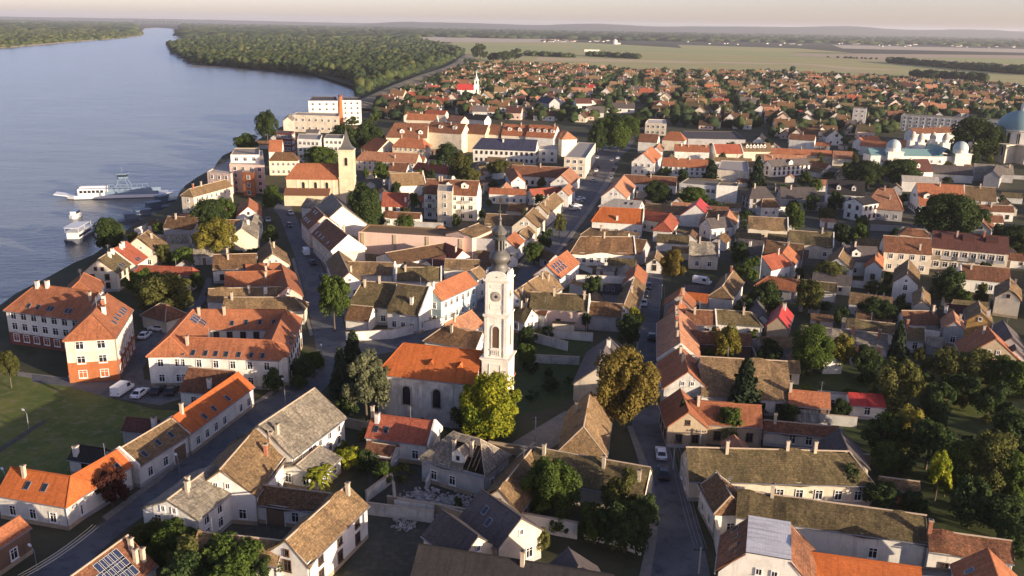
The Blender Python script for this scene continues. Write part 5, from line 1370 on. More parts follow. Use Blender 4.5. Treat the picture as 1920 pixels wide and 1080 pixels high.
H('low brown-roofed shed in line with the curved orange roof', (1502, 524), (1570, 531), (1555, 548), 2.8, 'moss', 'white', chim=[], win='')
H('white villa with a dark roof, arched dormer and twin gable wings', (1585, 460), (1645, 463), (1612, 490), 4.6, 'slate', 'white', cat='villa', dormers=[(.3, .7, 2.4, 'g')], chim=[(.3, .1, 0)], more=[dict(r1=(1585, 459), r2=(1572, 482), e=(1604, 492), ze=4.2, roof='tan', chim=[]), dict(r1=(1643, 462), r2=(1640, 490), e=(1657, 498), ze=4.2, roof='orange', chim=[])])
H('large brown-roofed townhouse with a red-brown front slope', (1656, 441), (1746, 447), (1700, 474), 6.3, 'rust', 'cream', chim=[(.75, .75, 0)], cat='villa', more=[dict(r1=(1700, 428), r2=(1732, 430), e=(1690, 441), ze=6.6, ends='hh', chim=[], win='')], sag=0)
H('long dark brown-roofed row of townhouses with loggias and wedge dormers', (1748, 432), (1892, 444), (1820, 470), 6.8, 'maroon', 'cream', dormers=[(.2, .45, 3.4, 'wedge'), (.48, .45, 3.4, 'wedge'), (.78, .45, 3.4, 'wedge')], balcony=[(.2, 3.6, 3), (.42, 3.6, 3), (.65, 3.6, 3), (.88, 3.6, 3)], chim=[(.33, .25, 0), (.68, .15, 2)], gap=2.2, storeys=2, wk='w2', sag=0)
H('white house with a long weathered orange roof below the townhouses', (1802, 495), (1895, 503), (1850, 526), 3.8, 'rust', 'white', fire='a', chim=[(.2, .3, 0)], sag=.2)
H('white-gabled house with a dark left slope near the right edge', (1894, 521), (1893, 543), (1863, 560), 4.8, 'tan', 'cream', chim=[(.3, -.4, 0)])
H('small white two-storey house with a tiny porch roof', (1704, 487), (1701, 514), (1725, 523), 5.0, 'tan', 'white', chim=[])
H('cream-gabled house with a long dark slope in the crowded quarter', (1729, 538), (1731, 562), (1747, 577), 3.9, 'tan', 'cream', chim=[(.9, .1, 0)])
H('weathered orange-brown roof under the cream gable', (1690, 582), (1755, 583), (1735, 610), 3.0, 'rust', 'white', chim=[(.9, .1, 0)], win='')
H('yellow-ochre gabled house with a bright tan slope', (1835, 564), (1840, 586), (1861, 598), 4.4, 'tan', 'ochre', chim=[(.7, -.6, 3)])
H('grey-fronted gabled house with a slim peach slope', (1787, 582), (1792, 602), (1811, 617), 4.2, 'peach', 'grey', chim=[(.6, -.5, 0)])
H('maroon-roofed house with an orange lit end slope', (1849, 609), (1868, 634), (1889, 643), 4.0, 'orange', 'tan', chim=[(.4, .2, 0)])
H('grey-plastered gabled house in the row by the gardens', (1860, 631), (1864, 644), (1886, 663), 3.8, 'slate', 'tan', chim=[])
H('bluish-walled cottage at the end of the row by the gardens', (1902, 645), (1906, 655), (1930, 668), 3.5, 'slate', 'white', chim=[])
H('long low grey sheet roof above the big green garden tree', (1502, 610), (1664, 626), (1600, 647), 2.8, 'eternit', 'white', chim=[(.6, .2, 2), (.9, .3, 2)], t=.45)
H('long brown tiled roof with a pale ridge behind the grey sheet roof', (1588, 597), (1679, 607), (1640, 622), 4.0, 'moss', 'white', chim=[], win='')
H('green-brown mossy roof over a white wall in the crowded quarter', (1699, 611), (1733, 614), (1715, 639), 3.0, 'moss', 'white', chim=[(.05, .1, 2)])
flat_block('low white flat-roofed house with one dark window in the crowded quarter', [(1735, 612), (1763, 615), (1763, 621), (1735, 618)], 3.3, 'white', 'eternit', cat='house')
H('grey sheet-roofed shed below the low white flat house', (1738, 630), (1768, 634), (1756, 650), 2.2, 'eternit', 'grey', chim=[], cat='shed', win='', t=.4)
H('slate-roofed house with a white ridge, furthest right of the crowded quarter', (1880, 600), (1898, 632), (1850, 625), 4.0, 'slate', 'grey', chim=[], win='')
H('dark-roofed house left of the ochre gable', (1760, 575), (1790, 580), (1770, 602), 3.8, 'black', 'grey', chim=[(.5, .3, 3)], win='')
H('rust-roofed house above the grey-fronted gable', (1775, 570), (1822, 574), (1800, 590), 3.4, 'maroon', 'grey', chim=[], win='')
# centre right, along the main street
H('large brown-roofed house with a pale hipped end on the main street', (1088, 443), (1188, 444), (1140, 475), 4.0, 'brown', 'white', 'hg', fire='b', chim=[(.45, .05, 0)], hip=(.7, 1), gap=2.2)
H('dark-roofed back part beyond the firewall of the large brown roof', (1191, 447), (1213, 450), (1204, 474), 4.0, 'brown', 'grey', chim=[], win='')
H('tan-roofed house behind the large brown roof', (1106, 427), (1180, 434), (1145, 446), 4.0, 'tan', 'white', 'hg', chim=[(.3, .3, 0)])
H('orange-roofed house with a hipped street end and small dormer', (1128, 388), (1207, 392), (1130, 416), 4.8, 'bright', 'white', 'hg', fire='b', chim=[(.4, .8, 3)], hip=(.6, 1), more=[dict(r1=(1208, 393), r2=(1255, 400), e=(1215, 412), ze=4.4, roof='red', chim=[]), dict(r1=(1258, 399), r2=(1244, 416), e=(1265, 428), ze=4.0, roof='red', chim=[], ends='gh', hip=(1, .5))])
H('house with a pale grey roof and two rooflights on the main street', (1150, 372), (1204, 377), (1165, 391), 5.2, 'pale', 'white', 'hg', chim=[], sky=[(.5, .4), (.7, .4)], t=.6)
H('long low tan roof running right from the pale roof', (1211, 380), (1386, 398), (1290, 404), 3.6, 'tan', 'white', chim=[], win='')
H('small house with a vivid red slope above the long tan roof', (1313, 371), (1305, 383), (1341, 397), 3.6, 'redmetal', 'white', chim=[], win='')
H('white house with twin gables and a blue glazed porch', (1323, 410), (1364, 406), (1342, 428), 3.8, 'slate', 'white', chim=[(.5, .2, 0)], more=[dict(r1=(1326, 398), r2=(1322, 411), e=(1332, 420), ze=3.8, roof='tan', chim=[]), dict(r1=(1368, 393), r2=(1363, 406), e=(1379, 426), ze=3.8, roof='peach', chim=[])])
H('orange-roofed house with a grey solar array on its slope', (1025, 497), (1064, 469), (1056, 518), 4.4, 'orange', 'white', chim=[], solar=[(.12 + .11 * i, .3 + .3 * j) for i in range(4) for j in range(2)], sag=0)
H('tan-roofed street house below the solar array', (990, 528), (1025, 507), (1060, 537), 4.0, 'tan', 'white', chim=[(.7, .4, 0), (.55, .2, 0)])
H('tan-roofed street house directly behind the white church tower', (964, 546), (988, 530), (1004, 572), 4.0, 'tan', 'white', chim=[(.2, .3, 0)])
H('big brown-roofed house with a pinkish wall above the shaded churchyard', (996, 547), (1105, 553), (1050, 582), 4.8, 'moss', 'pink', fire='b', chim=[(.4, .1, 0), (.92, .2, 0)], gap=7)
H('brown-roofed house in line with the big pinkish-walled one', (1106, 565), (1168, 570), (1132, 593), 3.8, 'brown', 'grey', fire='a', chim=[], win='')
H('small red-brown roof between two white gables near the church', (985, 567), (1030, 574), (1010, 590), 3.6, 'rust', 'white', chim=[(.1, .3, 0)])
H('low tan-roofed cottage with a white gable right of the church tower', (965, 572), (998, 580), (980, 604), 3.2, 'moss', 'white', chim=[(.4, .1, 0)])
H('orange-roofed house at the corner of the narrow street', (1195, 495), (1189, 516), (1213, 521), 3.6, 'orange', 'white', chim=[])
H('long tan-roofed house lining the narrow street', (1190, 519), (1170, 571), (1201, 566), 3.5, 'tan', 'white', chim=[(.5, .2, 0)])
H('small dark-roofed house with two white rooflights', (1131, 531), (1166, 533), (1146, 553), 2.8, 'black', 'grey', chim=[], sky=[(.25, .5), (.55, .5)], win='')
H('shaded dark-roofed house left of the golden tree', (1142, 632), (1119, 690), (1074, 716), 3.4, 'slate', 'cream', chim=[(.25, .1, 3)], win='', more=[dict(r1=(1142, 632), r2=(1165, 648), e=(1135, 660), ze=3.4, roof='slate', chim=[])])
H('small tan steep gable next to the autumn tree', (1232, 468), (1228, 482), (1246, 490), 2.8, 'tan', 'white', chim=[])
# centre: round the blue house
H('terraced blue-green house with an orange roof and white window frames', (805, 538), (875, 508), (866, 547), 6.6, 'orange', 'teal', chim=[(.05, .1, 3)], gap=2.4, storeys=2, sag=0)
H('low pale tan roof continuing the blue-green house', (881, 507), (899, 499), (904, 521), 6.0, 'tan', 'white', chim=[])
H('corner house with a mossy hipped roof and a white gable over the crossroads', (680, 527), (744, 530), (708, 576), 4.6, 'moss', 'white', 'hg', chim=[(.1, .2, 0), (.5, .05, 0)], hip=(.4, 1))
H('brown-roofed house with a white end wall joined to the blue-green house', (746, 531), (806, 538), (762, 590), 4.6, 'moss', 'white', fire='b', chim=[(.65, .6, 3)], gap=2.2)
H('small pinkish roof beside the street and the white corner house', (656, 571), (700, 575), (680, 603), 2.6, 'brown', 'white', chim=[], win='')
H('brown hipped house with a broad peach slope behind the church nave', (833, 608), (885, 581), (884, 622), 3.6, 'peach', 'white', chim=[(.3, .1, 0)], more=[dict(r1=(833, 611), r2=(905, 622), e=(870, 652), ze=3.4, roof='brown', ends='hg', chim=[(.25, .3, 0)])])
H('street house with a mauve shaded slope and a white front gable', (635, 470), (655, 511), (681, 527), 4.2, 'tan', 'white', chim=[(.9, -.2, 0)])
H('tan-roofed house with a white firewall at its end', (652, 490), (740, 492), (690, 515), 4.4, 'tan', 'white', fire='b', chim=[(.02, .8, 3)], win='')
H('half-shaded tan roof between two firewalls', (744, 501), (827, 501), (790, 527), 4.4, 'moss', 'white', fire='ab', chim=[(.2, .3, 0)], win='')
H('tan roof behind the low white courtyard sheds', (834, 485), (899, 487), (865, 506), 4.0, 'tan', 'white', chim=[], win='')
H('house with a mauve-brown sheet roof in front of the pink hall', (722, 474), (834, 455), (790, 487), 4.6, 'brown', 'white', chim=[], t=.4, win='', sag=0)
H('small house with a pink-red roof near the pink hall', (834, 455), (868, 469), (846, 484), 4.4, 'red', 'white', chim=[(.8, .4, 0)], win='')
H('low white shed with a dark red roof in the courtyard', (800, 488), (842, 476), (832, 497), 3.2, 'maroon', 'white', chim=[], t=.5, win='', cat='shed')
flat_block('low white flat-roofed courtyard building', [(745, 484), (797, 480), (790, 494), (733, 492)], 3.2, 'white', 'white', cat='house', win=False)
pk = flat_block('long pale pink hall with a plain windowless wall and pilasters', [(672, 434), (870, 446), (862, 430), (690, 420)], 7.0, 'pink', 'tan', cat='hall', win=False)
for i in range(4):                         # brownish pilasters on the pink hall
    a, b = P(672, 434, 7.0), P(870, 446, 7.0); q = a.lerp(b, .04 + .31 * i); d = (b - a).normalized(); k = MB()
    xf = Matrix.Translation((q.x - pk.location.x, q.y - pk.location.y, 0)) @ Matrix.Rotation(math.atan2(d.y, d.x), 4, 'Z'); k.box(-.55, -.22, -.3, .55, .05, 6.6, 0, xf); k.obj('pilaster', MATS['w_tan'], pk)
flat_block('grey-plastered flat building adjoining the pink hall', [(872, 446), (930, 448), (930, 434), (870, 432)], 6.4, 'grey', 'tan', cat='hall', win=False)
H('tan-roofed pink building with a sloping gable behind the pink hall', (860, 433), (898, 418), (900, 440), 7.2, 'tan', 'pink', chim=[], win='', t=.3)
# left street
H('street house with a dark maroon slope and rows of rooflights, upper of the pair', (591, 387), (608, 403), (567, 418), 6.2, 'rust', 'pink', chim=[], sky=[(.2, .75), (.4, .75), (.6, .75), (.3, .2), (.5, .2)], sag=0)
H('larger street house with a maroon slope and a big cream end wall', (613, 410), (653, 442), (600, 453), 6.2, 'rust', 'cream', fire='ab', chim=[(.5, -.4, 0)], sky=[(.15, .8), (.3, .8), (.45, .8), (.7, .8)], sag=0, win='sn')
H('pale hall with grey and pink roofs behind the maroon pair', (622, 362), (642, 386), (657, 381), 4.5, 'eternit', 'white', chim=[], win='', sag=0, more=[dict(r1=(575, 371), r2=(612, 376), e=(590, 392), ze=4.5, roof='eternit', chim=[])])
flat_block('white flat-roofed part of the pale hall', [(606, 388), (655, 392), (662, 415), (618, 405)], 5.0, 'white', 'white', cat='hall', win=False)
H('brown-roofed house with a shaded front in the left block', (400, 477), (482, 475), (430, 505), 4.0, 'brown', 'white', chim=[(.35, .4, 0), (.32, .02, 0)])
H('narrow tan-roofed house with a white gable at the bend of the left street', (505, 452), (511, 473), (546, 498), 4.0, 'tan', 'cream', chim=[(.4, -.2, 0)])
H('orange-roofed row house along the left street', (527, 494), (540, 536), (558, 523), 4.0, 'orange', 'pink', chim=[], more=[dict(r1=(422, 510), r2=(529, 507), e=(440, 537), ze=4.0, roof='orange', chim=[(.72, .1, 0), (.72, .5, 0)]), dict(r1=(460, 496), r2=(526, 493), e=(470, 508), ze=3.8, roof='orange', chim=[(.65, .2, 0)])])
H('upper of two parallel long tan roofs in the left block', (390, 541), (545, 537), (400, 565), 3.8, 'tan', 'white', chim=[(.5, .4, 0), (.7, .4, 3)], win='')
H('lower of two parallel long tan roofs, hipped toward the left street', (420, 557), (552, 557), (450, 581), 3.8, 'tan', 'cream', 'gh', chim=[(.12, .2, 0)], win='')
H('long white courtyard building with four orange roofs round its yard', (318, 630), (510, 638), (400, 671), 6.4, 'orange', 'white', 'hh', hip=(.7, .7), chim=[(.2, .4, 0)], sky=[(.08, .8), (.18, .8), (.28, .8), (.4, .8), (.5, .8), (.6, .8), (.72, .8), (.84, .8), (.95, .8)], gap=3.0, storeys=2, sag=0, wk='w1', door=('wood', 's', .5),
  more=[dict(r1=(535, 581), r2=(510, 637), e=(570, 592), ze=6.4, ends='hh', hip=(.6, .6), chim=[], sky=[(.5, .8, 1), (.65, .8, 1), (.8, .8, 1)]),
        dict(r1=(362, 580), r2=(534, 580), e=(450, 618), ze=6.4, ends='hh', hip=(.6, .6), chim=[(.08, .3, 0), (.35, .25, 0)], sky=[(.45, .7), (.6, .65), (.75, .65), (.9, .65)]),
        dict(r1=(362, 580), r2=(318, 630), e=(392, 622), ze=6.4, ends='hh', hip=(.5, .5), chim=[], solar=[(.12, .3), (.2, .3), (.28, .3), (.12, .6), (.2, .6)])])
H('brown hip-roofed garage with a red door', (300, 568), (312, 571), (300, 601), 3.0, 'rust', 'cream', 'hh', chim=[], cat='garage', win='', door=None)
H('three-storey riverside flats with a long orange-brown roof', (68, 533), (185, 547), (65, 590), 7.8, 'orange', 'white', 'hg', hip=(.7, 1), cat='apartment block', chim=[(.05, .1, 3), (.2, .05, 3), (.95, .3, 0)], sky=[(.1, .75), (.25, .75), (.42, .75), (.47, .75), (.7, .75), (.76, .75)], base=('darkbrick', 2.8), gap=2.6, storeys=3, wk='w2', sag=0)
H('apartment house with a hipped orange roof, cream upper walls and brick base', (201, 549), (172, 588), (236, 604), 9.0, 'orange', 'cream', 'gh', hip=(.5, .85), cat='apartment block', chim=[(.4, .1, 3), (.6, .2, 2), (.75, .3, 3)], base=('brick', 4.2), sky=[(.2, .75), (.3, .75), (.4, .75), (.55, .7), (.7, .7), (.85, .7)], gap=3.2, storeys=3, wk='w2', sag=0)
H('house with an orange hipped roof squeezed behind the riverside flats', (157, 511), (148, 527), (192, 541), 6.0, 'orange', 'white', 'hh', hip=(.5, .8), chim=[], sag=0)
H('white-gabled riverside house with a green-grey roof', (183, 486), (213, 467), (228, 508), 5.0, 'moss', 'cream', chim=[(.5, .2, 3), (.75, .15, 3)], sky=[(.3, .8), (.45, .8), (.6, .8)], sag=0)
H('red-roofed riverside house joined to the green-grey one', (214, 466), (238, 452), (270, 487), 4.8, 'red', 'white', chim=[(.3, .15, 3), (.5, .12, 3)], sky=[(.3, .85), (.45, .85)], sag=0)
H('cream riverside house with a tan roof behind the red one', (256, 446), (278, 431), (308, 463), 4.6, 'tan', 'cream', chim=[(.6, .4, 0)])
H('low long house with a brick-red hipped roof behind the olive tree', (262, 497), (360, 501), (318, 516), 3.0, 'red', 'white', 'hh', hip=(.5, .5), chim=[], sag=0)
H('dark brown-roofed house near the landing stages', (314, 405), (373, 408), (340, 428), 3.6, 'brown', 'grey', chim=[(.3, .2, 0)], win='')
H('long cream riverside house with a tan hipped roof', (355, 354), (424, 336), (392, 361), 6.6, 'tan', 'cream', 'hg', hip=(.6, 1), chim=[(.08, .1, 2), (.3, .05, 0)], storeys=2, gap=2.6)
H('tall cream house with a grey slope behind the yellow-green tree', (459, 407), (453, 427), (484, 441), 6.0, 'eternit', 'cream', chim=[(.4, .3, 3)], t=.75, win='')
H('white-gabled house with an orange slope on the left street', (467, 370), (465, 387), (491, 402), 4.2, 'orange', 'white', chim=[])
H('grey-sloped house on the left street below the orange one', (478, 400), (473, 415), (492, 418), 4.0, 'eternit', 'white', chim=[])
H('dark brown roof between the two tall trees near the river', (424, 412), (450, 412), (435, 424), 3.6, 'brown', 'grey', chim=[], win='')
flat_block('stepped pink and white riverside flats', [(388, 322), (432, 326), (470, 300), (430, 296)], 9.0, 'pink', 'pale', storeys=3)
flat_block('taller pink block of the riverside flats with a penthouse', [(430, 307), (496, 310), (492, 282), (440, 280)], 12.0, 'pink', 'pale', storeys=4)
flat_block('grey-roofed white penthouse block above the riverside flats', [(432, 290), (486, 290), (486, 277), (440, 277)], 15.0, 'white', 'eternit', storeys=5)
flat_block('brick-fronted flats beside the left street', [(454, 322), (476, 324), (480, 306), (458, 304)], 10.0, 'brick', 'pale', storeys=3)
H('brown-roofed villa with white arched arcades behind the yellow church', (516, 285), (548, 285), (530, 301), 7.0, 'brown', 'cream', 'hh', hip=(.7, .7), storeys=2, gap=2.2, chim=[], cat='villa')
H('orange-roofed house with a bell gable beside the arcaded villa', (505, 262), (530, 262), (510, 284), 7.5, 'orange', 'white', chim=[])
H('gabled grey-roofed former mill with an ochre front', (543, 213), (539, 219), (552, 222), 13, 'eternit', 'pink', chim=[], storeys=2, cat='hall')
flat_block('dark glass annex below the former mill', [(517, 248), (546, 250), (552, 246), (520, 244)], 13.0, 'darkbrick', 'slate', cat='office block', storeys=4, gap=2)
flat_block('white office block with horizontal window bands', [(557, 260), (600, 262), (604, 252), (560, 250)], 13.5, 'white', 'pale', cat='office block', storeys=4, gap=2.2, wk='w2')
flat_block('lower right arm of the white banded office block', [(607, 259), (643, 260), (645, 252), (612, 251)], 13.0, 'white', 'pale', cat='office block', storeys=4, gap=2.2)
flat_block('long cream wing with tall windows in front of the white riverside flats', [(548, 215), (636, 218), (636, 212), (555, 210)], 11.0, 'cream', 'pale', storeys=2, cat='hall', gap=4)
flat_block('white five-storey riverside flats with a dark roof, left part', [(578, 189), (633, 189), (630, 181), (586, 181)], 18.0, 'white', 'slate', storeys=5, gap=4)
flat_block('white five-storey riverside flats with a dark roof, right part', [(640, 188), (677, 188), (675, 182), (644, 182)], 17.0, 'white', 'slate', storeys=5, gap=4)
# centre, behind the church tower
H('white apartment house with a red-brown roof, balconies and a stair tower', (800, 335), (899, 339), (870, 366), 9.6, 'rust', 'white', cat='apartment block', balcony=[(.12, 3.4, 3), (.12, 6.6, 3), (.8, 3.4, 3), (.8, 6.6, 3)], dormers=[(.45, .55, 2.0, 'g'), (.75, .55, 2.6, 'g')], chim=[(.25, .1, 0), (.3, .1, 0)], storeys=3, gap=3.0, wk='w2', sag=0)
flat_block('cream stair tower standing in front of the white apartment house', [(820, 357), (848, 359), (850, 347), (822, 345)], 13.0, 'cream', 'pale', storeys=4, gap=4, wk='w1')
H('white house with an orange-red roof beside the dark garden trees', (718, 361), (767, 362), (735, 387), 5.0, 'red', 'white', chim=[(.9, .6, 3)], more=[dict(r1=(719, 396), r2=(790, 399), e=(752, 409), ze=3.2, roof='rust', chim=[])])
H('tan-roofed barn behind the orange-red roofed house', (731, 325), (793, 323), (760, 348), 4.4, 'tan', 'white', fire='b', chim=[(.98, .2, 0)], cat='barn', win='')
H('weathered red roof with a dark opening below the big tan roof', (733, 304), (767, 306), (748, 321), 4.0, 'rust', 'white', chim=[(.2, .4, 0)], win='')
H('long red roof tapering to a point by the trees', (783, 304), (838, 312), (800, 321), 4.0, 'red', 'white', 'gh', chim=[(.4, .1, 0)], win='')
H('big tan-roofed house with hipped wings right of the yellow tower', (682, 283), (786, 288), (720, 303), 5.0, 'peach', 'cream', 'hg', chim=[(.6, .6, 0)], hip=(.6, 1))
H('tan and red roof with two cross wings around a shaded yard', (960, 309), (1068, 314), (990, 330), 4.6, 'rust', 'white', chim=[(.5, .1, 0)], more=[dict(r1=(960, 309), r2=(972, 330), e=(945, 318), ze=4.4, roof='orange', chim=[]), dict(r1=(1069, 314), r2=(1052, 328), e=(1084, 336), ze=4.6, roof='peach', chim=[])])
H('long red-orange roof above white arcades', (918, 352), (988, 355), (950, 364), 4.2, 'orange', 'white', chim=[(.98, .1, 0)], gap=2.6, more=[dict(r1=(992, 355), r2=(1048, 350), e=(1020, 366), ze=4.0, roof='red', chim=[])])
H('small peach-sloped house facing the main street', (1067, 343), (1054, 355), (1078, 357), 4.6, 'peach', 'white', chim=[])
H('tan house with a steep street slope left of the main street', (1040, 360), (1010, 384), (1044, 388), 4.6, 'tan', 'cream', chim=[(.5, .1, 0), (.8, .3, 0)])
H('pale tan slope of a house on the left side of the main street', (1000, 389), (984, 405), (1016, 420), 4.6, 'tan', 'cream', chim=[(.3, -.3, 0)])
H('long tan roof behind the spire', (912, 400), (988, 404), (950, 422), 4.2, 'tan', 'cream', chim=[], win='')
H('dark shaded roof in the yard behind the spire', (953, 380), (1000, 384), (975, 396), 3.6, 'brown', 'grey', chim=[], win='')
H('orange-roofed house right of the dark onion dome', (966, 434), (949, 448), (983, 453), 4.4, 'orange', 'white', chim=[])
H('low tan roof on the main street above the orange one', (990, 422), (974, 436), (1002, 438), 4.2, 'tan', 'white', chim=[])
H('red-brown roofed street house lowest on the left of the main street', (945, 478), (925, 498), (955, 492), 4.6, 'red', 'white', chim=[])
# upper centre
H('hotel with a broad brown roof and round white dormers', (740, 230), (803, 231), (765, 258), 9.0, 'rust', 'cream', 'hg', hip=(.5, 1), cat='hotel', dormers=[(.25, .7, 2.4, 'g'), (.8, .75, 2.4, 'g')], chim=[(.5, .5, 3)], sag=0, more=[dict(r1=(752, 257), r2=(792, 259), e=(770, 277), ze=8.5, roof='orange', wall='yellow', ends='hh', hip=(.6, .6), chim=[(.05, .1, 0), (.85, .1, 0)])])
H('orange-roofed annex left of the hotel', (704, 257), (728, 262), (690, 281), 5.5, 'orange', 'cream', 'hg', chim=[], hip=(.6, 1))
H('cream row of town houses with tall windows and a dormered roof', (808, 228), (874, 232), (835, 249), 11, 'rust', 'cream', dormers=[(.35, .6, 2.2, 'g'), (.75, .6, 2.2, 'g')], chim=[(.6, .2, 0)], storeys=3, gap=3, sag=0)
H('yellow gabled town house in the upper row', (877, 232), (916, 234), (895, 251), 10.5, 'rust', 'yellow', chim=[], storeys=3, sag=0, more=[dict(r1=(896, 230), r2=(893, 240), e=(907, 253), ze=9.5, chim=[], wall='yellow')])
H('narrow rust-roofed town house in the upper row', (920, 232), (941, 233), (930, 252), 10, 'rust', 'cream', chim=[(1, .1, 0)], storeys=3, sag=0)
H('long orange-red roof at the right of the upper row', (945, 232), (992, 234), (965, 254), 10, 'orange', 'cream', dormers=[(.3, .6, 2.2, 'g'), (.7, .6, 2.2, 'g')], chim=[(.7, .1, 0)], storeys=3, sag=0)
H('bright orange mansard roof with dormers near the main street', (993, 233), (1046, 236), (1025, 258), 10, 'orange', 'white', dormers=[(.15, .6, 2.2, 'g'), (.4, .6, 2.2, 'g'), (.65, .6, 2.2, 'g'), (.9, .6, 2.2, 'g')], chim=[(.9, .1, 0)], storeys=3, sag=0)
H('peach hipped corner roof above the white facade on the main street', (1048, 241), (1064, 246), (1058, 263), 9.5, 'peach', 'white', 'gh', hip=(1, .8), chim=[], storeys=3, sag=0)
H('long building with a navy blue roof and pale bays', (903, 258), (1008, 262), (950, 281), 7.2, 'navy', 'white', 'hg', hip=(.6, 1), chim=[(.4, .3, 3)], storeys=2, gap=2.6, sag=0)
flat_block('white flat-roofed annex right of the navy roof', [(1010, 280), (1045, 281), (1045, 272), (1012, 271)], 7.0, 'white', 'pale', cat='house', storeys=2)
flat_block('white block with a plain shaded end wall on the main street', [(1058, 294), (1098, 296), (1117, 268), (1085, 266)], 10.0, 'cream', 'pale', storeys=3, gap=3)
H('roofs of a small red-tiled group behind the upper row', (765, 212), (820, 214), (790, 225), 7, 'orange', 'cream', chim=[(.5, .1, 0)], more=[dict(r1=(764, 209), r2=(762, 213), e=(756, 218), ze=7, chim=[])])
H('dull red roof behind the cream row', (800, 205), (838, 207), (815, 214), 7, 'red', 'cream', chim=[])
H('peach roof behind the yellow gabled town house', (845, 215), (872, 218), (858, 228), 8, 'peach', 'cream', chim=[])
H('black-roofed house with white dormers behind the upper row', (872, 212), (915, 216), (890, 224), 6, 'black', 'white', chim=[(.4, .2, 3)])
H('white two-gable house on the right side of the main street', (1206, 287), (1222, 274), (1226, 307), 6.2, 'orange', 'white', chim=[(.2, .2, 0)], sag=0)
H('long orange roof over a white colonnade', (1243, 295), (1327, 299), (1290, 313), 4.8, 'orange', 'white', chim=[(.35, .1, 3), (.6, .1, 3)], storeys=2, gap=2.4, sag=0)
H('orange hipped pavilion roof right of the main street', (1256, 246), (1275, 247), (1265, 263), 6.5, 'orange', 'cream', 'hh', hip=(.7, .7), chim=[], sag=0)
H('jumbled orange roofs round a small court', (1265, 270), (1330, 272), (1290, 284), 5.5, 'orange', 'white', chim=[(.2, .2, 3), (.4, .3, 0), (.7, .1, 0), (.9, .3, 0)], more=[dict(r1=(1236, 267), r2=(1231, 275), e=(1244, 280), ze=5.5, roof='peach', chim=[(.5, .2, 0)])])
H('maroon and red roof with a firewall right of the court', (1337, 270), (1388, 270), (1360, 288), 4.6, 'red', 'cream', fire='ab', chim=[])
H('grey-tan roof with a row of arched dormers', (1390, 268), (1444, 268), (1415, 284), 5.2, 'tan', 'cream', dormers=[(.15 + .12 * i, .6, 1.4, 'g') for i in range(6)], chim=[], gap=2.6, sky=[(.2, .6), (.35, .6), (.5, .6), (.65, .6), (.8, .6)])
H('long orange-red roof on the far side of the right-hand street', (1446, 277), (1560, 282), (1500, 290), 4.2, 'orange', 'cream', chim=[(.5, .1, 0)], more=[dict(r1=(1562, 282), r2=(1600, 284), e=(1580, 297), ze=4.2, roof='peach', chim=[])])
H('tan roof in front of the long orange-red roof', (1432, 288), (1512, 291), (1470, 305), 4.4, 'peach', 'white', chim=[(.2, .5, 0)], sky=[(.3, .6), (.4, .6)])
H('tan roof above the blind yard wall', (1340, 294), (1410, 297), (1375, 303), 4.2, 'tan', 'white', chim=[(.6, .1, 0)], win='')
flat_block('large blank cream firewall building between two conifers', [(1345, 318), (1405, 322), (1402, 302), (1352, 300)], 7.0, 'cream', 'pale', cat='hall', win=False)
H('shaded blue-grey house with a white gabled bay', (1440, 300), (1512, 296), (1470, 312), 5.0, 'slate', 'white', dormers=[(.5, .8, 2.6, 'g')], chim=[], storeys=2)
flat_block('white modern school block with a long row of windows', [(1274, 343), (1345, 349), (1382, 342), (1290, 333)], 8.0, 'white', 'eternit', cat='office block', storeys=2, gap=1.9, wk='w2')
flat_block('blank white stair block at the end of the school', [(1344, 347), (1383, 349), (1384, 343), (1350, 341)], 8.6, 'white', 'eternit', cat='office block', win=False)
H('orange-roofed house at the street corner above the pale roof', (1172, 327), (1270, 332), (1220, 345), 4.0, 'rust', 'white', 'hg', hip=(.6, 1), chim=[(.5, .2, 0)], more=[dict(r1=(1170, 328), r2=(1152, 350), e=(1188, 355), ze=4.6, roof='peach', chim=[])])
H('tan street slope beneath the orange corner roof', (1146, 357), (1168, 365), (1175, 375), 4.4, 'tan', 'white', chim=[(.2, .2, 0)])
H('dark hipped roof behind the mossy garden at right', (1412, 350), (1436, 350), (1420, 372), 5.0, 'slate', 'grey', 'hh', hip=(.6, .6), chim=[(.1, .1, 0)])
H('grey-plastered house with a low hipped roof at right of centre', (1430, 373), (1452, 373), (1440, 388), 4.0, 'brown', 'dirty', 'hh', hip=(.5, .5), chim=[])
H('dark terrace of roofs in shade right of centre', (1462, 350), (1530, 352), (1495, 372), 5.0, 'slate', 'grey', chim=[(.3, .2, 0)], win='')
H('white house with a dark green roof and dormer windows', (1552, 336), (1622, 340), (1585, 365), 6.2, 'black', 'white', dormers=[(.3, .7, 1.6, 'g'), (.7, .7, 1.6, 'g')], chim=[], storeys=2)
H('white gabled house with a black verge beneath the dark green roof', (1602, 372), (1632, 368), (1622, 384), 6.6, 'black', 'white', chim=[], t=.4, storeys=2)
H('house with a warm tan hipped roof and dark right slope', (1648, 352), (1676, 354), (1655, 392), 4.4, 'peach', 'grey', 'hh', hip=(.6, .5), chim=[(.4, .1, 0), (.8, .5, 0)])
H('large orange-red roof with white dormers behind the dark tree', (1718, 343), (1806, 347), (1740, 385), 4.2, 'orange', 'white', dormers=[(.2, .7, 3, 'g'), (.75, .75, 3, 'g')], chim=[(.5, .1, 0)], sag=0)
H('weathered tan roof right of the large orange-red one', (1808, 348), (1868, 352), (1840, 376), 5.0, 'tan', 'white', fire='a', chim=[(.5, .1, 0)])
H('low red-roofed row beneath the weathered tan roof', (1816, 382), (1900, 386), (1860, 396), 3.8, 'rust', 'white', chim=[(.5, .3, 0)])
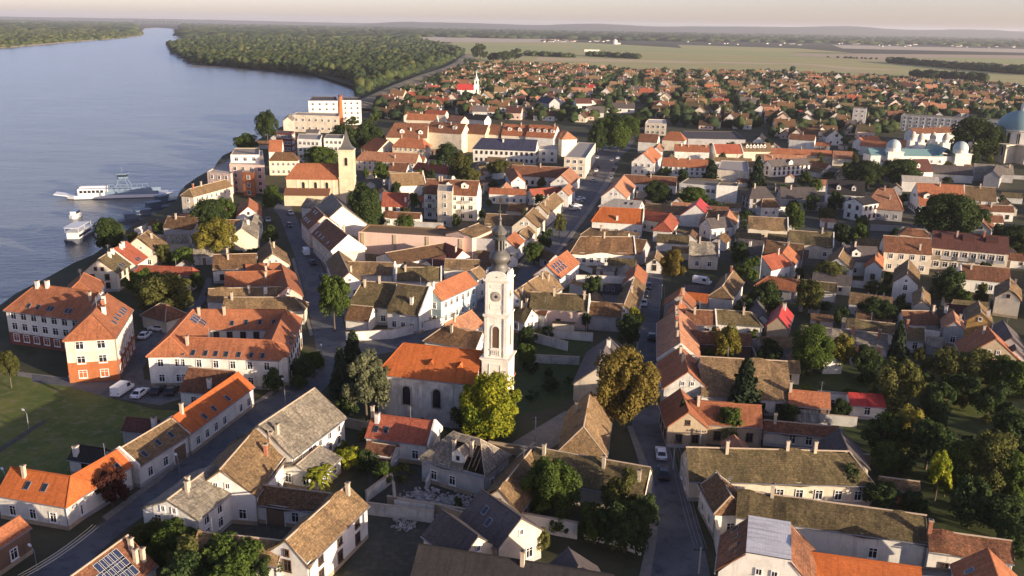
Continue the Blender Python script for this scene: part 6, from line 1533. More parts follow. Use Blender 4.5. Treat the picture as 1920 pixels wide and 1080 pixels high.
H('small white gable under a red-brown roof at right', (1846, 403), (1842, 416), (1864, 423), 3.8, 'rust', 'white', chim=[], more=[dict(r1=(1832, 402), r2=(1880, 404), e=(1860, 416), ze=3.4, chim=[])])
H('white-walled house with a shaded grey roof right of the bath house', (1745, 308), (1824, 312), (1790, 327), 4.0, 'slate', 'white', chim=[])
H('grey-roofed house with white eaves at the right', (1826, 306), (1900, 310), (1860, 325), 4.2, 'eternit', 'grey', chim=[(.9, .3, 0)], more=[dict(r1=(1868, 309), r2=(1862, 320), e=(1880, 326), ze=5, roof='slate', chim=[])])
H('dark brown roof with two round white dormers', (1682, 298), (1740, 298), (1705, 322), 6.0, 'maroon', 'white', dormers=[(.3, .7, 2, 'g'), (.55, .7, 2, 'g')], chim=[(.4, .2, 3)], win='')
H('pale modern roof below the round dormers', (1690, 328), (1760, 332), (1720, 340), 5.0, 'pale', 'white', chim=[], t=.4, win='')
H('cream and orange roofs left of the bath house', (1610, 257), (1645, 254), (1625, 268), 6.0, 'orange', 'white', chim=[], more=[dict(r1=(1615, 262), r2=(1668, 266), e=(1640, 275), ze=5.5, chim=[]), dict(r1=(1675, 262), r2=(1702, 262), e=(1690, 275), ze=5.5, roof='peach', chim=[])])
H('rust-roofed house with white dormers behind the bath house', (1706, 240), (1784, 237), (1745, 250), 7.0, 'rust', 'white', chim=[(.3, .1, 0), (.7, .1, 0)])
H('navy-roofed house with a bright yellow gable in the far quarter', (1016, 180), (1040, 184), (1022, 193), 9, 'navy', 'grey', chim=[], more=[dict(r1=(1043, 181), r2=(1042, 185), e=(1050, 191), ze=8, roof='navy', wall='yellow', chim=[])])
H('maroon-roofed house with a white gable in the far quarter', (1078, 184), (1108, 184), (1090, 194), 8, 'maroon', 'white', chim=[], more=[dict(r1=(1112, 183), r2=(1111, 187), e=(1118, 193), ze=8, roof='maroon', chim=[])])
flat_block('cream house with an arched opening at the head of the main street', [(1210, 230), (1250, 232), (1248, 224), (1216, 223)], 8.0, 'cream', 'pale', cat='house', storeys=2)
H('maroon gambrel roof on the right corner of the tree-lined end of the main street', (1200, 250), (1236, 252), (1215, 266), 6.5, 'rust', 'white', chim=[], storeys=2)
flat_block('grey flat-roofed market hall with skylight strips', [(1290, 260), (1398, 262), (1378, 246), (1280, 245)], 6.0, 'grey', 'slate', cat='hall', win=False)
H('small white gabled house beside the tall dark tree right of the market hall', (1428, 249), (1424, 256), (1437, 263), 5.0, 'black', 'white', chim=[])
H('rust-roofed villa row near the dark park trees', (1482, 250), (1530, 253), (1505, 262), 6.0, 'rust', 'white', chim=[(.5, .1, 0)])
flat_block('very long low apartment slab behind the dark park trees', [(1690, 216), (1888, 228), (1890, 224), (1694, 212)], 11.0, 'dirty', 'eternit', storeys=4, gap=4)
flat_block('short grey apartment slab left of the long one', [(1600, 203), (1625, 204), (1626, 201), (1602, 200)], 16.0, 'grey', 'eternit', storeys=5, gap=4)
unmark()
# walls round yards and gardens
garden_wall('long white garden wall below the slate-roofed house', [(968, 990), (1080, 1010)], 2.6)
garden_wall('white yard wall in front of the corner house at the crossroads', [(650, 640), (735, 635), (830, 612)], 2.2)
garden_wall('white firewall along the yard beside the solar-panelled house', [(1080, 545), (1180, 548)], 4.5)
garden_wall('pale garden wall left of the lane by the mossy house', [(1096, 1010), (1150, 1022), (1200, 1040)], 2.0)
garden_wall('white enclosure wall around the rubble heap', [(738, 926), (742, 958), (812, 968)], 2.0, 'white')
garden_wall('stained white churchyard wall, upper one', [(1022, 632), (1110, 640)], 2.0, 'dirty')
garden_wall('stained white churchyard wall, lower one', [(1000, 680), (1085, 684)], 1.8, 'dirty')
garden_wall('tan garden wall between the church and the small red house', [(645, 800), (700, 812)], 1.8, 'tan')
garden_wall('tan garden wall right of the lime-coloured tree', [(918, 846), (1000, 858)], 1.8, 'tan')
garden_wall('white wall beside the lane under the big white house', [(1335, 985), (1345, 1040)], 3.0)
garden_wall('curved pale wall below the big green garden tree', [(1474, 645), (1480, 672), (1505, 690), (1570, 700)], 1.4, 'concrete')
garden_wall('pale yard wall beside the broken grey house', [(688, 940), (735, 905)], 1.8, 'dirty')
# rubble
rb = MB(); rr = random.Random(9)
for (u, v, n, s) in ((790, 938, 420, 34), (850, 950, 420, 44), (880, 905, 200, 25), (760, 985, 60, 24)):
    for _ in range(n):
        p = P(u + rr.gauss(0, s * .5), v + rr.gauss(0, s * .22)); a = rr.uniform(.08, .4)
        xf = Matrix.Translation((p.x, p.y, rr.uniform(0, .9) * math.exp(-abs(rr.gauss(0, 1))))) @ Matrix.Rotation(rr.uniform(0, 6), 4, Vector((rr.random(), rr.random(), rr.random() + .1)).normalized())
        rb.box(-a, -a * .6, -a * .25, a, a * .6, a * .25, 0, xf)
stuff('rubble', rb.mesh('rubble', MATS['rubble_mat']), 'heaps of pale building rubble in the yard of the broken house', 'rubble')

# ---------------------------------------------------------------- trees one can point to: (foot u, top v, foot v, crown width px, leaf kind, label, form)
TREES = [
 (1168, 654, 806, 112, 'golden', 'large round golden brown tree beside the narrow lane', None),
 (916, 706, 832, 116, 'lime', 'bright lime yellow tree in front of the church', None),
 (880, 745, 828, 66, 'dark', 'dark green tree left of the lime yellow one', None),
 (688, 662, 792, 88, 'silver', 'silvery green willow at the left end of the church', None),
 (716, 690, 786, 50, 'silver', 'smaller silvery tree touching the church wall', None),
 (664, 618, 728, 66, 'pine', 'dark spruce left of the church at the bend of the road', None),
 (640, 650, 742, 54, 'pine', 'lower dark spruce beside the bend of the road', None),
 (652, 735, 790, 40, 'dark', 'dark bush-like tree between silver willow and road', None),
 (628, 517, 622, 58, 'green', 'green street tree before the white corner house', None),
 (285, 978, 1040, 70, 'olive', 'leafy olive green tree at the bottom beside the solar-panelled roof', None),
 (330, 985, 1070, 90, 'green', 'leafy green tree of the bottom hedge mass, second from its left end', None),
 (372, 1000, 1090, 90, 'olive', 'olive tree in the middle of the bottom hedge mass', None),
 (418, 1008, 1098, 90, 'green', 'green tree right of the middle of the bottom hedge mass', None),
 (462, 1018, 1105, 90, 'green', 'green tree at the bottom edge below the tan wing', None),
 (498, 1040, 1110, 60, 'dark', 'darker tree at the right end of the bottom hedge mass', None),
 (345, 1045, 1135, 90, 'dark', 'dark tree cut by the bottom edge before the hedge mass', None),
 (430, 1062, 1150, 90, 'green', 'green tree cut by the bottom edge before the hedge mass', None),
 (212, 880, 950, 62, 'red', 'dark purple-leaved tree in front of the white corner house', None),
 (606, 866, 925, 66, 'lime', 'broad-leaved banana plant in the walled yard', 'banana'),
 (655, 840, 880, 52, 'lime', 'light green shrub under the small red house', None),
 (690, 845, 885, 40, 'dark', 'dark shrub under the small red house', None),
 (722, 866, 905, 46, 'green', 'round green bush in the yard of the small red house', None),
 (1030, 862, 972, 98, 'green', 'dense green tree in the garden of the long mossy house', 'big0'),
 (1160, 886, 975, 70, 'olive', 'olive green tree before the long mossy roof', None),
 (1115, 950, 1020, 70, 'green', 'dark garden tree beside the lane, lower left', None),
 (1170, 945, 1035, 90, 'dark', 'dark garden tree nearest the lane', None),
 (1208, 930, 1005, 48, 'dark', 'narrow dark tree at the edge of the lane', None),
 (1012, 990, 1042, 34, 'olive', 'small courtyard tree inside the white-walled garden', None),
 (1050, 965, 1000, 40, 'green', 'low garden shrub by the long white wall', None),
 (1392, 671, 778, 84, 'pine', 'blue green conifer before the broad tan roof', None),
 (1275, 748, 822, 34, 'pine', 'slim conifer by the stucco orange house', None),
 (1365, 764, 830, 52, 'green', 'green tree in front of the stucco orange house', None),
 (1362, 611, 682, 52, 'yellow', 'yellow green tree by the rust-roofed wing', None),
 (1520, 612, 700, 76, 'green', 'big green garden tree next to the yellow one', None),
 (1575, 628, 694, 50, 'yellow', 'yellow tree right of the big green garden tree', None),
 (1680, 600, 676, 40, 'pine', 'dark conifer before the mossy roof over the white wall', None),
 (1259, 468, 538, 46, 'golden', 'autumn-coloured tree at the head of the narrow street', None),
 (1110, 518, 568, 44, 'dark', 'dark conifer-like tree in the yard of the white firewall', None),
 (1190, 578, 632, 30, 'lime', 'bright green small tree on the narrow street', None),
 (1178, 590, 650, 46, 'dark', 'dark tree under the bright small one on the narrow street', None),
 (1098, 586, 620, 18, 'dark', 'column of dark evergreen against the pinkish wall', None),
 (988, 612, 660, 36, 'dark', 'dark round bush beside the white church tower', None),
 (986, 645, 690, 36, 'green', 'light green bush in the shaded churchyard', None),
 (208, 409, 474, 50, 'dark', 'dark spruce-like tree at the river edge by the passenger boat', None),
 (225, 420, 470, 22, 'olive', 'thin pale tree joined to the dark riverside tree', None),
 (312, 513, 592, 98, 'olive', 'wide olive green tree behind the courtyard building', None),
 (262, 505, 560, 50, 'green', 'green tree between the riverside houses and the olive tree', None),
 (408, 412, 488, 74, 'yellow', 'tall yellow green tree left of the tall cream house', None),
 (395, 375, 440, 60, 'dark', 'dark tree above the yellow green one', None),
 (425, 372, 425, 40, 'green', 'mid green tree beside the dark one, near the long cream house', None),
 (345, 465, 505, 44, 'green', 'round green tree behind the brick-red hipped roof', None),
 (310, 458, 500, 30, 'olive', 'small olive bush behind the red riverside house', None),
 (22, 656, 728, 36, 'olive', 'lone young lawn tree with a bare trunk at the left edge', None),
 (503, 208, 276, 38, 'dark', 'tall dark tree on the bank left of the former mill', None),
 (463, 251, 285, 44, 'green', 'round tree at the river edge below the tall dark one', None),
 (603, 275, 316, 62, 'green', 'broad green tree behind the yellow church', None),
 (645, 232, 290, 56, 'dark', 'dark tree by the brick chimney', None),
 (690, 232, 285, 60, 'dark', 'dark tree right of the yellow church spire', None),
 (685, 345, 440, 66, 'dark', 'large dark tree beside the yellow church tower', None),
 (716, 304, 352, 28, 'green', 'upright green tree below the big tan roof', None),
 (760, 403, 440, 42, 'green', 'round green tree above the pink hall', None),
 (510, 348, 400, 36, 'green', 'street tree below the arcaded villa', None),
 (508, 424, 462, 28, 'green', 'young street tree by the narrow tan-roofed house', None),
 (838, 268, 312, 44, 'dark', 'dark tree before the hotel', None),
 (862, 285, 345, 42, 'olive', 'pale olive tree right of the hotel', None),
 (880, 315, 350, 40, 'olive', 'olive garden tree before the navy-roofed building', None),
 (935, 300, 330, 40, 'olive', 'scrubby tree before the pale bays of the navy-roofed building', None),
 (1048, 400, 448, 26, 'olive', 'street tree left of the main street', None),
 (1022, 430, 470, 30, 'dark', 'dark shrub-like street tree on the main street', None),
 (1000, 455, 495, 40, 'green', 'bushy street tree near the church tower', None),
 (1332, 300, 345, 46, 'pine', 'dark conifer left of the blank cream firewall', None),
 (1418, 292, 352, 40, 'pine', 'tall dark conifer right of the blank cream firewall', None),
 (1230, 340, 385, 54, 'dark', 'dark round trees by the orange corner roof', None),
 (1298, 352, 392, 56, 'green', 'green trees before the white school block', None),
 (1340, 378, 400, 36, 'green', 'light green tree below the stair block', None),
 (1768, 364, 452, 96, 'dark', 'very large dark tree before the orange-red roof with dormers', None),
 (1812, 380, 440, 60, 'dark', 'dark tree joined to the very large one', None),
 (1905, 425, 480, 60, 'dark', 'dark green tree at the right edge beside the townhouse row', None),
 (1485, 380, 440, 40, 'green', 'bright green tree behind the dark moss roof', None),
 (1400, 480, 535, 44, 'green', 'green tree left of the orange-red roof house', None),
 (1385, 455, 500, 34, 'dark', 'dark garden tree by the small cream house', None),
 (1512, 525, 590, 60, 'olive', 'olive tree before the curved orange roof', None),
 (1550, 490, 540, 58, 'olive', 'olive garden tree under the white villa', None),
 (1435, 528, 588, 54, 'dark', 'dark bushy tree below the orange-red house', None),
 (1640, 560, 610, 66, 'dark', 'dark trees behind the long brown ridge', None),
 (1660, 575, 612, 30, 'green', 'lighter tree right of the dark trees behind the long brown ridge', None),
 (1775, 505, 575, 56, 'dark', 'dark green tree in the crowded quarter below the townhouses', None),
 (1800, 545, 585, 40, 'green', 'rounded tree behind the ochre gable', None),
 (1575, 420, 462, 40, 'dark', 'dark round tree above the villa roofs', None),
 (1608, 420, 465, 32, 'green', 'rounded green tree beside the dark round one', None),
 (1690, 300, 352, 60, 'dark', 'dark tree left of the round dormers', None),
 (1620, 302, 350, 80, 'dark', 'dark spreading trees behind the dark green roof', None),
 (1820, 222, 300, 78, 'dark', 'dark park tree left of the domed church', None),
 (1850, 238, 300, 50, 'dark', 'dark park tree closest to the dome', None),
 (1728, 262, 300, 24, 'yellow', 'pale yellow tree behind the bath house', None),
 (1565, 360, 400, 30, 'dark', 'dark tree in front of the dark green roof', None),
 (1520, 365, 400, 26, 'dark', 'slim dark tree by the shaded terrace', None),
 (1130, 222, 282, 42, 'green', 'bright green street tree nearest the viewer in the main street clump', None),
 (1158, 228, 285, 46, 'green', 'bright green street tree at the right of the main street clump', None),
 (1175, 216, 262, 44, 'green', 'street tree at the back right of the main street clump', None),
 (1150, 214, 256, 44, 'dark', 'street tree at the back of the main street clump', None),
 (1120, 235, 290, 36, 'dark', 'dark street tree on the left of the main street clump', None),
 (1195, 212, 245, 40, 'dark', 'far dark street tree of the main street clump', None),
 # the wooded gardens at the lower right
 (1672, 675, 775, 80, 'olive', 'olive tree at the upper left of the gardens', None),
 (1700, 690, 760, 46, 'olive', 'smaller olive tree on the garden lawn', None),
 (1702, 765, 850, 60, 'yellow', 'yellow-topped garden tree near the red sheet-metal roof', None),
 (1655, 780, 850, 76, 'green', 'green garden tree below the red sheet-metal roof', None),
 (1735, 790, 880, 76, 'dark', 'dark garden tree right of the yellow-topped one', None),
 (1752, 846, 940, 44, 'lime', 'weeping light green tree by the small tan shed', 'weep'),
 (1840, 815, 940, 92, 'olive', 'tall olive-coloured garden tree', 'big1'),
 (1792, 830, 930, 64, 'green', 'green garden tree left of the tall olive one', None),
 (1890, 850, 960, 70, 'green', 'garden tree right of the tall olive one', None),
 (1815, 900, 990, 70, 'dark', 'dark garden tree below the tall olive one', None),
 (1870, 930, 1010, 76, 'dark', 'dark garden tree near the lower right edge', None),
 (1900, 980, 1050, 60, 'dark', 'lowest dark garden tree at the right edge', None),
 (1655, 830, 890, 44, 'green', 'bright green bush-like tree by the tan shed', None),
 (1590, 870, 935, 46, 'dark', 'dark upright tree before the moss-roofed house', None),
 (1510, 893, 932, 46, 'green', 'green tree between the two long mossy roofs', None),
 (1450, 885, 925, 56, 'olive', 'olive shrubs between the two long mossy roofs', None),
 (1480, 900, 932, 44, 'green', 'low green tree beside the olive shrubs', None),
 (1890, 770, 850, 80, 'dark', 'shaded dark tree at the right side of the gardens', None),
 (1800, 700, 760, 70, 'dark', 'dark tree at the back of the lawn', None),
 (1770, 655, 715, 60, 'olive', 'olive tree under the row of gabled houses', None),
 (1820, 655, 720, 66, 'olive', 'wide olive tree under the grey-plastered gables', None),
 (1870, 670, 730, 60, 'green', 'green tree by the bluish cottage', None),
 (1905, 680, 745, 50, 'green', 'garden tree at the right edge beneath the cottage', None),
 (1620, 650, 705, 50, 'dark', 'dark tree left of the conifer in the gardens', None),
 (1750, 720, 800, 60, 'dark', 'dark tree in the middle of the lawn', None),
 (1855, 720, 790, 60, 'dark', 'dark tree on the right of the lawn', None),
 (1650, 905, 955, 60, 'dark', 'dark tree under the small tan shed', None),
 (1710, 925, 965, 46, 'dark', 'dark shrub behind the long mottled roof', None),
 (1510, 725, 752, 46, 'green', 'hedge-like green shrub above the orange-roofed house', 'bush1'),
 (1478, 758, 800, 46, 'dark', 'dark shrub by the end of the broad tan roof', None),
 (1575, 750, 785, 34, 'dark', 'dark tree by the white wall with a door', None),
 (1395, 560, 600, 40, 'dark', 'dark creeper-like bush on the moss roof garden', None),
 (1370, 590, 625, 40, 'dark', 'dark bushy tree behind the yellow green one', None),
 (1440, 640, 690, 50, 'dark', 'grey green bush behind the blue green conifer', None),
 (590, 660, 700, 40, 'green', 'round clipped bush at the corner garden', None),
 (568, 672, 715, 46, 'dark', 'dark clipped bush in the corner garden', None),
 (515, 690, 735, 40, 'dark', 'dark shrub before the courtyard building', None),
 (1318, 900, 950, 18, 'dark', 'thin dark tree by the power lines', None),
 (530, 855, 885, 26, 'dark', 'low dark bush by the lean-to house', None),
 (450, 470, 500, 30, 'dark', 'dark bush behind the brown-roofed house', None),
 (480, 465, 492, 34, 'dark', 'dark hedge at the foot of the tall cream house', None),
 (370, 510, 545, 30, 'green', 'green bush on the short side street', None),
 (560, 705, 730, 30, 'green', 'low shrub on the corner garden lawn', None),
 (948, 660, 700, 20, 'green', 'narrow shrub behind the church tower', None),
 (885, 625, 660, 34, 'olive', 'thin olive tree on the brown hipped roof side', None),
]
for (u, vt, vb, wp, kind, label, form) in TREES: tree(u, vt, vb, wp, kind, label, form)

# ---------------------------------------------------------------- cars, lamps, poles
car(1239, 856, (1234, 820), 'white', 'white car parked on the narrow lane with its boot toward the viewer')
car(1243, 892, (1238, 850), 'dark', 'dark car parked in the shade behind the white one on the lane')
car(1207, 572, (1206, 590), 'silver', 'silver car parked at the left kerb of the narrow street')
car(1210, 555, (1209, 575), 'dark', 'dark car in front of the silver one on the narrow street')
car(1216, 540, (1214, 560), 'dark', 'dark car at the top of the narrow street')
car(1222, 635, (1226, 615), 'dark', 'pale-windowed dark car at the right kerb of the narrow street')
car(230, 737, (252, 722), 'white', 'white panel van parked on the gravel by the brick flats', 'van')
car(263, 742, (276, 732), 'white', 'white car parked right next to the white panel van')
car(296, 736, (306, 726), 'dark', 'black car parked in the row beside the white car')
car(322, 737, (330, 726), 'dark', 'dark car at the end of the parked row near the back wing')
car(152, 710, (130, 708), 'white', 'white car parked in front of the brick base of the flats')
car(296, 620, (272, 618), 'white', 'white estate car beside the red garage door')
car(272, 633, (280, 626), 'white', 'small white car in the alley by the flats')
car(574, 477, (566, 462), 'white', 'white van driving down the left street', 'van')
car(587, 495, (580, 478), 'dark', 'dark car parked behind the white van on the left street')
car(606, 522, (598, 503), 'dark', 'dark car parked by the green street tree')
car(503, 415, (505, 425), 'silver', 'silver car parked by the far end of the left street')
car(545, 402, (552, 412), 'silver', 'silver car parked opposite the pale hall')
car(543, 425, (550, 437), 'dark', 'dark car parked along the maroon-roofed houses')
car(1316, 533, (1335, 536), 'white', 'white box van parked in the yard by the steep tan roof', 'van')
mr = [(1088, 375), (1085, 381), (1081, 388), (1078, 394), (1118, 322), (1115, 330), (1112, 340), (1121, 316), (1120, 297), (1147, 302), (1150, 320), (1146, 335), (1158, 298), (1156, 310)]
mc = ['white', 'silver', 'white', 'silver', 'white', 'dark', 'silver', 'dark', 'white', 'silver', 'dark', 'silver', 'white', 'blue']
ml = ['farthest of the four angle-parked cars left of the main street', 'white-grey second car of the angle-parked four on the main street', 'white third car of the angle-parked four on the main street', 'nearest of the four angle-parked cars left of the main street',
      'white car at the left kerb of the main street beside the shaded block', 'dark car between two light ones on the main street', 'silver car at the left kerb of the main street', 'dark car far up the left kerb of the main street', 'white car by the tree clump on the main street',
      'silver car at the right kerb near the corner of the main street', 'dark car at the right kerb below the white gables', 'silver car at the right kerb by the orange corner roof', 'white car under the trees at the right of the main street', 'blue car at the right kerb of the main street']
for (p, c, l) in zip(mr, mc, ml): car(p[0], p[1], (p[0] + (9 if p[1] > 370 else 3), p[1] - (1 if p[1] > 370 else 8)), c, l)
lamp(338, 906, 861, (320, 862), 'curved-arm street lamp on the kerb of the terrace street')
lamp(535, 757, 717, (518, 715), 'curved-arm street lamp at the bend below the corner garden')
lamp(605, 693, 652, (598, 652), 'street lamp at the crossroads by the clipped bush')
lamp(70, 1070, 1040, (50, 1045), 'street lamp in the lower left corner by the road')
lamp(54, 803, 790, (40, 790), 'short white lawn lamp on the grass')
lamp(14, 920, 900, (4, 902), 'street lamp before the corner house at the left edge')
pl = {}
for i, (u, vb, vt, l) in enumerate(((767, 782, 732, 'concrete pole standing in front of the church wall'), (1003, 836, 782, 'concrete pole beside the steep hipped old house'), (1262, 880, 838, 'pole carrying wires along the lane, upper one'),
                                    (1310, 1075, 1040, 'pole with crossarm at the bottom of the lane'), (1311, 845, 812, 'pole in the yard of the stucco orange house'), (1422, 540, 478, 'tall concrete pole by the grey gable of the orange-red house'), (1240, 560, 535, 'pole at the right kerb of the narrow street'), (1238, 760, 730, 'pole before the maroon-sloped row house'))):
    pl[i] = pole(u, vb, vt, l, i not in (0, 5))[1]
wires(pl[2], pl[3], 'bundle of overhead wires along the lane from pole to pole', (-.8, -.3, .3, .8))
wires(pl[2], pl[7], 'overhead wires along the lane past the stucco house', (-.6, .6))
wires(pl[7], pl[6], 'overhead wires along the narrow street', (-.6, .6))
a = P(40, 1080, 7); b = P(180, 985, 7)
wires(a, b, 'overhead wires across the road in the lower left corner', (-.5, 0, .5), .4)

# ---------------------------------------------------------------- filler: garden trees and shrubs between the houses
def clear(x, y, m):
    for (cx, cy, a, hl, hw) in OCC:
        dx, dy = x - cx, y - cy
        if abs(dx) > 45 or abs(dy) > 45: continue
        c, s = math.cos(-a), math.sin(-a)
        if abs(dx * c - dy * s) < hl + m and abs(dx * s + dy * c) < hw + m: return False
    return True
RW = [[(P(u, v).x, P(u, v).y) for u, v in r] for r in ROAD]
def onroad(x, y): return any(inside((x, y), r) for r in RW)

# ---------------------------------------------------------------- filler: sheds, annexes and yard walls between the houses
SHP = []
for (L_, W_, h0, h1) in ((6, 4, 2.4, 3.8), (8, 4.5, 2.6, 4.4), (5, 3.5, 2.3, 2.9), (10, 5, 3.0, 5.2)):
    a = MB(); x, y = L_ / 2, W_ / 2
    if h1 - h0 > 1:
        a.add([(-x, -y, -.4), (x, -y, -.4), (x, y, -.4), (-x, y, -.4), (-x, -y, h0), (x, -y, h0), (x, y, h0), (-x, y, h0), (-x, 0, h1 - .1), (x, 0, h1 - .1)], [(0, 1, 5, 4), (2, 3, 7, 6), (1, 2, 6, 9, 5), (3, 0, 4, 8, 7)])
        r = ([(-x - .2, -y - .3, h0 - .2), (x + .2, -y - .3, h0 - .2), (x + .2, 0, h1), (-x - .2, 0, h1), (x + .2, y + .3, h0 - .2), (-x - .2, y + .3, h0 - .2)], [(0, 1, 2, 3), (3, 2, 4, 5)])
    else:
        a.add([(-x, -y, -.4), (x, -y, -.4), (x, y, -.4), (-x, y, -.4), (-x, -y, h0), (x, -y, h0), (x, y, h1), (-x, y, h1)], [(0, 1, 5, 4), (2, 3, 7, 6), (1, 2, 6, 5), (3, 0, 4, 7)])
        r = ([(-x - .2, -y - .3, h0), (x + .2, -y - .3, h0), (x + .2, y + .2, h1 + .05), (-x - .2, y + .2, h1 + .05)], [(0, 1, 2, 3)])
    ruv = [[(r[0][k][0], math.hypot(r[0][k][1], r[0][k][2])) for k in f] for f in r[1]]
    SHP.append((a, r, ruv, L_, W_))
SHM = {}
def shed_at(x, y, a, k, rc, wc, label, group):
    if (k, rc, wc) not in SHM: SHM[k, rc, wc] = (SHP[k][0].mesh('wall', MATS['w_' + wc]), mesh('roof', SHP[k][1][0], SHP[k][1][1], MATS['r_' + rc], None, SHP[k][2]))
    root = link('shed', None, None, (x, y, 0), a); tag(root, label, 'shed', group)
    link('wall', SHM[k, rc, wc][0], root); link('roof', SHM[k, rc, wc][1], root)
    link('door', DOOR['wood'], root, (-SHP[k][3] * .2, -SHP[k][4] / 2, 0), math.pi)
    if k in (1, 3):
        o = link('window', WIN['b3'][0], root, (SHP[k][3] * .25, -SHP[k][4] / 2, 1.6), math.pi); link('pane', WIN['b3'][1], o)
    OCC.append((x, y, a, SHP[k][3] / 2, SHP[k][4] / 2))
def near_angle(x, y):
    b = min(OCC, key=lambda o: (o[0] - x) ** 2 + (o[1] - y) ** 2); return b[2]
SRN = {'tan': 'tan', 'moss': 'mossy brown', 'rust': 'rust-red', 'eternit': 'grey sheet', 'brown': 'brown', 'orange': 'orange', 'slate': 'dark grey', 'peach': 'peach'}
def sheds(px, n, where):
    w = [(P(u, v).x, P(u, v).y) for u, v in px]; xs = [p[0] for p in w]; ys = [p[1] for p in w]; k = 0
    for _ in range(n * 60):
        if k >= n: break
        x, y = R.uniform(min(xs), max(xs)), R.uniform(min(ys), max(ys))
        if not inside((x, y), w) or onroad(x, y): continue
        i = R.randrange(4); hl = math.hypot(SHP[i][3], SHP[i][4]) / 2
        if not clear(x, y, hl * .8): continue
        a = near_angle(x, y) + R.choice([0, math.pi / 2, math.pi]) + R.uniform(-.06, .06)
        rc = R.choices(['tan', 'moss', 'rust', 'eternit', 'brown', 'orange', 'slate', 'peach'], [4, 4, 3, 2, 3, 1.5, 1.5, 2])[0]; wc = R.choice(['white', 'white', 'dirty', 'cream', 'grey'])
        shed_at(x, y, a, i, rc, wc, *beside(x, y, '%s-roofed yard shed' % SRN[rc].replace(' ', '-'), 'small yard building with a %s roof %s' % (SRN[rc], where), 'yard buildings with %s roofs %s' % (SRN[rc], where))); k += 1
def yard_walls(px, n, where):
    w = [(P(u, v).x, P(u, v).y) for u, v in px]; xs = [p[0] for p in w]; ys = [p[1] for p in w]; k = 0
    for _ in range(n * 60):
        if k >= n: break
        x, y = R.uniform(min(xs), max(xs)), R.uniform(min(ys), max(ys))
        if not inside((x, y), w) or onroad(x, y): continue
        a = near_angle(x, y) + R.choice([0, math.pi / 2]); ln = R.uniform(6, 15); d = Vector((math.cos(a), math.sin(a), 0))
        if not all(clear(x + d.x * s * ln, y + d.y * s * ln, .3) and not onroad(x + d.x * s * ln, y + d.y * s * ln) for s in (0, .25, .5, .75, 1)): continue
        h = R.uniform(1.5, 2.4); m = R.choice(['white', 'dirty', 'cream', 'concrete', 'tan'])
        root = link('garden_wall', None, None, (x, y, 0), a); wl_, wg_ = beside(x, y, 'short pale yard wall', 'short pale yard wall %s' % where, 'yard walls %s' % where); tag(root, wl_, 'wall', wg_)
        q = MB(); q.box(0, -.14, -.3, ln, .14, h); q.obj('wall', MATS['w_' + m], root); q = MB(); q.box(-.05, -.2, h, ln + .05, .2, h + .09); q.obj('coping', MATS['mortar'], root); k += 1
ZN = [([(1250, 560), (1480, 500), (1900, 560), (1860, 680), (1480, 720), (1290, 800)], 16, 10, 'among the crowded houses at right'),
      ([(1150, 400), (1420, 380), (1420, 500), (1250, 500), (1170, 450)], 16, 8, 'between the main street and the twin-gabled house'),
      ([(1420, 330), (1900, 380), (1900, 540), (1560, 540), (1430, 480)], 26, 10, 'around the townhouse row at right'),
      ([(1160, 300), (1440, 290), (1440, 390), (1150, 400)], 18, 6, 'around the white school block'),
      ([(1440, 270), (1900, 300), (1900, 380), (1440, 350)], 26, 4, 'in front of the bath house'),
      ([(680, 290), (1070, 300), (1020, 430), (930, 480), (700, 430)], 36, 8, 'left of the main street'),
      ([(660, 460), (930, 450), (960, 520), (700, 600)], 14, 6, 'round the pink hall'),
      ([(970, 480), (1200, 480), (1190, 620), (980, 640)], 8, 6, 'round the shaded churchyard'),
      ([(250, 440), (500, 380), (545, 520), (390, 600), (240, 560)], 9, 5, 'among the riverside houses'),
      ([(400, 300), (560, 230), (700, 215), (690, 290), (540, 380), (400, 370)], 8, 0, 'near the yellow church'),
      ([(1290, 760), (1480, 760), (1640, 900), (1420, 1000), (1290, 860)], 5, 4, 'between the long mossy roofs'),
      ([(560, 800), (1000, 830), (1010, 1000), (640, 1000)], 0, 4, 'in the yards below the church')]
for px, a, b, wh in ZN: sheds(px, a, wh); yard_walls(px, b, wh)
GT = []
def fill(px, n, hr, rr_, kinds, lab, group, mind, m=1.0):
    w = [(P(u, v).x, P(u, v).y) for u, v in px]
    xs = [p[0] for p in w]; ys = [p[1] for p in w]; k = 0
    for _ in range(n * 12):
        if k >= n: break
        x, y = R.uniform(min(xs), max(xs)), R.uniform(min(ys), max(ys))
        if not inside((x, y), w) or onroad(x, y): continue
        r = R.uniform(*rr_)
        if not clear(x, y, r * .6 * m): continue
        if any((x - a) ** 2 + (y - b) ** 2 < mind * mind for a, b in GT): continue
        GT.append((x, y)); k += 1
        kd = R.choice(kinds)
        kn = {'green': 'mid green', 'dark': 'dark green', 'olive': 'olive green', 'lime': 'light green', 'yellow': 'yellowish', 'pine': 'dark conifer-like'}[kd]
        l_, g_ = beside(x, y, kn + (' shrub' if 'shrub' in lab else ' tree'), lab % kn, group % kd, 18)
        tree_at(x, y, R.uniform(*hr), r, kd, l_, None, g_)
fill([(1480, 650), (1930, 690), (1940, 1060), (1760, 960), (1620, 840), (1490, 780)], 34, (1.5, 4.0), (1.2, 2.6), ['green', 'dark', 'olive', 'dark'], '%s shrub in the overgrown gardens at lower right', 'garden %s shrubs at lower right', 4)
fill([(1260, 560), (1480, 520), (1900, 560), (1700, 660), (1300, 800)], 30, (2.0, 5.0), (1.2, 2.4), ['green', 'dark', 'olive'], '%s yard tree between the crowded houses at right', 'yard trees %s at right', 4)
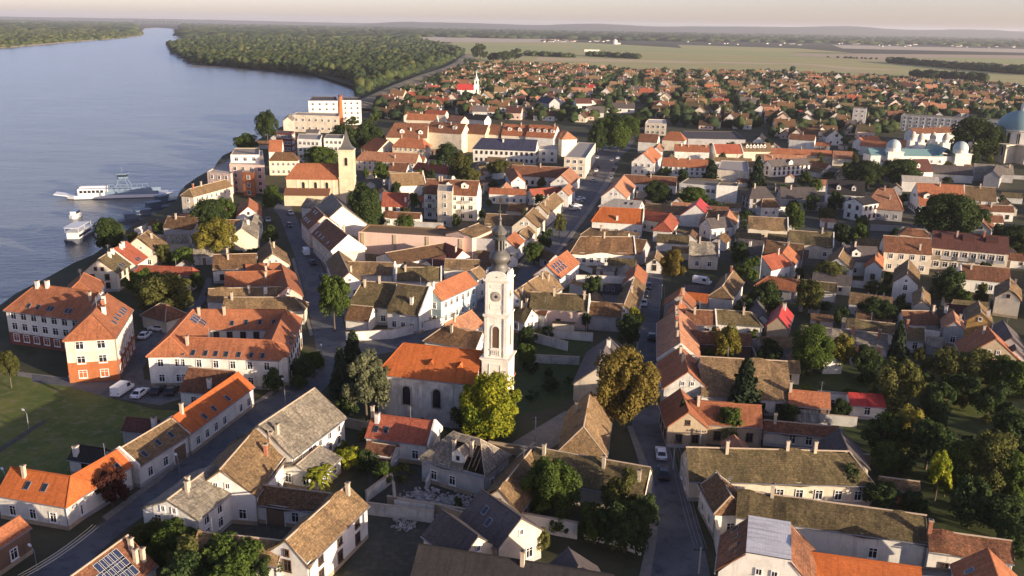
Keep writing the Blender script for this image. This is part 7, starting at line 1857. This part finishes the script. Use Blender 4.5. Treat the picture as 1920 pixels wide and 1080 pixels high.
fill([(1160, 300), (1440, 280), (1900, 310), (1900, 540), (1250, 500), (1180, 440)], 62, (3, 7.5), (1.6, 3.6), ['green', 'dark', 'dark', 'olive'], '%s yard tree right of the main street', 'yard trees %s right of the main street', 5)
fill([(680, 300), (1080, 300), (1040, 400), (960, 480), (690, 470)], 34, (2.5, 7.0), (1.4, 3.2), ['green', 'dark', 'olive'], '%s yard tree between the roofs left of the main street', 'yard trees %s left of the main street', 5)
fill([(240, 440), (480, 380), (490, 480), (400, 600), (250, 560)], 12, (1.5, 5.0), (1.2, 2.5), ['green', 'dark', 'olive'], '%s garden tree among the riverside houses', 'riverside garden trees %s', 5)
fill([(640, 760), (1000, 830), (1200, 1000), (900, 1000), (600, 900)], 14, (1.0, 2.6), (.8, 1.7), ['green', 'dark', 'olive'], '%s low shrub in the yards below the church', 'yard shrubs %s below the church', 3)
fill([(980, 600), (1110, 620), (1090, 740), (970, 770)], 8, (1.0, 3.0), (1.0, 2.0), ['green', 'dark'], '%s shrub in the shaded churchyard', 'churchyard shrubs %s', 4)
fill([(560, 200), (700, 200), (720, 300), (660, 340), (520, 320)], 10, (4, 9.0), (3, 4.5), ['dark', 'green'], '%s tree near the riverside flats and the yellow church', 'trees %s near the yellow church', 9)

# ---------------------------------------------------------------- the far quarters: rows of small houses and trees out to the fields
def far_proto(L, W, ze, zr, ell):
    k = MB()
    def hs(x0, x1, y0, y1, al):
        o = .3
        if al:
            ym = (y0 + y1) / 2
            k.add([(x0, y0, -.5), (x1, y0, -.5), (x1, y1, -.5), (x0, y1, -.5), (x0, y0, ze), (x1, y0, ze), (x1, y1, ze), (x0, y1, ze), (x0, ym, zr - .1), (x1, ym, zr - .1)],
                  [(0, 1, 5, 4), (2, 3, 7, 6), (1, 2, 6, 9, 5), (3, 0, 4, 8, 7)], 0)
            k.add([(x0 - o, y0 - o, ze - .2), (x1 + o, y0 - o, ze - .2), (x1 + o, ym, zr), (x0 - o, ym, zr), (x1 + o, y1 + o, ze - .2), (x0 - o, y1 + o, ze - .2)], [(0, 1, 2, 3), (3, 2, 4, 5)], 1)
        else:
            xm = (x0 + x1) / 2
            k.add([(x0, y0, -.5), (x1, y0, -.5), (x1, y1, -.5), (x0, y1, -.5), (x0, y0, ze), (x1, y0, ze), (x1, y1, ze), (x0, y1, ze), (xm, y0, zr - .1), (xm, y1, zr - .1)],
                  [(0, 1, 5, 8, 4), (2, 3, 7, 9, 6), (1, 2, 6, 5), (3, 0, 4, 7)], 0)
            k.add([(x0 - o, y0 - o, ze - .2), (x0 - o, y1 + o, ze - .2), (xm, y1 + o, zr), (xm, y0 - o, zr), (x1 + o, y0 - o, ze - .2), (x1 + o, y1 + o, ze - .2)], [(0, 3, 2, 1), (3, 4, 5, 2)], 1)
    hs(-L / 2, L / 2, -W / 2, W / 2, True)
    if ell: hs(L / 2 - W * .9, L / 2, -W * 1.25, W / 2 - .2, False)
    k.box(-L * .2 - .3, .3, zr - 1.2, -L * .2 + .3, .9, zr + .8, 2)
    for x in (-.3, 0, .3):
        for y in (-W / 2 - .03, W / 2 + .03): k.box(x * L - .5, y - .03, 1.1, x * L + .5, y + .03, 2.3, 3)
    for y in (-W * .2, W * .2):
        for x in (-L / 2 - .03, L / 2 + .03): k.box(x - .03, y - .45, 1.1, x + .03, y + .45, 2.3, 3)
    return k
FP = [far_proto(11, 8, 3.2, 6.8, False), far_proto(14, 7.5, 3.2, 6.6, False), far_proto(13, 8, 3.3, 7.0, True), far_proto(10, 9, 4.6, 8.4, False), far_proto(17, 7, 3.0, 6.0, False)]
RC = ['rust', 'rust', 'brown', 'brown', 'tan', 'red', 'orange', 'peach', 'moss', 'maroon', 'slate', 'redmetal']
RCW = [3, 3, 8, 7, 8, 1.5, .8, 3, 8, 3, 4, .4]
WC = ['white', 'white', 'white', 'cream', 'dirty', 'pink']
RN = {'rust': 'rust brown', 'brown': 'brown', 'tan': 'tan', 'red': 'brick red', 'orange': 'orange', 'peach': 'peach', 'moss': 'mossy brown', 'maroon': 'maroon', 'slate': 'dark grey', 'redmetal': 'bright red'}
FMESH = {}
def far_mesh(i, rc, wc):
    if (i, rc, wc) not in FMESH: FMESH[i, rc, wc] = FP[i].mesh('far_house', [MATS['w_' + wc], MATS['r_' + rc], MATS['chim'], MATS['glass']])
    return FMESH[i, rc, wc]
zones = [   # photo polygon, street direction (pixel pair), spacing, name
 ([(722, 196), (800, 156), (850, 136), (878, 124), (1010, 124), (1190, 136), (1195, 200), (1120, 226), (1060, 232), (1000, 226), (930, 226), (850, 214), (780, 204), (735, 208)], ((1150, 240), (1200, 165)), 'left of the main street'),
 ([(1195, 136), (1430, 140), (1660, 150), (1925, 168), (1925, 215), (1700, 222), (1560, 214), (1440, 220), (1330, 228), (1205, 222)], ((1150, 240), (1200, 165)), 'right of the main street'),
 ([(1255, 224), (1330, 228), (1440, 220), (1560, 214), (1700, 222), (1760, 232), (1700, 245), (1610, 262), (1560, 276), (1450, 266), (1440, 245), (1300, 242), (1255, 232)], ((1150, 240), (1200, 165)), 'behind the market hall'),
 ([(700, 205), (820, 205), (800, 222), (745, 225), (700, 222)], ((1150, 240), (1200, 165)), 'behind the hotel')]
spots = []
for px, (a, b), zn in zones:
    w = [(P(u, v).x, P(u, v).y) for u, v in px]
    d = (P(*b) - P(*a)); d.z = 0; d.normalize(); n = Vector((d.y, -d.x, 0)); ang = math.atan2(d.y, d.x)
    cs = [Vector((x, y, 0)) for x, y in w]
    s0, s1 = min(c.dot(d) for c in cs), max(c.dot(d) for c in cs); t0, t1 = min(c.dot(n) for c in cs), max(c.dot(n) for c in cs)
    row = 0; t = t0
    while t < t1:
        s = s0
        while s < s1:
            q = d * (s + R.uniform(-2, 2)) + n * (t + R.uniform(-3, 3))
            if inside((q.x, q.y), w) and R.random() < .9 and clear(q.x, q.y, 7):
                spots.append((q.x, q.y, ang + R.choice([0, 0, math.pi / 2, math.pi / 2, math.pi / 2]) + R.uniform(-.12, .12), zn))
            s += R.uniform(14, 22)
        row += 1
        t += 29 if row % 2 else 22
spots.sort(key=lambda s: s[0] ** 2 + s[1] ** 2)
built = sum(1 for o in bpy.data.objects if o.get('category') in ('house', 'villa'))
NIND = max(0, 296 - built)
rest = []
seen_f = []
for i, (x, y, a, zn) in enumerate(spots):
    rc = R.choices(RC, RCW)[0]; wc = R.choice(WC); pi_ = R.randrange(5); sc = R.uniform(.8, 1.35)
    if i < NIND:
        o = link('house', far_mesh(pi_, rc, wc), None, (x, y, 0), a, sc)
        tag(o, 'small far-off house with a %s roof in the quarter %s' % (RN[rc], zn), 'house', 'far houses with %s roofs %s' % (RN[rc], zn))
    else: rest.append((x, y, a, pi_, rc, wc, sc))
# the town goes on outside the picture too: to the right, and towards the viewer
def more_town(x0, x1, y0, y1, step):
    y = y0
    while y < y1:
        x = x0
        while x < x1:
            px_, py_ = x + R.uniform(-3, 3), y + R.uniform(-3, 3); u, v = proj((px_, py_, 0))
            if ((u > 1990 and v < 760) or u > 2330 or (v > 1160 and px_ < -20)) and clear(px_, py_, 8) and not onroad(px_, py_) and R.random() < .85:
                rest.append((px_, py_, .35 + R.choice([0, math.pi / 2]) + R.uniform(-.1, .1), R.randrange(5), R.choices(RC, RCW)[0], R.choice(WC), R.uniform(.9, 1.2)))
                if y > 100 and R.random() < .7: extra_trees.append((px_ + R.uniform(7, 11), py_ + R.uniform(5, 10)))
            x += step
        y += step
extra_trees = []
more_town(60, 330, 110, 560, 21); more_town(330, 620, 300, 900, 24); more_town(-120, -25, 22, 96, 21)
mats = [MATS['w_' + w] for w in ('white', 'cream', 'pink', 'dirty')] + [MATS['r_' + r] for r in dict.fromkeys(RC)] + [MATS['chim'], MATS['glass']]
wi = {w: i for i, w in enumerate(('white', 'cream', 'pink', 'dirty'))}; ri = {r: 4 + i for i, r in enumerate(dict.fromkeys(RC))}
big = MB()
for (x, y, a, p, rc, wc, sc) in rest:
    c, s = math.cos(a) * sc, math.sin(a) * sc; k = FP[p]; b = len(big.v)
    big.v += [(x + v[0] * c - v[1] * s, y + v[0] * s + v[1] * c, v[2] * sc) for v in k.v]
    big.f += [tuple(b + i for i in f) for f in k.f]; big.m += [[wi[wc], ri[rc], len(mats) - 2, len(mats) - 1][m] for m in k.m]
stuff('far_houses', big.mesh('far_houses', mats), 'hundreds of small far houses with red and brown roofs out to the fields', 'houses')
# trees of the far quarters
occ2 = {(round(s[0] / 8), round(s[1] / 8)) for s in spots}
tp = []
for px, _, zn in zones:
    w = [(P(u, v).x, P(u, v).y) for u, v in px]; xs = [p[0] for p in w]; ys = [p[1] for p in w]
    ar = abs(sum(w[i][0] * w[(i + 1) % len(w)][1] - w[(i + 1) % len(w)][0] * w[i][1] for i in range(len(w)))) / 2
    for _i in range(int(ar / 130)):
        x, y = R.uniform(min(xs), max(xs)), R.uniform(min(ys), max(ys))
        if inside((x, y), w) and (round(x / 8), round(y / 8)) not in occ2 and clear(x, y, 3): tp.append((x, y))
# thicker clumps of dark trees
for (u, v, n, s) in ((1470, 228, 26, 34), (1560, 225, 26, 36), (1640, 222, 22, 30), (1380, 232, 10, 20), (1700, 232, 14, 24), (1860, 228, 20, 30), (1600, 205, 12, 50), (1260, 210, 8, 24), (1130, 200, 8, 22), (1000, 195, 8, 20), (760, 215, 8, 14), (720, 208, 10, 14), (870, 195, 8, 16), (1780, 205, 16, 40), (1880, 185, 16, 30),
                      (1320, 143, 12, 40), (1520, 147, 18, 60), (1560, 150, 14, 30), (1460, 140, 8, 30), (930, 128, 14, 30), (880, 120, 10, 14), (1490, 250, 8, 20), (1540, 245, 8, 16)):
    for _ in range(n):
        p = P(u + R.gauss(0, s * .5), v + R.gauss(0, 2.2 if v < 160 else 4))
        if clear(p.x, p.y, 4): tp.append((p.x, p.y))
tp.sort(key=lambda s: s[0] ** 2 + s[1] ** 2)
nt_ = sum(1 for o in bpy.data.objects if o.get('category') == 'tree')
for (x, y) in tp[:max(0, 296 - nt_)]:
    kd = R.choice(['dark', 'green', 'dark', 'olive'])
    tree_at(x, y, R.uniform(6, 12), R.uniform(3.0, 5.2), kd, '%s tree among the far houses and park beyond the centre' % {'dark': 'dark green', 'green': 'mid green', 'olive': 'olive green'}[kd], 'b%d' % R.randrange(6), 'far %s trees' % kd)
ft = []
for (x, y) in tp[max(0, 296 - nt_):] + extra_trees:
    r = R.uniform(2.6, 5.0); h = R.uniform(5, 10); ft.append((x, y, h * .5, r, h * .55, R.choice([0, 0, 1, 2, 2]), True))
canopy('far_trees', 'scattered trees among the hundreds of far houses', ft, CM)
# field trees and hedges beyond the town
def hedge(u0, v0, u1, v1, n, h, label, pool):
    pts = []
    for i in range(n):
        t = R.random(); p = P(u0 + (u1 - u0) * t, v0 + (v1 - v0) * t); hh = h * R.uniform(.6, 1.15)
        pts.append((p.x + R.gauss(0, 3), p.y + R.gauss(0, 14), hh * .45, hh * R.uniform(.45, .7), hh * .55, R.choice(pool), True))
    canopy('hedgerow', label, pts, CM)
hedge(985, 104, 1075, 108, 50, 11, 'straight hedge at the near edge of the fields, left of centre', [0, 1, 2])
hedge(1105, 105, 1196, 110, 60, 12, 'straight hedge at the near edge of the fields, right of centre', [0, 1, 2])
hedge(1672, 118, 1925, 140, 150, 13, 'long dark hedge running out to the right across the fields', [0, 2, 2])
hedge(1725, 145, 1830, 151, 70, 12, 'dark hedge close behind the right part of the town', [0, 2])
hedge(1925, 128, 1800, 122, 30, 8, 'thin tree line far out in the right fields', [1, 2])
hedge(1550, 108, 1640, 111, 20, 5, 'low line of bushes in the middle fields', [1, 0])
for (u, vb, vt, w_, l) in ((900, 112, 82, 30, 'tall pale poplar-like tree at the corner of the wood and the fields'), (945, 116, 96, 34, 'dark tree clump left of the field hedges'), (965, 114, 91, 30, 'taller dark tree of the clump left of the field hedges'), (925, 115, 99, 26, 'low dark tree at the left end of the field clump')):
    tree(u, vt, vb, w_, 'far', l, 'b%d' % R.randrange(6))
# the small farm village on the horizon
vb_ = MB()
for i in range(70):
    u = R.choice([R.uniform(1280, 1900), R.uniform(1010, 1140)]); p = P(u, R.uniform(77, 83) + (u - 1280) * .012 if u > 1200 else R.uniform(76, 79)); a = R.uniform(0, 3); s = R.uniform(.8, 1.6)
    xf = Matrix.Translation((p.x, p.y, 0)) @ Matrix.Rotation(a, 4, 'Z'); L_, W_ = 7 * s, 4 * s
    vb_.add([tuple(xf @ Vector(q)) for q in ((-L_, -W_, 0), (L_, -W_, 0), (L_, W_, 0), (-L_, W_, 0), (-L_, -W_, 4), (L_, -W_, 4), (L_, W_, 4), (-L_, W_, 4))], [(0, 1, 5, 4), (1, 2, 6, 5), (2, 3, 7, 6), (3, 0, 4, 7)], 0)
    vb_.add([tuple(xf @ Vector(q)) for q in ((-L_ - .3, -W_ - .3, 3.9), (L_ + .3, -W_ - .3, 3.9), (L_ + .3, 0, 4 + W_ * .7), (-L_ - .3, 0, 4 + W_ * .7), (L_ + .3, W_ + .3, 3.9), (-L_ - .3, W_ + .3, 3.9))], [(0, 1, 2, 3), (3, 2, 4, 5)], R.choice([1, 1, 2]))
stuff('distant_village', vb_.mesh('distant_village', [MATS['w_dirty'], MATS['r_rust'], MATS['r_tan']]), 'pale line of distant village houses beyond the fields', 'village')
p = P(1153, 83); root = link('silo', None, None, p); tag(root, 'white round silo standing alone far out in the fields', 'silo')
k = MB(); k.lathe([(9, 0), (9, 15), (.5, 20)], 14); k.obj('tank', MATS['w_white'], root); k = MB(); k.box(8, -5, 0, 22, 5, 6); k.obj('annex', MATS['w_white'], root)
p = P(1110, 96.5); o = flat_block('long white farm building out in the fields', None, 5, 'white', 'pale', cat='barn', win=False, world=[(p.x - 22, p.y - 6), (p.x + 22, p.y - 6), (p.x + 22, p.y + 6), (p.x - 22, p.y + 6)])

# ---------------------------------------------------------------- the air
hm = bpy.data.materials.new('haze_mat'); hm.use_nodes = True; hn = hm.node_tree
hn.nodes.remove(hn.nodes['Principled BSDF'])
pv = hn.nodes.new('ShaderNodeVolumePrincipled'); pv.inputs['Color'].default_value = (.93, .94, 1.0, 1); pv.inputs['Density'].default_value = HAZE; pv.inputs['Anisotropy'].default_value = 0.2
hn.links.new(pv.outputs[0], hn.nodes['Material Output'].inputs['Volume'])
hb = MB(); E_ = FAR + 500; hb.box(-E_, -1200, -7, E_, E_, 145)
hz_ = hb.obj('haze', hm); hz_['kind'] = 'stuff'; hz_['label'] = 'thin pale evening haze over the town and plain'
